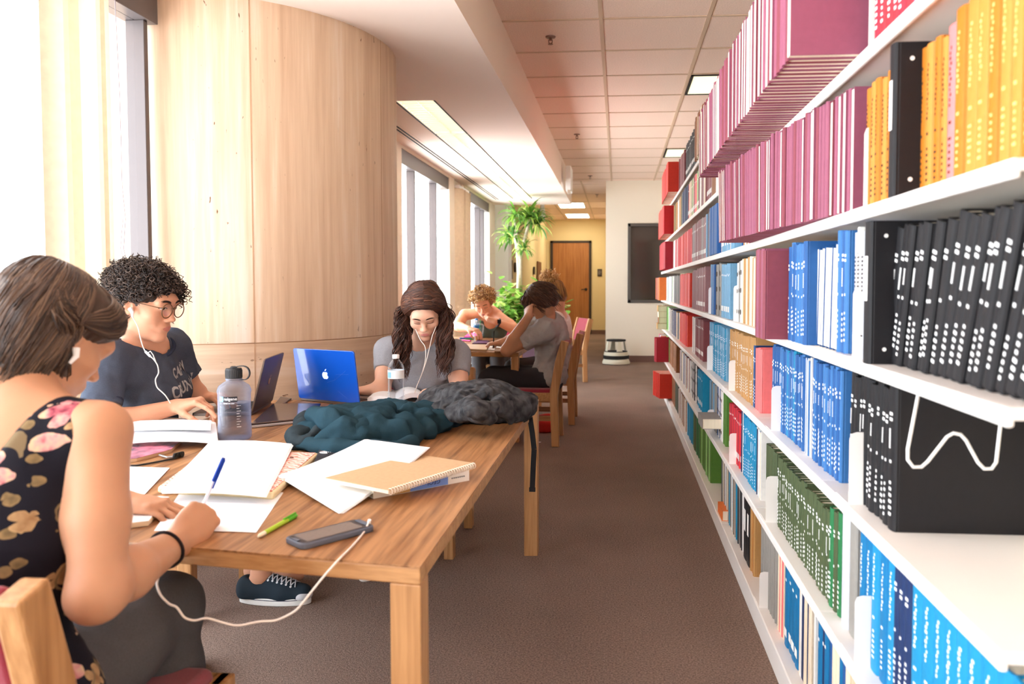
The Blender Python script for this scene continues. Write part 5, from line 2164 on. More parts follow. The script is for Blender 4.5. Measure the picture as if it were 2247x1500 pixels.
c = atz(1069, 738, TZ)
pet_bottle('clear bottle with blue label and cap beside the iced drink cup', (c[0], min(c[1], 7.5), TZ), h=.215, r=.036, lab=(70, 150, 220), labz=(.12, .165), cap=(90, 160, 226))
for k, (x, y, col, lab) in enumerate(((1022, 742, (60, 130, 220), 'blue'), (1030, 744, (70, 190, 70), 'green'), (1038, 740, (120, 210, 90), 'lime'), (1024, 747, (230, 70, 150), 'pink'))):
    c = atz(x, y, TZ + .008)
    t = thing('highlighter', lab + ' highlighter pen lying beside the iced drink cup', 'pen', (c[0], c[1], TZ + .009), R(20 + 40 * k), group='highlighters on the table further back')
    mm = mat('marker_' + lab, col, rough=.4)
    MB().tube([(-.06, 0, 0), (.03, 0, 0)], .008, 10).build('barrel', mm, t, smooth=True)
    MB().tube([(.03, 0, 0), (.065, 0, 0)], .0088, 10).build('cap', mm, t, smooth=True)
t = thing('binder', 'magenta folder lying under the highlighters on the table further back', 'folder', (0, 0, TZ))
MB().prism(q4(((1018, 738), (1080, 738), (1090, 730), (1030, 729)), TZ + .01), .001, .010).build('cover', mat('folder_magenta', (206, 60, 130), rough=.5), t)
t = thing('red_bag', 'red bag on the carpet under the chair of the boy in grey', 'bag', (-0.62, 6.75, 0))
S = Soft().rbox((0, 0, .05), (.10, .17, .05), .03).ell((0, .02, .09), (.07, .12, .04), .03)
S.build('body', mat('bag_red', (206, 44, 40), rough=.7), t, h=.01, disp=folds(14, .012, 3))
p = atz(1181, 971, 0)
t = thing('paper_scrap', 'tiny white paper scrap on the carpet near the front table leg', 'litter', (p[0], p[1], 0.001))
MB().grid([[(-.02, -.02, 0.002), (.022, -.015, 0.006)], [(-.018, .02, .004), (.02, .024, .002)]], thick=.001).build('scrap', M_paper, t)

# ---------------------------------------------------------------- planter, tall plant and foliage at the window end
rp_ = random.Random(5)
PX, PY = -1.42, 11.35
t = thing('planter', 'dark mauve square planter box at the window end of the room', 'planter', (PX, PY, 0))
MB().box((-.42, -.3, 0), (.42, .3, .86)).build('box', mat('planter_mauve', (104, 80, 96), rough=.7), t, bevel=.01)
MB().box((-.38, -.26, .86), (.38, .26, .875)).build('soil', mat('soil', (70, 54, 42), rough=.95), t)
M_leaf = [mat('leaf_%d' % k, c, rough=.5, spec=.3) for k, c in enumerate(((150, 190, 84), (112, 164, 62), (78, 128, 56), (186, 206, 110)))]


def leaves(name, blades, mats, parent, mi):
    """each blade: list of (centre, half-width vector) along the leaf"""
    V, Q, Mi = [], [], []
    for bl, k in zip(blades, mi):
        o = len(V)
        for c, w in bl:
            V += [c - w, c + w * 0.0 + np.array([0, 0, -np.linalg.norm(w) * .3]), c + w]
        for i in range(len(bl) - 1):
            for j in (0, 1):
                Q.append((o + 3 * i + j, o + 3 * i + j + 1, o + 3 * i + 4 + j, o + 3 * i + 3 + j))
                Mi.append(k)
    ob = raw_mesh(name, np.array(V), np.array(Q), mats, parent)
    ob.data.polygons.foreach_set('material_index', np.array(Mi, np.int32))
    return ob


t = thing('dragon_tree', 'tall dragon tree with drooping spiky leaf tufts reaching the soffit', 'plant', (0, 0, 0))
def pp(px, py, Y=11.35):
    return at(px, py, Y)
base = pp(1138, 640)
trunks = [[base, pp(1139, 600), pp(1137, 565), pp(1134, 540), pp(1128, 505)], [base + [.02, .03, 0], pp(1141, 600), pp(1142, 568), pp(1150, 530), pp(1158, 500), pp(1162, 480)],
          [pp(1142, 568), pp(1136, 530), pp(1130, 480)]]
m = MB()
for tr in trunks:
    m.tube(tr, np.linspace(.035, .02, len(tr)), 8)
m.build('trunk', mat('trunk_pale', (214, 200, 180), rough=.8, var=.15, vscale=30), t, smooth=True, auto=180)
tufts = [((1128, 520), 1.0, 2), ((1162, 470), 1.15, 0), ((1132, 470), .9, 1), ((1178, 490), 1.0, 2), ((1160, 448), .8, 3), ((1115, 515), .8, 2), ((1150, 545), .7, 2)]
for (px, py), s, kind in tufts:
    c = pp(px, py + 4, 11.35 + rp_.uniform(-.15, .15))
    c[2] = min(c[2], 2.26)
    bl, mi = [], []
    for k in range(46):
        a = rp_.uniform(0, 2 * math.pi)
        el = rp_.uniform(-.1, 1.35)
        L = s * rp_.uniform(.30, .48)
        d = np.array([math.cos(a) * math.cos(el), math.sin(a) * math.cos(el), math.sin(el)])
        side = np.array([-math.sin(a), math.cos(a), 0])
        pts = []
        p = c.copy()
        n = 7
        for i in range(n):
            f = i / (n - 1)
            w = .017 * s * (math.sin(math.pi * (0.12 + .88 * f)) ** .7) + .0008
            pts.append((p.copy(), side * w))
            d = d + np.array([0, 0, -.42 * f - .12])
            d /= np.linalg.norm(d)
            p = p + d * L / n
        bl.append(pts)
        mi.append(rp_.choice([kind, kind, (kind + 1) % 4, 0]))
    o = leaves('leaf_tuft', bl, M_leaf, t, mi)
t = thing('pothos', 'bushy bright green pothos foliage spilling over the planter', 'plant', (0, 0, 0))
bl, mi = [], []
for k in range(520):
    c = np.array([PX + rp_.gauss(0, .27), PY - .15 + rp_.gauss(0, .16), .84 + abs(rp_.gauss(0, .17)) * (1.2 if rp_.random() < .7 else -.9)])
    if c[2] < .9:
        c[1] = PY - .36 + rp_.uniform(-.05, .03)
    a = rp_.uniform(0, 2 * math.pi)
    d = np.array([math.cos(a), math.sin(a) - .6, rp_.uniform(-.5, .6)])
    d /= np.linalg.norm(d)
    side = np.cross(d, [0, 0, 1.0])
    side = side / np.linalg.norm(side)
    L = rp_.uniform(.08, .14)
    pts = []
    for i in range(5):
        f = i / 4
        pts.append((c + d * L * (f - .5) + np.array([0, 0, -.03 * f * f]), side * (.045 * math.sin(math.pi * (.1 + .88 * f)) + .001)))
    bl.append(pts)
    mi.append(rp_.choice([0, 1, 1, 3]))
leaves('foliage', bl, M_leaf, t, mi)
m = MB()
for k in range(9):
    x = PX + rp_.uniform(-.3, .3)
    m.tube([(x, PY - .1, .86), (x + rp_.uniform(-.1, .1), PY - .2, 1.05)], .006, 5)
m.build('stem', mat('stem_green', (120, 150, 70)), t)
t = thing('fern', 'feathery fern fronds beside the pothos, behind the hair bun', 'plant', (0, 0, 0))
bl, mi = [], []
for k in range(22):
    a = rp_.uniform(-.6, 3.4)
    p = np.array([PX + .27, PY + .0, .87])
    d = np.array([math.cos(a) * .7, math.sin(a) * .5 - .2, 1.0])
    d /= np.linalg.norm(d)
    for i in range(14):
        p = p + d * .034
        d = d + np.array([0, 0, -.07])
        d /= np.linalg.norm(d)
        s_ = np.cross(d, [0, 0, 1.0])
        s_ /= np.linalg.norm(s_) + 1e-6
        for sg in (-1, 1):
            L = .075 * math.sin(math.pi * (i + 1.5) / 16)
            e = s_ * sg + d * .5
            bl.append([(p + e * L * f, d * (.009 * (1 - f) + .001)) for f in (0, .5, 1)])
            mi.append(rp_.choice([1, 2, 0]))
leaves('frond', bl, M_leaf, t, mi)

# ---------------------------------------------------------------- people
def unit(v):
    v = np.asarray(v, float)
    return v / np.linalg.norm(v)


def rot_axis(v, axis, ang):
    axis = unit(axis)
    c, s = math.cos(ang), math.sin(ang)
    return v * c + np.cross(axis, v) * s + axis * (axis @ v) * (1 - c)


class Head:
    """head frame: x to the person's right, y where the face looks, z up"""

    def __init__(self, c, face, pitch, roll=0.0, s=1.0):
        a, p, r = R(face), R(pitch), R(roll)
        M = Matrix.Rotation(-a, 3, 'Z') @ Matrix.Rotation(-p, 3, 'X') @ Matrix.Rotation(r, 3, 'Y')
        self.R = np.array(M)
        self.c = np.asarray(c, float)
        self.s = s

    def w(self, *l):
        l = np.asarray(l if len(l) == 3 else l[0], float)
        return self.c + (l * self.s) @ self.R.T

    def d(self, *l):
        return np.asarray(l, float) @ self.R.T

    def loc(self, P):
        return ((np.asarray(P) - self.c) @ self.R) / self.s

    def ell(self, S, c, r, k=.02, op='u', turn=None):
        Rm = self.R if turn is None else self.R @ np.array(Matrix.Rotation(turn[1], 3, turn[0]))
        S.ell(self.w(c), np.array(r) * self.s, k * self.s, op, Rm)

    def cap(self, S, a, b, ra, rb=None, k=.01, op='u'):
        S.cap(self.w(a), self.w(b), ra * self.s, None if rb is None else rb * self.s, k * self.s, op)


def add_head(S, H, male=False, lids=0.0):
    H.ell(S, (0, -.018, .034), (.074, .094, .084), .02)
    H.ell(S, (0, .020, -.020), (.064, .066, .078), .03)
    H.ell(S, (0, .030, -.070), (.047 if not male else .052, .050, .040), .03)
    H.cap(S, (-.040, .002, -.070), (-.010, .062, -.098), .020, .016, .02)
    H.cap(S, (.040, .002, -.070), (.010, .062, -.098), .020, .016, .02)
    H.ell(S, (0, .070, -.099), (.019, .016, .014), .018)
    for x in (-1, 1):
        H.ell(S, (x * .041, .055, -.026), (.024, .022, .020), .022)
        H.ell(S, (x * .031, .0915, .004), (.020, .0125, .0105), .014, 's')
        H.ell(S, (x * .031, .0675, .003), (.0155, .0155, .0135), .003)            # lid-covered eyeball
        H.ell(S, (x * .030, .078, .0205), (.020, .008, .0055), .012)
        H.ell(S, (x * .077, -.006, -.008), (.008, .017, .029), .006, turn=('Z', x * .35))
        H.ell(S, (x * .083, -.002, -.006), (.006, .009, .017), .004, 's', turn=('Z', x * .35))
        H.ell(S, (x * .0125, .0935, -.0365), (.0080, .0095, .0068), .006)
        H.cap(S, (x * .021, .078, -.066), (x * .034, .066, -.060), .004, .006, .012)
    H.ell(S, (0, .075, .030), (.045, .018, .022), .03)
    H.cap(S, (0, .0815, .010), (0, .0985, -.026), .0075, .0095, .010)
    H.ell(S, (0, .1035, -.0315), (.0105, .0105, .0085), .008)
    H.ell(S, (0, .0800, -.0645), (.026, .012, .016), .014)
    H.ell(S, (-.008, .0885, -.0605), (.0125, .0065, .0042), .004)
    H.ell(S, (.008, .0885, -.0605), (.0125, .0065, .0042), .004)
    H.ell(S, (0, .0875, -.0700), (.0165, .0070, .0052), .004)
    for x in (-1, 1):
        H.cap(S, (0, .0965, -.0652), (x * .022, .0865, -.0655), .0012, .001, .0025, 's')


def lips_mask(H, P):
    q = H.loc(P)
    e = ((q[:, 0] / .0200) ** 2 + ((q[:, 2] + .0655) / .0085) ** 2) < 1
    return e & (q[:, 1] > .079)


class Body:
    def __init__(self, hip, neck, right, s=1.0):
        self.hip, self.neck = np.asarray(hip, float), np.asarray(neck, float)
        self.u = unit(self.neck - self.hip)
        r = np.asarray(right, float)
        self.r = unit(r - self.u * (r @ self.u))
        self.f = np.cross(self.u, self.r)
        self.s = s
        self.L = np.linalg.norm(self.neck - self.hip)
        self.R = np.stack([self.r, self.f, self.u], 1)
        self.bend = 0.0

    def at(self, x, y, t):
        """t runs 0 (hips) to 1 (neck base); the back bows by self.bend"""
        return self.hip + self.u * (t * self.L) + self.r * x * self.s + self.f * (y * self.s - self.bend * math.sin(math.pi * min(max(t, 0), 1)))


def add_torso(S, B, off=0.0, female=True, k=.05):
    s = B.s
    w = .92 if female else 1.0
    e = lambda x, y, t, r: S.ell(B.at(x, y, t), (np.array(r) * s + off), k, 'u', B.R)
    e(0, 0, .05, (.168 if female else .160, .115, .10))
    e(0, .004, .30, (.132 * w, .098, .12))
    e(0, .0, .58, (.148 * w, .104, .13))
    e(0, -.006, .78, (.158 * w, .095, .10))
    if female:
        for x in (-1, 1):
            e(x * .066, .080, .62, (.058, .052, .058))
    else:
        for x in (-1, 1):
            e(x * .07, .066, .70, (.075, .035, .055))


def add_limb(S, a, b, c, ra, rb, rc, off=0.0, k=.02):
    """upper, joint, lower with a little muscle"""
    a, b, c = (np.asarray(v, float) for v in (a, b, c))
    S.cap(a, a * .45 + b * .55, ra + off, (ra + rb) / 2 * 1.03 + off, k)
    S.cap(a * .45 + b * .55, b, (ra + rb) / 2 * 1.03 + off, rb + off, k)
    if c is not None:
        m = b * .68 + c * .32
        S.cap(b, m, rb + off, rb * 1.04 + off, k)
        S.cap(m, c, rb * 1.04 + off, rc + off, k)


def sleeves(S, B, arms, r0, r1, t=.94):
    for sh, el, f in arms:
        S.cap(sh, sh + (el - sh) * (f + .12), r0, r1, .03)
    for sh, el, f in arms:
        c, d = sh + (el - sh) * f, unit(el - sh)
        S._put(lambda P, c=c, d=d: np.maximum(-((P - c) @ d), np.linalg.norm(P - c - d * .06, axis=1) - .16), c, 1e3, 's', .004)
    for sh, el, f in arms:
        S.cap(B.at(0, -.01, t), sh, r0 - .002, r0 - .002, .05)


def add_hand(S, wrist, fdir, pnorm, side, curls, s=1.0, spread=.08, thumb=(.6, .5), k=.006):
    """fdir: where the knuckles point; pnorm: out of the palm; side +1 right hand, -1 left; curls: 4 fingers x 3 joints in degrees"""
    f = unit(fdir)
    n = np.asarray(pnorm, float)
    n = unit(n - f * (n @ f))
    t = np.cross(n, f) * side                   # towards the thumb
    w = np.asarray(wrist, float)
    P = lambda a, b, c: w + (f * a + t * b + n * c) * s
    Rm = np.stack([t, f, n], 1)
    S.ell(P(.050, .0, .0), (.041 * s, .052 * s, .0165 * s), .02, 'u', Rm)
    S.cap(P(.0, .0, 0), P(.03, .0, 0), .025 * s, .024 * s, .02, flat=(n, .72))
    S.ell(P(.036, .026, .010), (.017 * s, .030 * s, .015 * s), .014, 'u', Rm)
    base = ((.086, .029), (.091, .0095), (.087, -.0105), (.077, -.0285))
    lens = ((.043, .025, .021), (.047, .029, .022), (.043, .027, .021), (.033, .020, .018))
    tips = []
    for i in range(4):
        p = P(base[i][0], base[i][1], -.001)
        S.cap(P(.045, base[i][1] * .8, -.004), p, .0095 * s, .0098 * s, .012)
        S.cap(p - n * .004 * s, p - n * .0041 * s, .0104 * s, None, .004)
        d = unit(f + t * spread * (1.5 - i))
        ax = np.cross(d, n)
        for j in range(3):
            d = rot_axis(d, ax, R(curls[i][j]))
            q = p + d * lens[i][j] * s
            r0 = (.0092, .0084, .0078)[j] * (.9 if i == 3 else 1)
            S.cap(p, q, r0 * s, (r0 - .0007) * s, .003)
            p = q
        tips.append(p)
    # thumb
    p = P(.022, .034, .008)
    d = unit(f * math.cos(thumb[0]) + t * math.sin(thumb[0]) * .8 + n * .45)
    for j, (L, r0) in enumerate(((.038, .0125), (.032, .0100), (.025, .0090))):
        q = p + d * L * s
        S.cap(p, q, r0 * s, (r0 - .001) * s, .006)
        p = q
        d = unit(rot_axis(d, np.cross(d, unit(f * .6 + n * .8 - t * thumb[1])), thumb[1] * .7))
    tips.append(p)
    return tips


def add_foot(S, ankle, d, s=1.0):
    d = unit(np.array([d[0], d[1], 0]))
    a = np.asarray(ankle, float)
    h = a + np.array([0, 0, -.055]) - d * .03
    S.cap(a, h, .036, .034, .02)
    S.cap(h, a + d * .13 + [0, 0, -.07], .034, .026, .02)
    S.cap(a + d * .13 + [0, 0, -.07], a + d * .17 + [0, 0, -.075], .026, .018, .02)


def shoe(name, label, ankle, d, mats, parent=None, laces=True, top=True, L=.27, dz=0.0):
    """low canvas sneaker with rubber sole, toe cap, laces and eyelets; origin under the ankle on the floor"""
    d = unit(np.array([d[0], d[1], 0]))
    sd = np.array([-d[1], d[0], 0])
    o = np.array([ankle[0], ankle[1], dz])
    Rm = np.stack([d, sd, [0, 0, 1.0]], 1)
    W = lambda a, b, c: o + d * a + sd * b + np.array([0, 0, c])
    t = thing(name, label, 'shoe') if parent is None else bpy.data.objects.new('sneaker', None)
    if parent is not None:
        COL.objects.link(t)
        t.parent = parent
    up, rub, toe = mats
    S = Soft()
    S.cap(W(-.055, 0, .045), W(.09, 0, .045), .042, .045, .03)
    S.cap(W(.09, 0, .045), W(.165, 0, .038), .045, .038, .03)
    S.cap(W(-.05, 0, .06), W(.04, 0, .075), .036, .036, .03)
    S.cap(W(-.06, 0, .075), W(-.03, 0, .085), .030, .032, .02)
    S.cap(W(-.03, 0, .13), W(.01, 0, .085), .034, .030, .012, 's')
    S.plane(W(0, 0, .022), (0, 0, -1))
    S.build('canvas_upper', up, t, h=.0045)
    SU = S
    m = MB()
    out = []
    for k in range(28):
        a = 2 * math.pi * k / 28
        x = .055 + .145 * math.cos(a)
        y = (.046 + .006 * math.cos(a)) * math.sin(a)
        out.append((x, y))
    for z0, z1, sc in ((.001, .030, 1.0),):
        vs = [W(x, y, z0) for x, y in out] + [W(x * 1.0, y * 1.02, z1) for x, y in out]
        n = len(out)
        m.add(vs, [tuple(range(n)), tuple(range(n, 2 * n))] + [(i, (i + 1) % n, n + (i + 1) % n, n + i) for i in range(n)])
    m.build('rubber_sole', rub, t, bevel=.003, smooth=True)
    m = MB()
    m.tube([W(x * 1.0, y * 1.03, .024) for x, y in out + out[:1]], .0013, 5)
    m.build('sole_stripe', mat('sole_line_navy', (40, 40, 70)), t)
    S = Soft().ell(W(.168, 0, .034), (.036, .043, .028), .01, 'u', Rm)
    S.plane(W(0, 0, .022), (0, 0, -1))
    S.plane(W(.148, 0, 0), -d)
    S.build('toe_cap', toe, t, h=.004)
    if laces:
        m, e = MB(), MB()
        zs = np.linspace(.16, .03, 66)

        def top(x, y):
            d_ = SU(np.array([W(x, y, z) for z in zs]))
            i_ = np.nonzero(d_ < 0)[0]
            return (zs[i_[0]] if len(i_) else .06) + .0018

        for k in range(6):
            x = .040 + .018 * k
            for sg in (-1, 1):
                P = [(x, sg * .026), (x + .003, sg * .014), (x + .008, 0), (x + .013, -sg * .014), (x + .016, -sg * .026)]
                m.tube([W(a_, b_, top(a_, b_) + .001 * (sg > 0)) for a_, b_ in P], .0026, 5)
                c_ = W(x, sg * .030, top(x, sg * .030) - .001)
                e.lathe([(.0015, 0), (.0042, 0), (.0042, .002), (.0015, .002)], 10, axis=Matrix.Translation(c_) @ Matrix.Rotation(-sg * R(50), 4, Vector(d)), cap=False)
        m.build('lace', mat('lace_grey', (190, 190, 196), rough=.8), t, smooth=True, auto=180)
        e.build('eyelet', mat('eyelet_metal', (210, 210, 214), rough=.3, metal=.7), t)
    return t


def skin(name, rgb):
    return mat(name, rgb, rough=.48, spec=.35, sss=.12, var=.05, vscale=14)


def person(label):
    t = thing('person', label, 'person', (0, 0, 0))
    return t


def eyes(H, parent, open_=True, iris=(70, 44, 28), lash=(40, 26, 22), brow=(60, 40, 30)):
    """brows, lash lines and (open) eyes laid on the face of the body mesh"""
    from mathutils.bvhtree import BVHTree
    body = [o for o in parent.children if o.name.startswith('body')][0]
    bm = bmesh.new()
    bm.from_mesh(body.data)
    tree = BVHTree.FromBMesh(bm)
    bm.free()
    fd = Vector(H.d(0, 1, 0))

    def on(x, z, gap=0.0):
        o = Vector(H.w(x, .16, z))
        h = tree.ray_cast(o, -fd)
        p = h[0] if h[0] is not None else Vector(H.w(x, .085, z))
        return np.array(p + fd * gap)

    bm_, lm = MB(), MB()
    for x in (-1, 1):
        u = np.linspace(0, 1, 10)
        xs = .0115 + .042 * u
        zs = .0215 + .0085 * np.sin(np.pi * (.10 + .62 * u)) - .004 * u ** 3
        r = np.interp(u, [0, .25, .7, 1], [.0020, .0036, .0028, .0010]) * H.s
        for dz in (-.0016, .0016):
            bm_.tube([on(x * a, b_ + dz, -.0012) for a, b_ in zip(xs, zs)], r * .8, 6)
        zl = .0065 if open_ else -.0048
        cv = .0042 if open_ else -.0030
        a = np.linspace(-.0150, .0155, 11)
        lm.tube([on(x * .031 + t_, zl + cv * (1 - (t_ / .0155) ** 2) - (.0030 if open_ else 0), .0002) for t_ in a], .0014 * H.s, 5)
        if open_:
            m = MB()
            P = []
            for zz in np.linspace(-1, 1, 7):
                row = []
                for t_ in np.linspace(-.0128, .0128, 11):
                    half = .0050 * math.sqrt(max(0, 1 - (t_ / .0130) ** 2))
                    row.append(on(x * .031 + t_, .0030 + zz * half, .0007))
                P.append(row)
            m.grid(P)
            m.build('eye_white', mat('eye_white', (236, 230, 224), rough=.2, spec=.5), parent, smooth=True)
            m = MB()
            P = []
            for q in np.linspace(0, 1, 4):
                P.append([on(x * .031 + .0056 * q * math.cos(t_) + .002, .0036 + min(.0044, .0056 * q * math.sin(t_)), .0011) for t_ in np.linspace(0, 2 * math.pi, 17)])
            m.grid(P)
            m.build('iris', mat('iris_%d' % iris[0], iris, rough=.15, spec=.6), parent, smooth=True)
    bm_.build('eyebrow', mat('brow_%d' % brow[0], brow, rough=.8), parent, smooth=True)
    lm.build('eyelash', mat('lash', lash, rough=.7), parent, smooth=True)


def project_to(o, src, dirv, gap=.0012):
    """lay the flat mesh o onto the surface of src along dirv"""
    from mathutils.bvhtree import BVHTree
    bm = bmesh.new()
    bm.from_mesh(src.data)
    tree = BVHTree.FromBMesh(bm)
    bm.free()
    d = Vector(dirv).normalized()
    for v in o.data.vertices:
        h = tree.ray_cast(v.co - d * .5, d)
        if h[0] is not None:
            v.co = h[0] - d * gap
    o.data.update()


def helix_curls(H, pts, dirs, rnd, Lr=(.035, .07), rad=(.006, .012), turns=(1.5, 3.0), n=20):
    out = []
    for p, d in zip(pts, dirs):
        d = unit(d)
        a = unit(np.cross(d, [rnd.gauss(0, 1), rnd.gauss(0, 1), rnd.gauss(0, 1)]))
        b = np.cross(d, a)
        L, rr_, tn, ph = rnd.uniform(*Lr), rnd.uniform(*rad), rnd.uniform(*turns), rnd.uniform(0, 6.28)
        f = np.linspace(0, 1, n)
        env = np.sin(np.pi * np.clip(f * .8 + .1, 0, 1)) * rr_
        out.append(p + np.outer(f * L, d) + np.outer(env * np.cos(ph + f * tn * 6.28), a) + np.outer(env * np.sin(ph + f * tn * 6.28), b))
    return out


def hair_mats(tag_, cols):
    return [mat('hair_%s_%d' % (tag_, k), c, rough=.42, spec=.45, bump=.2, bscale=900, bstretch=(1, 1, .05)) for k, c in enumerate(cols)]


DARK_PANTS = mat('trousers_charcoal', (84, 82, 84), rough=.9, spec=.1, var=.12, vscale=300)
# ================================================================ the writer in the floral top (seen from behind)
SK1 = skin('skin_writer', (198, 146, 114))
W1 = person('person with a dark bob in a black floral sleeveless top, writing with a blue-capped pen')
H1 = Head(at(122, 742, 1.44), 27, 34, -4, 1.0)
B1 = Body((-1.07, 1.22, .53), (-1.055, 1.33, 1.03), (1, .06, 0), 1.0)
B1.bend = .035
sh_r, el_r, wr_r = at(216, 948, 1.30), at(214, 1298, 1.22), at(392, 1188, 1.51)
sh_l = np.array([-1.235, 1.36, .985])
el_l, wr_l = np.array([-1.33, 1.50, .79]), np.array([-1.135, 1.70, .752])


def w1_arms(S, off=0.0):
    add_limb(S, sh_r, el_r, wr_r, .050, .043, .027, off)
    add_limb(S, sh_l, el_l, wr_l, .050, .042, .027, off)
    S.cap(el_r, el_r + [.0, -.008, -.006], .044 + off, .040 + off, .02)


S = Soft()
add_torso(S, B1)
S.cap(B1.at(0, .0, .92), H1.w(0, -.035, -.05), .056, .052, .04)
S.cap(B1.at(0, -.01, .95), sh_r, .056, .052, .05)
S.cap(B1.at(0, -.01, .95), sh_l, .056, .052, .05)
w1_arms(S)
add_head(S, H1)
kn_r, an_r = np.array([-.975, 1.60, .555]), np.array([-.98, 1.56, .11])
kn_l, an_l = np.array([-1.19, 1.60, .555]), np.array([-1.20, 1.50, .11])
hp_r, hp_l = np.array([-.985, 1.22, .53]), np.array([-1.155, 1.22, .53])
add_limb(S, hp_r, kn_r, an_r, .080, .055, .034)
add_limb(S, hp_l, kn_l, an_l, .080, .055, .034)
add_foot(S, an_r, (0, 1, 0))
add_foot(S, an_l, (0, 1, 0))
tipr = add_hand(S, wr_r, unit(at(462, 1112, 1.60) - wr_r), (-.80, .25, -.55), 1, ((52, 42, 20), (58, 58, 30), (62, 64, 36), (60, 64, 40)), .98, .03, (.55, .45))
tipl = add_hand(S, wr_l, (.93, .02, -.10), (0, 0, -1), -1, ((16, 16, 8), (18, 18, 10), (20, 20, 12), (22, 22, 14)), .98, .05, (.5, .4))
S.build('body', [SK1, mat('lips_soft', (212, 138, 118), rough=.4)], W1, h=.0045, paint=lambda C: lips_mask(H1, C).astype(int))
S = Soft()
add_torso(S, B1, .006)
S.cap(B1.at(0, -.01, .95), sh_r + (sh_r - B1.at(0, 0, .95)) * -.12, .059, .054, .05)
S.ell(B1.at(0, -.01, -.02), (.196, .150, .15), .05, 'u', B1.R)
# low scoop at the back, narrow at the far shoulder, armhole on the near side
S.cap(B1.at(-.05, -.10, 1.15), B1.at(-.06, -.13, .80), .13, .085, .02, 's')
S.cap(B1.at(-.03, .0, 1.3), B1.at(-.03, .0, 1.0), .10, .095, .02, 's')
S.cap(B1.at(.02, .12, 1.15), B1.at(.0, .16, .85), .10, .08, .02, 's')
S.cap(sh_r + np.array([.060, .0, .02]), sh_r + np.array([.055, .0, -.12]), .040, .058, .012, 's')
S.cap(sh_l + np.array([-.055, .0, .02]), sh_l + np.array([-.05, .0, -.12]), .045, .058, .012, 's')
S.plane(B1.at(.17, .045, -.02), (0, .78, -.62))
S.plane((0, 0, .452), (0, 0, -1))
M_flo = mat('floral_print', (26, 24, 34), rough=.7, spec=.15)
N, L, b = nodes_of(M_flo)
tc = N.new('ShaderNodeTexCoord')


def vmath(op, a, b_=None):
    n = N.new('ShaderNodeMath')
    n.operation = op
    for i, v in enumerate((a, b_)):
        if v is None:
            continue
        if isinstance(v, (int, float)):
            n.inputs[i].default_value = v
        else:
            L.new(v, n.inputs[i])
    return n.outputs[0]


wn = N.new('ShaderNodeTexNoise')
wn.inputs['Scale'].default_value = 40
wadd = N.new('ShaderNodeVectorMath')
wadd.operation = 'MULTIPLY_ADD'
L.new(tc.outputs['Object'], wn.inputs['Vector'])
L.new(wn.outputs['Color'], wadd.inputs[0])
wadd.inputs[1].default_value = (.012, .012, .012)
L.new(tc.outputs['Object'], wadd.inputs[2])


def flowers(scale, size, petals, cols, prev, off, clump):
    mp_ = N.new('ShaderNodeMapping')
    mp_.inputs['Location'].default_value = off
    L.new(wadd.outputs[0], mp_.inputs[0])
    vo = N.new('ShaderNodeTexVoronoi')
    vo.inputs['Scale'].default_value = scale
    vo.inputs['Randomness'].default_value = .9
    L.new(mp_.outputs[0], vo.inputs['Vector'])
    sb = N.new('ShaderNodeVectorMath')
    sb.operation = 'SUBTRACT'
    L.new(mp_.outputs[0], sb.inputs[0])
    L.new(vo.outputs['Position'], sb.inputs[1])
    sx = N.new('ShaderNodeSeparateXYZ')
    L.new(sb.outputs[0], sx.inputs[0])
    side = vmath('SUBTRACT', sx.outputs[1], sx.outputs[0])
    ang = vmath('ARCTAN2', sx.outputs[2], side)
    sc = N.new('ShaderNodeSeparateColor')
    L.new(vo.outputs['Color'], sc.inputs[0])
    ang = vmath('ADD', ang, vmath('MULTIPLY', sc.outputs[0], 6.0))
    pet = vmath('ABSOLUTE', vmath('SINE', vmath('MULTIPLY', ang, petals / 2)))
    rad = vmath('MULTIPLY', vmath('ADD', vmath('MULTIPLY', pet, .55), .45), size)
    ln = N.new('ShaderNodeVectorMath')
    ln.operation = 'LENGTH'
    L.new(sb.outputs[0], ln.inputs[0])
    inside = vmath('LESS_THAN', ln.outputs['Value'], rad)
    keep = vmath('GREATER_THAN', sc.outputs[1], clump)
    fac = vmath('MULTIPLY', inside, keep)
    rp_2 = N.new('ShaderNodeValToRGB')
    rp_2.color_ramp.interpolation = 'LINEAR'
    e = rp_2.color_ramp.elements
    e[0].color = (*lin(cols[0]), 1)
    e[1].color = (*lin(cols[-1]), 1)
    for i, c_ in enumerate(cols[1:-1]):
        x = e.new((i + 1) / (len(cols) - 1))
        x.color = (*lin(c_), 1)
    n2 = N.new('ShaderNodeTexNoise')
    n2.inputs['Scale'].default_value = 70
    L.new(mp_.outputs[0], n2.inputs['Vector'])
    L.new(vmath('ADD', vmath('DIVIDE', ln.outputs['Value'], size * 1.1), vmath('MULTIPLY', vmath('SUBTRACT', n2.outputs['Fac'], .5), 1.6)), rp_2.inputs['Fac'])
    mx = N.new('ShaderNodeMix')
    mx.data_type = 'RGBA'
    L.new(fac, mx.inputs['Factor'])
    if prev is None:
        mx.inputs['A'].default_value = (*lin((24, 23, 33)), 1)
    else:
        L.new(prev, mx.inputs['A'])
    L.new(rp_2.outputs['Color'], mx.inputs['B'])
    return mx.outputs['Result']


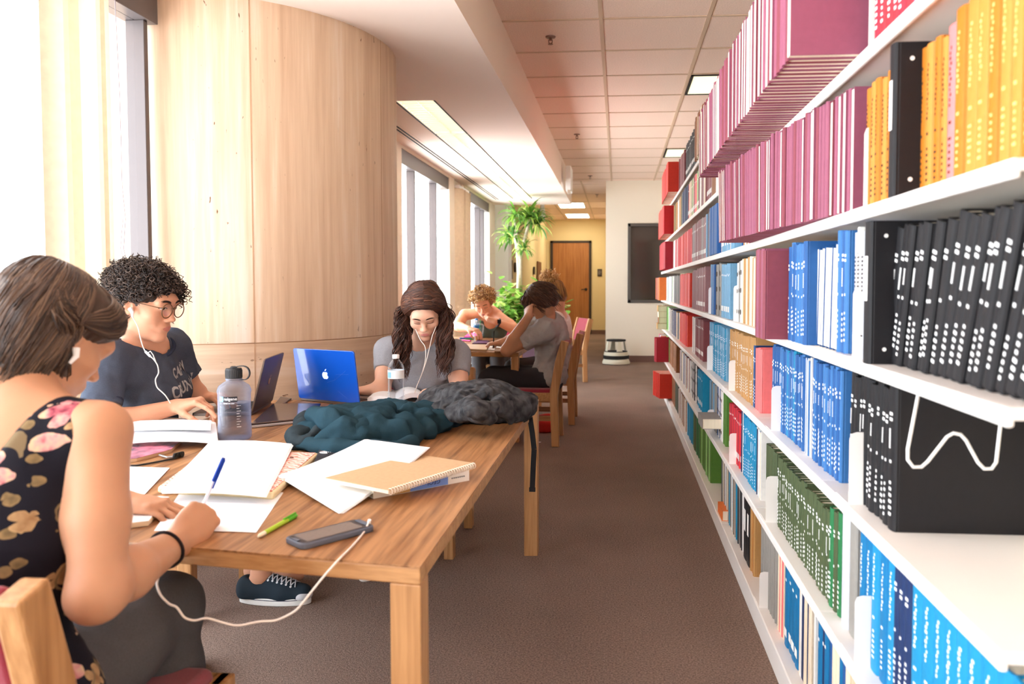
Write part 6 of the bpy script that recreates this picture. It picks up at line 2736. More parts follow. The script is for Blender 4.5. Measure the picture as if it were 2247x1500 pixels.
c_ = flowers(26, .014, 2, ((104, 88, 62), (146, 120, 84)), None, (3, 1, 2), .35)
c_ = flowers(15, .026, 4, ((140, 104, 72), (184, 152, 112)), c_, (1, 5, 2), .45)
c_ = flowers(10.5, .042, 5, ((112, 30, 54), (176, 92, 104), (204, 150, 144), (206, 176, 146)), c_, (7.13, 2.2, 3.4), .30)
sn = N.new('ShaderNodeTexNoise')
sn.inputs['Scale'].default_value = 9.0
sn.inputs['Detail'].default_value = 1.0
L.new(wadd.outputs[0], sn.inputs['Vector'])
sk = N.new('ShaderNodeTexNoise')
sk.inputs['Scale'].default_value = 5.0
L.new(tc.outputs['Object'], sk.inputs['Vector'])
stem = vmath('MULTIPLY', vmath('LESS_THAN', vmath('ABSOLUTE', vmath('SUBTRACT', sn.outputs['Fac'], .5)), .010), vmath('GREATER_THAN', sk.outputs['Fac'], .5))
mxs = N.new('ShaderNodeMix')
mxs.data_type = 'RGBA'
L.new(stem, mxs.inputs['Factor'])
L.new(c_, mxs.inputs['A'])
mxs.inputs['B'].default_value = (*lin((122, 104, 78)), 1)
c_ = flowers(16, .020, 5, ((160, 70, 84), (196, 130, 120), (206, 176, 146)), mxs.outputs['Result'], (4.3, 3.1, 6.2), .5)
L.new(c_, b.inputs['Base Color'])
S.build('floral_top', M_flo, W1, h=.0045, disp=folds(9, .008, 61, False))
S = Soft()
add_torso(S, Body((-1.07, 1.22, .53), (-1.055, 1.22, .93), (1, .06, 0)), .008)
for hp, kn, an in ((hp_r, kn_r, an_r), (hp_l, kn_l, an_l)):
    add_limb(S, hp, kn, an, .084, .060, .045, .008, .04)
S.plane((0, 0, .64), (0, .0, 1), .02)
S.plane((0, 0, .13), (0, 0, -1))
S.build('trousers', DARK_PANTS, W1, h=.006, disp=folds(9, .010, 66, False))
# shoulder strap on the far side
S = Soft()
P = [B1.at(-.115, -.075, .74), B1.at(-.10, -.072, .86), B1.at(-.085, -.058, .97), B1.at(-.08, -.02, 1.04), B1.at(-.085, .05, 1.0)]
S.chain(P, [.012] * 5, .01)
S.build('shoulder_strap', mat('strap_navy', (30, 28, 38), rough=.8), W1, h=.004)
# bob: base volume and strands
HM1 = hair_mats('writer', ((64, 46, 36), (88, 66, 52), (48, 34, 28), (112, 88, 70)))
S = Soft()
H1.ell(S, (0, -.030, .045), (.088, .104, .088), .03)
H1.ell(S, (.0, -.075, -.020), (.088, .062, .085), .03)
H1.ell(S, (-.062, -.030, -.030), (.036, .066, .085), .03)
H1.ell(S, (.060, -.055, -.025), (.034, .048, .085), .03)
H1.ell(S, (.0, .045, .078), (.066, .048, .030), .03)
H1.ell(S, (.066, .030, .050), (.022, .045, .036), .02)
H1.ell(S, (-.066, .030, .030), (.022, .045, .055), .02)

for sg in (1, -1):
    p = H1.w(sg * .060, -.078, -.004)
    S.chain([p, p + [sg * .008, .012, -.05], p + [sg * .008, .038, -.098], p + [sg * .002, .062, -.126]], [.026, .027, .021, .007], .022)


def flow1(P):
    q = H1.loc(P)
    a = np.arctan2(q[:, 0], -(q[:, 1] + .01))
    return .0012 * np.sin(a * 34 + 3 * np.sin(q[:, 2] * 18)) * np.clip(1 - q[:, 2] / .14, .15, 1)


SH1 = S
S.build('hair', HM1[0], W1, h=.004, disp=flow1)
rnd = random.Random(3)
paths, mi = [], []
for k in range(1100):
    a = rnd.uniform(-2.75, 2.75)
    st = np.array([.012 * math.sin(a) - .02, -.030 - .010 * math.cos(a) + rnd.uniform(-.03, .03), .134])
    ex, ey = .094 * math.sin(a), -.034 - .106 * math.cos(a)
    front = abs(a) > 1.75
    bot = (-.112 + rnd.uniform(-.03, .012)) if not front else (-.06 if a < 0 else .02 + rnd.uniform(-.02, .02))
    P = []
    n = 16
    for i in range(n):
        f = i / (n - 1)
        if f < .5:
            g_ = f / .5
            th = g_ * math.pi / 2
            x = st[0] + (ex - st[0]) * math.sin(th)
            y = st[1] + (ey - st[1]) * math.sin(th)
            z = .042 + .094 * math.cos(th)
        else:
            g_ = (f - .5) / .5
            x = ex * (1 - .14 * g_ ** 2)
            y = -.034 + (ey + .034) * (1 - .16 * g_ ** 2)
            z = .042 + (bot - .042) * g_
        w_ = .0025 * math.sin(f * 9 + k)
        P.append(H1.w(x * (1.01 + .02 * rnd.random() * 0) + w_, y + w_, z))
    if front and a > 0:
        # swept over the temple and tucked behind the ear
        P = [H1.w(*q) for q in np.stack([np.interp(np.linspace(0, 1, 12), [0, .3, .6, 1], [-.02, .05, .081 + .003 * math.sin(k), .078]),
                                          np.interp(np.linspace(0, 1, 12), [0, .3, .6, 1], [rnd.uniform(-.02, .05), .03 + .06 * ((k * .618) % 1), .02 + .035 * ((k * .618) % 1), -.035]),
                                          np.interp(np.linspace(0, 1, 12), [0, .3, .6, 1], [.130, .112 - .03 * ((k * .618) % 1), .075 - .05 * ((k * .618) % 1), .02])], 1)]
    paths.append(P)
    mi.append(rnd.choice([0, 0, 1, 1, 2, 3]))
for k in range(260):
    sg = 1 if k % 4 else -1
    p = H1.w(sg * .070, -.085 + .045 * rnd.random(), .04 + .03 * rnd.random())
    e_ = H1.w(sg * .060, -.078, -.004) + np.array([rnd.uniform(-.014, .018), .052 + rnd.uniform(-.03, .012), -.120 + rnd.uniform(-.014, .02)])
    c_ = (p + e_) / 2 + H1.d(sg * .016, -.016, 0)
    t_ = np.linspace(0, 1, 12)[:, None]
    paths.append((1 - t_) ** 2 * p + 2 * t_ * (1 - t_) * c_ + t_ ** 2 * e_)
    mi.append(rnd.choice([0, 0, 1, 2, 3]))
strands('hair_strands', hug(SH1, paths, .0005, .0045), .0020, HM1, W1, mi=mi)
a = H1.w(.084, .004, -.022)
MB().tube([a, a + H1.d(.004, .006, -.014), a + H1.d(.0, .004, -.03)], [.007, .0055, .003], 10).build('earphone', M_paper, W1, smooth=True)
# hair tie on the wrist
ax = unit(wr_r - el_r)
p0 = el_r + (wr_r - el_r) * .80
uu = unit(np.cross(ax, [0, 0, 1.0]))
vv = np.cross(ax, uu)
MB().tube([p0 + .0355 * (math.cos(q) * uu + math.sin(q) * vv) + ax * .004 * math.sin(2 * q) for q in np.linspace(0, 2 * math.pi, 28)], .0032, 7, cap=False).build('hair_tie', mat('hair_tie_black', (34, 26, 30), rough=.8), W1, smooth=True)
# painted nail colour on the left hand
nl = MB()
for p in tipl[:3]:
    nl.lathe([(0, .0), (.0055, 0.0), (.0045, .002), (0, .0028)], 10, tuple(p + np.array([.002, 0, .0065])), cap=False)
nl.build('nail', mat('nail_pink', (222, 70, 140), rough=.25), W1, smooth=True)
for s_, an in (('near', an_r), ('far', an_l)):
    shoe('sneaker', '', an, (0, 1, 0), (mat('canvas_black', (34, 36, 42), rough=.85), mat('rubber_white', (232, 230, 226), rough=.5), mat('toe_grey', (200, 200, 204), rough=.5)), W1)
# the pen in the hand
t = thing('ballpoint_pen', 'white ballpoint pen with blue cap held in the right hand of the writer', 'pen', (0, 0, 0))
tip, top = atz(432, 1140, TZ + .003), at(484, 1020, 1.70)
D = top - tip
D = D / np.linalg.norm(D)
Lp = .148
MB().tube([tip, tip + D * .012], [.0012, .0034], 10).build('nib', mat('nib_brass', (190, 160, 100), rough=.3, metal=.8), t, smooth=True)
MB().tube([tip + D * .012, tip + D * .10], .0040, 12).build('barrel', mat('pen_white', (226, 234, 250), rough=.3), t, smooth=True)
m = MB().tube([tip + D * .092, tip + D * .143, tip + D * Lp], [.0054, .0050, .0040], 12)
m.tube([tip + D * .075 + [.006, -.002, 0], tip + D * .143 + [.006, -.002, 0]], .0018, 6)
m.build('cap', mat('pen_blue', (20, 60, 160), rough=.3), t, smooth=True)

# the dark sneaker with teal stripes under the table
shoe('sneaker', 'black sneaker with teal stripes on the carpet beneath the table corner', at(400, 1400, 2.36), (.5, -.9, 0),
     (mat('canvas_ink', (40, 44, 50), rough=.85), mat('rubber_ink', (54, 56, 62), rough=.6), mat('toe_teal', (70, 150, 160), rough=.7)), None, dz=0.0)

# ================================================================ the curly-haired reader at the grey laptop
SK2 = skin('skin_curly', (216, 160, 130))
W2_ = person('person with short dark curls and round glasses, typing on the grey laptop')
H2 = Head(at(320, 667, 2.80), 92, 12, 0, 1.10)
B2 = Body((-1.87, 2.95, .50), (-1.80, 2.89, 1.035), (.22, -1, 0), 1.0)
B2.bend = .02
sr2, er2, wr2 = at(238, 792, 2.70), at(214, 938, 2.60), at(386, 892, 2.78)
sl2, el2, wl2 = np.array([-1.83, 3.06, 1.0]), np.array([-1.78, 3.15, .80]), np.array([-1.50 - .14, 3.18, .765])
hp2r, hp2l = np.array([-1.84, 2.85, .50]), np.array([-1.84, 3.02, .50])
kn2r, an2r = np.array([-1.40, 2.92, .50]), np.array([-1.405, 2.95, .11])
kn2l, an2l = np.array([-1.42, 3.06, .50]), np.array([-1.50, 3.14, .11])
wl2 = np.array([-1.775, 3.18, .772])
S = Soft()
add_torso(S, B2)
S.cap(B2.at(0, .0, .93), H2.w(0, -.030, -.06), .058, .054, .04)
for sh in (sr2, sl2):
    S.cap(B2.at(0, -.01, .95), sh, .056, .052, .05)
add_limb(S, sr2, er2, wr2, .050, .042, .027)
add_limb(S, sl2, el2, wl2, .050, .042, .027)
add_head(S, H2)
add_hand(S, wr2, (.93, .05, .20), (.25, .10, -1), 1, ((34, 16, 8), (44, 40, 20), (50, 46, 24), (52, 48, 26)), 1.06, .10, (.7, .5))
add_hand(S, wl2, (.92, -.12, .10), (.2, 0, -1), -1, ((30, 30, 15), (34, 34, 18), (36, 36, 20), (38, 38, 22)), 1.06, .08, (.6, .5))
for hp, kn, an in ((hp2r, kn2r, an2r), (hp2l, kn2l, an2l)):
    add_limb(S, hp, kn, an, .078, .054, .036)
    add_foot(S, an, (1, .02, 0))
S.build('body', [SK2, mat('lips_rose', (206, 134, 120), rough=.4)], W2_, h=.0036, paint=lambda C: lips_mask(H2, C).astype(int))
M_navy = mat('tee_heather_navy', (72, 78, 92), rough=.92, spec=.08, var=.12, vscale=260, bump=.2, bscale=900)
M_navyd = mat('tee_rib_navy', (46, 52, 70), rough=.92, spec=.08)
S = Soft()
cut_r, cut_l = sr2 + (er2 - sr2) * .62, sl2 + (el2 - sl2) * .62
sleeves(S, B2, ((sr2, er2, .62), (sl2, el2, .62)), .064, .060)
add_torso(S, B2, .012)
S.cap(B2.at(0, .012, .93), H2.w(0, -.01, -.09), .068, .074, .012, 's')
S.plane(B2.at(0, 0, -.04), -B2.u)
tee2 = S.build('t_shirt', M_navy, W2_, h=.0045, disp=drape(71, .020, ((.3, .2, 1), (1, 0, -.6))), relax=2)
m = MB()
ax = unit(er2 - sr2)
uu = unit(np.cross(ax, [0, 1, 0]))
vv = np.cross(ax, uu)
m.tube([cut_r - ax * .010 + .061 * (math.cos(q) * uu + math.sin(q) * vv) for q in np.linspace(0, 2 * math.pi, 40)], .0075, 8, cap=False)
m.build('sleeve_band', M_navyd, W2_, smooth=True, auto=180)
nk = unit(H2.w(0, -.03, -.06) - B2.at(0, 0, .93))
uu = unit(np.cross(nk, B2.f))
vv = np.cross(nk, uu)
cc = B2.at(0, .014, .955)
S = Soft()
ring = [cc + .070 * (math.cos(q) * uu + 1.0 * math.sin(q) * vv) + nk * .012 * math.sin(q) * (1 if vv @ B2.f < 0 else -1) for q in np.linspace(0, 2 * math.pi, 30)]
MB().tube(ring, .0065, 8, cap=False).build('collar', M_navyd, W2_, smooth=True, auto=180)
S = Soft()
for hp, kn, an in ((hp2r, kn2r, an2r), (hp2l, kn2l, an2l)):
    add_limb(S, hp, kn, kn + (an - kn) * .62, .086, .064, .050, .006, .03)
S.ell((-1.86, 2.93, .50), (.13, .18, .10), .04)
S.plane(kn2r + (an2r - kn2r) * .6, (0, 0, -1))
S.plane((0, 0, .60), (0, 0, 1))
S.build('trousers', DARK_PANTS, W2_, h=.006)
# printed lettering on the shirt front
rt_ = unit(np.cross(B2.f, B2.u)) 
for body, size, dy, dx in (("CAP'N", .056, .79, -.010), ('CRUNCH', .060, .675, -.006)):
    c0 = B2.at(-.030, .30, dy)
    fx = -B2.r if False else B2.r
    # reading direction runs from the wearer's right hand to the left
    X = -B2.r
    X = B2.r * 1.0
    Mx = Matrix(((B2.r[0] * -1, B2.u[0], B2.f[0], c0[0]), (B2.r[1] * -1, B2.u[1], B2.f[1], c0[1]), (B2.r[2] * -1, B2.u[2], B2.f[2], c0[2]), (0, 0, 0, 1)))
    o = text('shirt_lettering', body, size, Mx, W2_, mat('print_silver', (176, 174, 176), rough=.8), depth=.0, bold=.0018)
    project_to(o, tee2, -B2.f, .0015)
# curls
HM2 = hair_mats('curly', ((52, 40, 36), (74, 58, 50), (38, 30, 28), (104, 86, 76)))
S = Soft()
H2.ell(S, (0, -.030, .052), (.094, .112, .086), .03)
H2.ell(S, (0, -.085, -.010), (.085, .055, .075), .03)
H2.ell(S, (.058, -.060, -.022), (.032, .042, .070), .02)
H2.ell(S, (-.058, -.050, -.022), (.032, .045, .070), .02)
H2.ell(S, (0, .040, .076), (.058, .044, .028), .03)
H2.ell(S, (.070, .012, .045), (.020, .050, .030), .02)
H2.ell(S, (-.070, .020, .045), (.022, .055, .035), .02)
S.build('hair', HM2[2], W2_, h=.005, disp=lambda P: .012 * (vnoise(P, 55, 2) - .5) + .008 * (vnoise(P, 110, 4) - .5))
rnd = random.Random(8)
pts, dirs = [], []
while len(pts) < 2600:
    d = unit([rnd.gauss(0, 1), rnd.gauss(0, 1), rnd.gauss(0, 1)])
    p = np.array([0, -.022, .047]) + d * [.098, .120, .094]
    if p[2] < .0:
        p = np.array([p[0] * .95, p[1] * .98 - .005, -.015 + (p[2]) * 1.0])
    if p[2] < -.095:
        continue
    if p[1] > -.012 and p[2] < .014 and abs(p[0]) > .03:
        continue
    if p[1] > .062 and p[2] < .068:
        continue
    if p[1] > .03 and p[2] < .045:
        continue
    out = unit(d + np.array([rnd.gauss(0, .7), rnd.gauss(0, .7), rnd.gauss(0, .7) - .5]))
    pts.append(H2.w(*(p * rnd.uniform(.95, 1.06) - out * .012)))
    dirs.append(H2.d(*out))
cur = helix_curls(H2, pts, dirs, rnd, (.020, .044), (.005, .010), (1.2, 2.4), 16)
for k in range(60):            # locks over the far temple and the forehead
    x, y, z = rnd.uniform(-.088, -.060), rnd.uniform(.045, .085), rnd.uniform(.03, .10)
    cur += helix_curls(H2, [H2.w(x, y, z)], [H2.d(rnd.gauss(-.2, .3), rnd.gauss(.2, .3), -1)], rnd, (.03, .05), (.005, .010))
for k in range(26):
    x, y, z = rnd.uniform(.02, .062), rnd.uniform(.06, .085), rnd.uniform(.062, .085)
    cur += helix_curls(H2, [H2.w(x, y, z)], [H2.d(rnd.gauss(.1, .3), .1, -1)], rnd, (.02, .035), (.004, .008))
strands('hair_curls', cur, .0018, HM2, W2_, mi=[rnd.choice([0, 0, 1, 1, 2, 3]) for _ in cur], taper=.6)
eyes(H2, W2_, True, (58, 36, 24), brow=(48, 34, 30))
# round glasses
g = MB()
M_gl = mat('glasses_tortoise', (110, 74, 44), rough=.3, spec=.5)
for x in (-1, 1):
    g.tube([H2.w(x * .034 + .0265 * math.cos(a) * (1.04), .102 - .10 * abs(x * .034 + .0265 * math.cos(a)) * .25, .001 + .0245 * math.sin(a) - .002) for a in np.linspace(0, 2 * math.pi, 36)], .0019 * 1.08, 6, cap=False)
    g.tube([H2.w(x * .059, .095, .008), H2.w(x * .074, .070, .010), H2.w(x * .079, .0, .012), H2.w(x * .078, -.022, .002)], .0019, 6)
g.tube([H2.w(-.0105, .101, .006), H2.w(0, .104, .009), H2.w(.0105, .101, .006)], .0018, 6)
g.build('glasses', M_gl, W2_, smooth=True, auto=180)
lens = MB()
for x in (-1, 1):
    lens.lathe([(0, 0), (.0225, 0)], 24, axis=Matrix.Translation(H2.w(x * .034, .1005, .001)) @ Matrix(H2.R.tolist()).to_4x4() @ Matrix.Rotation(R(-90), 4, 'X'), cap=False)
lens.build('glasses_lens', glass_mat('lens_glass', (246, 246, 246), .10), W2_)
# earphones
a = H2.w(.084, .004, -.012)
ew = MB()
ew.tube([a, a + H2.d(.003, .012, -.010), a + H2.d(.002, .016, -.028)], [.0085, .006, .0035], 10)
ew.build('earphone', M_paper, W2_, smooth=True)
cp = [a + H2.d(.002, .016, -.028)] + [at(px, py, Y) for px, py, Y in ((303, 716, 2.70), (308, 742, 2.70), (314, 762, 2.70), (322, 776, 2.69), (336, 786, 2.68), (346, 800, 2.68), (349, 818, 2.68), (340, 832, 2.68), (344, 850, 2.68), (356, 860, 2.68), (364, 868, 2.68), (374, 884, 2.70))]
cp = np.array(cp)
s = np.linspace(0, len(cp) - 1, 80)
fine = np.stack([np.interp(s, np.arange(len(cp)), cp[:, k]) for k in range(3)], 1)
for _ in range(5):
    fine[1:-1] = (fine[:-2] + 2 * fine[1:-1] + fine[2:]) / 4
m = MB().tube(fine, .0020, 6)
cp2 = np.array([at(px, py, 2.68) for px, py in ((322, 776), (330, 770), (336, 778), (343, 796))])
m.tube(cp2, .0016, 6)
m.build('earphone_wire', mat('cord_white', (244, 232, 222)), W2_, smooth=True, auto=180)
MB().tube([fine[24], fine[30]], .0042, 8).build('earphone_remote', M_paper, W2_, smooth=True)
MB().tube([H2.w(.004, .104, -.040), H2.w(.0, .112, -.044), H2.w(-.004, .104, -.040)], .0012, 6).build('nose_ring', mat('ring_silver', (220, 220, 224), rough=.2, metal=1), W2_, smooth=True)
ank = MB()
for k in range(22):
    q = 2 * math.pi * k / 22
    c0 = an2r + np.array([.0385 * math.cos(q), .0385 * math.sin(q), .055 + .006 * math.cos(q)])
    ank.tube([c0 + np.array([0, 0, .003 * math.cos(z)]) + .004 * math.sin(z) * np.array([-math.sin(q), math.cos(q), 0]) for z in np.linspace(0, 6.28, 8)], .0011, 4, cap=False)
ank.build('anklet', mat('anklet_gold', (196, 172, 110), rough=.3, metal=.8), W2_, smooth=True)
for an in (an2r, an2l):
    shoe('sneaker', '', an, (1, .02, 0), (mat('canvas_navy', (34, 46, 56), rough=.85), mat('rubber_white', (232, 230, 226), rough=.5), mat('toe_grey', (200, 200, 204), rough=.5)), W2_)
    break

# ================================================================ the long-haired reader in grey
SK3 = skin('skin_longhair', (226, 176, 150))
W3 = person('person with long wavy brown hair in a grey tee, reading the open white book')
H3 = Head(at(931, 685, 3.58), 168, 34, 4, .97)
B3 = Body((-.985, 3.83, .50), (-.965, 3.745, 1.01), (-1, 0, 0), .96)
B3.bend = .02
sr3, er3, wr3 = at(853, 772, 3.74), at(838, 856, 3.62), at(812, 856, 3.60)
sl3, el3, wl3 = at(1000, 778, 3.74), at(1010, 868, 3.62), np.array([-.85, 3.42, .765])
hp3 = (np.array([-1.06, 3.83, .50]), np.array([-.90, 3.83, .50]))
kn3 = (np.array([-1.07, 3.40, .50]), np.array([-.90, 3.40, .50]))
an3 = (np.array([-1.07, 3.38, .11]), np.array([-.90, 3.55, .11]))
S = Soft()
add_torso(S, B3)
S.cap(B3.at(0, .0, .93), H3.w(0, -.035, -.05), .054, .050, .04)
for sh in (sr3, sl3):
    S.cap(B3.at(0, -.01, .95), sh, .054, .048, .05)
add_limb(S, sr3, er3, wr3, .046, .039, .026)
add_limb(S, sl3, el3, wl3, .046, .039, .026)
add_head(S, H3)
add_hand(S, wr3, (-.95, -.15, -.05), (0, 0, -1), 1, ((15, 20, 10),) * 4, 1.0, .06)
add_hand(S, wl3, (.2, -.9, -.1), (0, 0, -1), -1, ((15, 20, 10),) * 4, 1.0, .06)
for hp, kn, an in zip(hp3, kn3, an3):
    add_limb(S, hp, kn, an, .075, .052, .034)
    add_foot(S, an, (0, -1, 0))
S.build('body', [SK3, mat('lips_pink', (216, 138, 132), rough=.4)], W3, h=.0036, paint=lambda C: lips_mask(H3, C).astype(int))
M_gtee = mat('tee_heather_grey', (158, 158, 164), rough=.92, spec=.08, var=.10, vscale=260, bump=.2, bscale=900)
S = Soft()
sleeves(S, B3, ((sr3, er3, .48), (sl3, el3, .48)), .058, .054)
add_torso(S, B3, .010)
S.cap(B3.at(0, .030, .93), H3.w(0, .0, -.10), .062, .075, .012, 's')
S.plane(B3.at(0, 0, -.04), -B3.u)
S.build('t_shirt', M_gtee, W3, h=.0045, disp=drape(81, .018, ((.5, 0, 1), (-.5, 0, 1))), relax=2)
S = Soft()
for hp, kn, an in zip(hp3, kn3, an3):
    add_limb(S, hp, kn, an + [0, 0, .03], .082, .060, .044, .006, .03)
S.ell((-.985, 3.83, .50), (.17, .12, .10), .04)
S.plane((0, 0, .60), (0, 0, 1))
S.build('trousers', DARK_PANTS, W3, h=.007)
for an in an3:
    shoe('sneaker', '', an, (0, -1, 0), (mat('canvas_white', (226, 222, 222), rough=.8), mat('rubber_white', (232, 230, 226), rough=.5), mat('toe_grey', (200, 200, 204), rough=.5)), W3, laces=False)
HM3 = hair_mats('long', ((72, 44, 34), (92, 56, 42), (54, 34, 28), (112, 72, 52)))
S = Soft()
H3.ell(S, (0, -.024, .046), (.081, .100, .083), .03)
H3.ell(S, (0, -.080, -.010), (.074, .052, .080), .03)
S.cap(H3.w(.075, -.030, .03), H3.w(.088, -.025, -.04), .022, .028, .02)
S.cap(H3.w(-.075, -.030, .03), H3.w(-.090, -.025, -.04), .022, .028, .02)
S.cap(H3.w(.050, .035, .085), H3.w(.074, .010, .035), .022, .018, .02)
S.cap(H3.w(-.050, .035, .085), H3.w(-.074, .010, .035), .022, .018, .02)
for sg in (1, -1):
    p = H3.w(sg * .083, -.018, -.03)
    S.chain([p, p + [-sg * .012, .0, -.06], p + [-sg * .016, -.01, -.14], p + [-sg * .006, -.02, -.20]], [.024, .028, .028, .014], .02)
    H3.ell(S, (sg * .066, -.015, .045), (.030, .060, .055), .02)


def flow3(P):
    q = H3.loc(P)
    return .004 * np.sin(q[:, 1] * 160 + 5 * np.sin(q[:, 2] * 25)) * np.clip(.11 - np.abs(q[:, 0]) * .2, .02, 1) * 6 + .006 * (vnoise(P, 40, 3) - .5)


SH3 = S
S.build('hair', HM3[0], W3, h=.0045, disp=lambda P: .006 * (vnoise(P, 40, 3) - .5) + .003 * (vnoise(P * [1, 1, .3], 160, 5) - .5), relax=1)
rnd = random.Random(12)
paths, mi, rad = [], [], []
for k in range(1150):
    sg = 1 if rnd.random() < .5 else -1
    y0 = rnd.uniform(-.105, .060)
    part = -.010 + (.004 * math.sin(y0 * 120) if y0 > -.05 else rnd.uniform(-.03, .03))
    zc = .046 + .084 * math.sqrt(max(0, 1 - ((y0 + .028) / .104) ** 2))
    lift = 1.015 + .055 * rnd.random()
    loc = []
    for f in np.linspace(0, 1, 10):
        th = f * math.pi / 2
        rx = .083 * lift
        x = part + (sg * rx - part) * math.sin(th)
        fw_ = max(0, y0) * .55 * math.sin(math.pi * f)
        yy = y0 * (1 - .62 * f) - .030 * f + fw_ + .004 * math.sin(k * 1.3 + 5 * f)
        zz = .024 + (zc * lift - .024) * math.cos(th) ** (1.0 if y0 < .03 else .85) + .003
        loc.append(H3.w(x, yy, zz))
    p = loc[-1].copy()
    L = rnd.uniform(.17, .34) if rnd.random() < .85 else rnd.uniform(.05, .15)
    n = 26
    cl = rnd.randrange(26)
    rc = random.Random(cl * 7 + (3 if sg > 0 else 0))
    amp, fq, ph = rc.uniform(.008, .017), rc.uniform(40, 62), rc.uniform(0, 6.28)
    ax_ = rc.uniform(-.05, .045)
    out = rc.uniform(.0, .055) + rnd.uniform(-.008, .008)
    for i in range(1, n):
        f = i / (n - 1)
        q = p + np.array([-sg * (out * math.sin(f * 2.2) - .016 * f), ax_ * f - .02 * f, -L * f])
        q = q + np.array([amp * math.sin(ph + fq * L * f), amp * .8 * math.cos(ph + fq * L * f), 0]) * min(1, f * 4)
        loc.append(q)
    paths.append(np.array(loc))
    mi.append(rnd.choice([0, 0, 0, 1, 1, 2, 2, 3]) if rnd.random() < .5 else cl % 3)
    rad.append(rnd.uniform(.0016, .0030))
for k in range(300):
    sg = 1 if k % 2 else -1
    f = rnd.random()
    P = []
    for t_ in np.linspace(0, 1, 12):
        th = t_ * math.pi / 2
        x = -.010 + (sg * (.080 + .004 * f) + .010) * math.sin(th) ** .9
        y = .080 - .026 * f - (.060 + .03 * f) * (1 - math.cos(th)) + .004 * math.sin(3 * th + k)
        z = .086 + .034 * f - (.066 + .01 * f) * (1 - math.cos(th)) ** 1.1 + .003 * math.sin(2 * th + 1.7 * k)
        P.append(H3.w(x, y, z))
    paths.append(np.array(P))
    mi.append(rnd.choice([0, 0, 1, 2, 3]))
    rad.append(rnd.uniform(.0018, .0028))
strands('hair_strands', hug(SH3, paths, .001, .006), rad, HM3, W3, mi=mi, n=4)
MB().tube([H3.w(-.008, y, .046 + .088 * math.sqrt(max(0, 1 - ((y + .028) / .102) ** 2))) for y in np.linspace(.060, -.06, 10)], .0028, 6).build('hair_parting', SK3, W3, smooth=True)
eyes(H3, W3, False, brow=(70, 46, 36), lash=(46, 28, 24))
m = MB()
for cp in (((912, 722, 3.53), (922, 746, 3.50), (934, 760, 3.49), (934, 790, 3.49), (926, 820, 3.50), (914, 848, 3.50), (910, 862, 3.44)), ((957, 716, 3.53), (948, 738, 3.50), (942, 765, 3.48), (936, 790, 3.48), (928, 815, 3.49))):
    P = np.array([at(*c) for c in cp])
    s = np.linspace(0, len(P) - 1, 40)
    fine = np.stack([np.interp(s, np.arange(len(P)), P[:, k]) for k in range(3)], 1)
    for _ in range(4):
        fine[1:-1] = (fine[:-2] + 2 * fine[1:-1] + fine[2:]) / 4
    m.tube(fine, .0017, 6)
m.build('earphone_wire', mat('cord_white', (244, 232, 222)), W3, smooth=True, auto=180)
ax = unit(wr3 - er3)
uu = unit(np.cross(ax, [0, 0, 1.0]))
vv = np.cross(ax, uu)
MB().tube([wr3 - ax * .015 + .031 * (math.cos(q) * uu + math.sin(q) * vv) for q in np.linspace(0, 6.28, 24)], .003, 6, cap=False).build('hair_tie', mat('hair_tie_black', (34, 26, 30)), W3, smooth=True)

# ================================================================ the three students at the table further back
# blond with the wristwatch, facing us
SK4 = skin('skin_blond', (228, 170, 138))
W4 = person('person with short blond curls in a dark green tank top, chin on hand with wristwatch')
H4 = Head(at(1060, 664, 7.60), 176, 30, 10, 1.14)
B4 = Body((-1.32, 8.30, .50), (-1.29, 7.82, 1.0), (-1, 0, 0), 1.06)
sr4, er4, wr4 = at(1020, 690, 7.80), at(1002, 716, 7.70), at(1030, 722, 7.45)
sl4, el4, wl4 = at(1090, 690, 7.80), at(1142, 728, 7.55), at(1088, 705, 7.42)
S = Soft()
add_torso(S, B4)
S.cap(B4.at(0, .0, .93), H4.w(0, -.035, -.05), .060, .056, .04)
for sh, el, wr in ((sr4, er4, wr4), (sl4, el4, wl4)):
    S.cap(B4.at(0, -.01, .95), sh, .060, .054, .05)
    add_limb(S, sh, el, wr, .052, .045, .030)
add_head(S, H4)
add_hand(S, wr4, (.8, -.5, -.1), (.1, 0, -1), 1, ((30, 30, 15),) * 4, 1.1, .05)
add_hand(S, wl4, (-.85, .05, .25), (-.2, .6, .7), -1, ((35, 60, 30),) * 4, .95, .03)
h4 = (np.array([-1.42, 8.30, .50]), np.array([-1.23, 8.30, .50]))
for hp in h4:
    add_limb(S, hp, hp + [0, -.42, 0], hp + [0, -.42, -.40], .08, .056, .038)
    add_foot(S, hp + [0, -.42, -.40], (0, -1, 0))
S.build('body', [SK4, mat('lips_coral', (206, 104, 100), rough=.4)], W4, h=.006, paint=lambda C: lips_mask(H4, C).astype(int))
S = Soft()
add_torso(S, B4, .010)
S.cap(B4.at(.085, 0, .9), B4.at(.085, 0, 1.0), .035, .03, .02)
S.cap(B4.at(-.085, 0, .9), B4.at(-.085, 0, 1.0), .035, .03, .02)
S.cap(B4.at(0, .05, 1.1), B4.at(0, .10, .86), .09, .07, .015, 's')
for sg in (-1, 1):
    S.cap(B4.at(sg * .20, 0, 1.05), B4.at(sg * .20, 0, .80), .075, .065, .012, 's')
S.plane(B4.at(0, 0, -.02), -B4.u)
S.build('tank_top', mat('tank_green', (84, 100, 92), rough=.9), W4, h=.008, disp=folds(8, .01, 5, False))
S = Soft()
for hp in h4:
    add_limb(S, hp, hp + [0, -.42, 0], hp + [0, -.42, -.40], .086, .064, .05, .006, .03)
S.ell((-1.32, 8.30, .50), (.18, .12, .11), .04)
S.plane((0, 0, .14), (0, 0, -1))
S.build('trousers', DARK_PANTS, W4, h=.010)
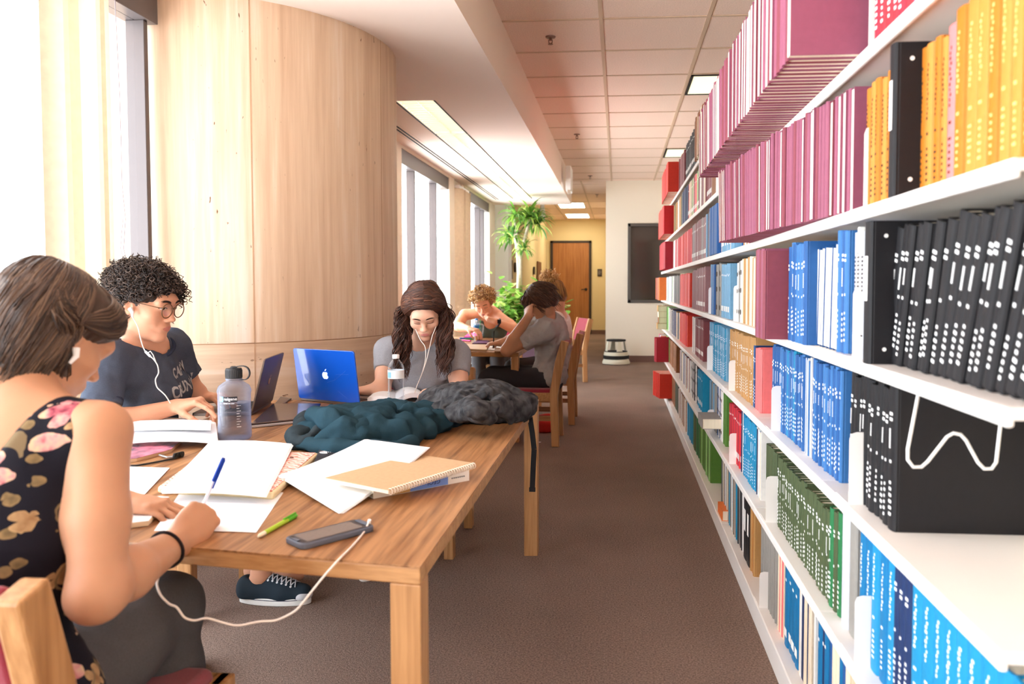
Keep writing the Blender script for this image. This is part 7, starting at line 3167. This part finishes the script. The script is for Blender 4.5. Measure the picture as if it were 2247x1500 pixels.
HM4 = hair_mats('blond', ((186, 140, 84), (214, 172, 110), (140, 100, 62), (232, 200, 146)))
S = Soft()
H4.ell(S, (0, -.025, .050), (.086, .100, .080), .03)
H4.ell(S, (.066, -.01, .01), (.024, .05, .05), .02)
H4.ell(S, (-.066, -.01, .01), (.024, .05, .05), .02)
S.build('hair', HM4[2], W4, h=.008, disp=lambda P: .012 * (vnoise(P, 45, 6) - .5))
rnd = random.Random(21)
pts, dirs = [], []
while len(pts) < 420:
    d = unit([rnd.gauss(0, 1), rnd.gauss(0, 1), rnd.gauss(0, 1)])
    p = np.array([0, -.025, .045]) + d * [.092, .106, .086]
    if p[2] < -.05 or (p[1] > .04 and p[2] < .055) or (p[1] > .075 and p[2] < .08):
        continue
    pts.append(H4.w(*p))
    dirs.append(H4.d(*unit(d + np.array([rnd.gauss(0, .8), rnd.gauss(0, .8), -.6]))))
cur = helix_curls(H4, pts, dirs, rnd, (.03, .06), (.007, .013), (1, 2), 14)
strands('hair_curls', cur, .0034, HM4, W4, mi=[rnd.choice([0, 1, 1, 2, 3]) for _ in cur], taper=.6)
eyes(H4, W4, False, brow=(120, 84, 56))
ax = unit(wl4 - el4)
p0 = wl4 - ax * .03
uu = unit(np.cross(ax, [0, 0, 1.0]))
vv = np.cross(ax, uu)
MB().tube([p0 + .036 * (math.cos(q) * uu + math.sin(q) * vv) for q in np.linspace(0, 6.28, 24)], .008, 6, cap=False).build('watch_strap', mat('watch_navy', (36, 52, 70), rough=.5), W4, smooth=True)
fc = p0 + .040 * unit(np.array([.3, -.9, .3]))
MB().box((-.018, -.006, -.02), (.018, .006, .02), M=Matrix.Translation(fc)).build('watch_face', mat('watch_face', (24, 28, 36), rough=.15), W4, bevel=.004)

# boy in grey, head on hand
SK5 = skin('skin_boy', (198, 146, 114))
W5 = person('person with short brown hair in a grey tee, head propped on one hand, writing')
H5 = Head(at(1184, 664, 6.22), -72, 44, 0, 1.12)
B5 = Body((-.60, 6.33, .50), (-.625, 6.30, .985), (0, 1, 0), 1.08)
B5.hip = np.array([-.58, 6.33, .50])
B5 = Body((-.57, 6.33, .50), (-.585, 6.29, 1.0), (.0, 1, 0), 1.08)
B5.bend = .05
sl5, el5, wl5 = at(1196, 724, 6.10), at(1112, 768, 6.10), at(1160, 694, 6.02)
sr5, er5, wr5 = np.array([-.66, 6.50, .96]), np.array([-.86, 6.52, .80]), at(1098, 752, 6.50)
S = Soft()
add_torso(S, B5, 0, False)
S.cap(B5.at(0, .0, .93), H5.w(0, -.035, -.05), .064, .060, .04)
for sh, el, wr in ((sl5, el5, wl5), (sr5, er5, wr5)):
    S.cap(B5.at(0, -.01, .93), sh, .064, .060, .05)
    add_limb(S, sh, el, wr, .056, .048, .032)
add_head(S, H5, True)
add_hand(S, wl5, unit(H5.w(.0, .07, .05) - wl5) + np.array([.0, 0, .5]), (.3, .9, .3), -1, ((30, 35, 20),) * 4, 1.1, .05)
add_hand(S, wr5, (-.85, -.1, -.1), (.1, 0, -1), 1, ((45, 45, 25),) * 4, 1.1, .03)
h5 = (np.array([-.60, 6.22, .50]), np.array([-.60, 6.44, .50]))
for hp in h5:
    add_limb(S, hp, hp + [-.44, 0, 0], hp + [-.44, 0, -.40], .085, .060, .042)
    add_foot(S, hp + [-.44, 0, -.40], (-1, 0, 0))
S.build('body', SK5, W5, h=.006)
M_gt5 = mat('tee_warm_grey', (168, 164, 162), rough=.92, spec=.08, var=.08, vscale=200)
S = Soft()
sleeves(S, B5, ((sl5, el5, .56), (sr5, er5, .56)), .074, .072)
add_torso(S, B5, .016, False)
S.cap(B5.at(0, .02, .95), H5.w(0, -.02, -.09), .070, .075, .012, 's')
S.plane(B5.at(0, 0, -.08), -B5.u)
S.build('t_shirt', M_gt5, W5, h=.006, disp=drape(15, .040, ((.4, 1, -.6), (.8, .2, 1))), relax=2)
S = Soft()
for hp in h5:
    add_limb(S, hp, hp + [-.44, 0, 0], hp + [-.44, 0, -.1], .092, .074, .07, .006, .03)
S.ell((-.57, 6.33, .48), (.13, .18, .11), .04)
S.build('shorts', mat('shorts_black', (44, 42, 46), rough=.9), W5, h=.010)
HM5 = hair_mats('boy', ((84, 58, 46), (110, 78, 60), (62, 44, 36)))
S = Soft()
H5.ell(S, (0, -.028, .046), (.084, .104, .086), .03)
H5.ell(S, (0, -.078, -.010), (.076, .052, .075), .03)
H5.ell(S, (0, -.082, -.045), (.066, .042, .055), .03)
H5.ell(S, (-.056, -.048, -.040), (.028, .042, .045), .02)
H5.ell(S, (.056, -.048, -.040), (.028, .042, .045), .02)
H5.ell(S, (-.062, -.030, .0), (.028, .055, .045), .02)
H5.ell(S, (.062, -.030, .0), (.028, .055, .045), .02)
H5.ell(S, (0, .055, .080), (.066, .050, .030), .03)
SH5 = S
S.build('hair', HM5[0], W5, h=.006, disp=lambda P: .006 * (vnoise(P, 60, 9) - .5))
rnd = random.Random(31)
paths, mi = [], []
for k in range(1000):
    a, e = rnd.uniform(-math.pi, math.pi), rnd.uniform(.0, 1.25)
    d0 = np.array([math.sin(a) * math.sin(e * 1.6), -math.cos(a) * math.sin(e * 1.6), math.cos(e * 1.6)])
    p = np.array([0, -.028, .044]) + d0 * [.086, .106, .088]
    if p[1] > .06 and p[2] < .06:
        continue
    tang = unit(np.array([d0[0] * .5, d0[1] * .5 + (.5 if p[1] > 0 else -.2), -.7]) - d0 * .2)
    if rnd.random() < .4:
        a = rnd.uniform(-2.1, 2.1)
        p = np.array([.078 * math.sin(a), -.035 - .092 * math.cos(a), rnd.uniform(-.05, .05)])
        d0 = np.array([math.sin(a), -math.cos(a), 0])
        tang = unit(np.array([0, -.15, -1.0]) + d0 * .1)
    L = rnd.uniform(.04, .07)
    paths.append(np.array([H5.w(*(p + tang * L * f + d0 * (.010 * math.sin(math.pi * f)))) for f in np.linspace(0, 1, 8)]))
    mi.append(rnd.choice([0, 1, 2]))
strands('hair_strands', hug(SH5, paths, .001, .008), .0030, HM5, W5, mi=mi)
t = thing('pen', 'thin dark pen in the writing hand of the boy in grey', 'pen', (0, 0, 0))
a = at(1082, 764, 6.45)
a[2] = TZ + .003
MB().tube([a, at(1084, 726, 6.5)], .005, 8).build('barrel', M_blk, t, smooth=True)

# blond with the hair bun, seen from behind
SK6 = skin('skin_bun', (228, 176, 144))
W6 = person('person with high blond hair bun in white top, sitting beyond the boy in grey')
H6 = Head(at(1214, 656, 7.10), -58, 30, 0, 1.10)
B6 = Body((-.53, 7.20, .50), (-.555, 7.17, .985), (.15, 1, 0), 1.0)
sl6, sr6 = np.array([-.56, 6.98, .94]), np.array([-.60, 7.34, .94])
el6, er6 = np.array([-.75, 6.98, .78]), np.array([-.80, 7.34, .78])
wl6, wr6 = np.array([-.95, 7.05, .755]), np.array([-.98, 7.28, .755])
S = Soft()
add_torso(S, B6)
S.cap(B6.at(0, .0, .93), H6.w(0, -.035, -.05), .060, .056, .04)
for sh, el, wr in ((sl6, el6, wl6), (sr6, er6, wr6)):
    S.cap(B6.at(0, -.01, .95), sh, .060, .054, .05)
    add_limb(S, sh, el, wr, .05, .044, .03)
add_head(S, H6)
add_hand(S, wl6, (-.9, .1, -.05), (0, 0, -1), -1, ((20, 20, 10),) * 4, 1.05, .05)
add_hand(S, wr6, (-.9, -.1, -.05), (0, 0, -1), 1, ((20, 20, 10),) * 4, 1.05, .05)
h6 = (np.array([-.55, 7.10, .50]), np.array([-.55, 7.30, .50]))
for hp in h6:
    add_limb(S, hp, hp + [-.42, 0, 0], hp + [-.42, 0, -.40], .08, .056, .038)
    add_foot(S, hp + [-.42, 0, -.40], (-1, 0, 0))
S.build('body', SK6, W6, h=.007)
S = Soft()
sleeves(S, B6, ((sl6, el6, .45), (sr6, er6, .45)), .064, .060)
add_torso(S, B6, .012)
S.cap(B6.at(0, .0, .96), H6.w(0, -.02, -.09), .075, .08, .012, 's')
S.plane(B6.at(0, 0, -.04), -B6.u)
S.build('white_top', mat('top_white', (232, 226, 222), rough=.9), W6, h=.008, disp=drape(25, .022, ((.3, .3, 1),)))
S = Soft()
for hp in h6:
    add_limb(S, hp, hp + [-.42, 0, 0], hp + [-.42, 0, -.40], .086, .064, .05, .006, .03)
S.ell((-.53, 7.2, .48), (.12, .17, .11), .04)
S.plane((0, 0, .14), (0, 0, -1))
S.build('trousers', DARK_PANTS, W6, h=.011)
S = Soft()
H6.ell(S, (0, -.026, .044), (.080, .100, .084), .03)
H6.ell(S, (0, -.070, -.01), (.066, .050, .060), .03)
SH6 = S
S.build('hair', mat('hair_bun_dark', (132, 98, 66), rough=.5, var=.3, vscale=60), W6, h=.007, disp=lambda P: .005 * (vnoise(P, 70, 9) - .5))
bun = H6.w(.0, -.045, .165)
rnd = random.Random(41)
pts, dirs = [], []
for k in range(260):
    d = unit([rnd.gauss(0, 1), rnd.gauss(0, 1), rnd.gauss(0, 1)])
    pts.append(bun + d * [.062, .062, .052])
    dirs.append(np.cross(d, [rnd.gauss(0, 1), rnd.gauss(0, 1), rnd.gauss(0, 1)]) + d * .2)
cur = helix_curls(H6, pts, dirs, rnd, (.04, .08), (.008, .016), (.8, 1.6), 14)
S = Soft().ell(bun, (.058, .058, .048))
o = S.build('hair_bun', HM4[2], W6, h=.008)
strands('bun_strands', cur, .0042, HM4, W6, mi=[rnd.choice([0, 1, 1, 3]) for _ in cur], taper=.6)
paths = []
for k in range(160):
    a = rnd.uniform(-2.2, 2.2)
    p0 = np.array([.07 * math.sin(a), -.026 - .09 * math.cos(a), rnd.uniform(-.05, .03)])
    paths.append(np.array([H6.w(*(p0 * (1 - f) * 1.05 + np.array([0, -.065, .135]) * f + np.array([p0[0], p0[1] + .026, .03]) * .5 * math.sin(math.pi * f))) for f in np.linspace(0, 1, 9)]))
strands('hair_strands', hug(SH6, paths, .001, .005), .0030, [mat('hair_bun_mid', (156, 118, 78), rough=.45), HM4[0]], W6, mi=[rnd.choice([0, 0, 1]) for _ in paths])
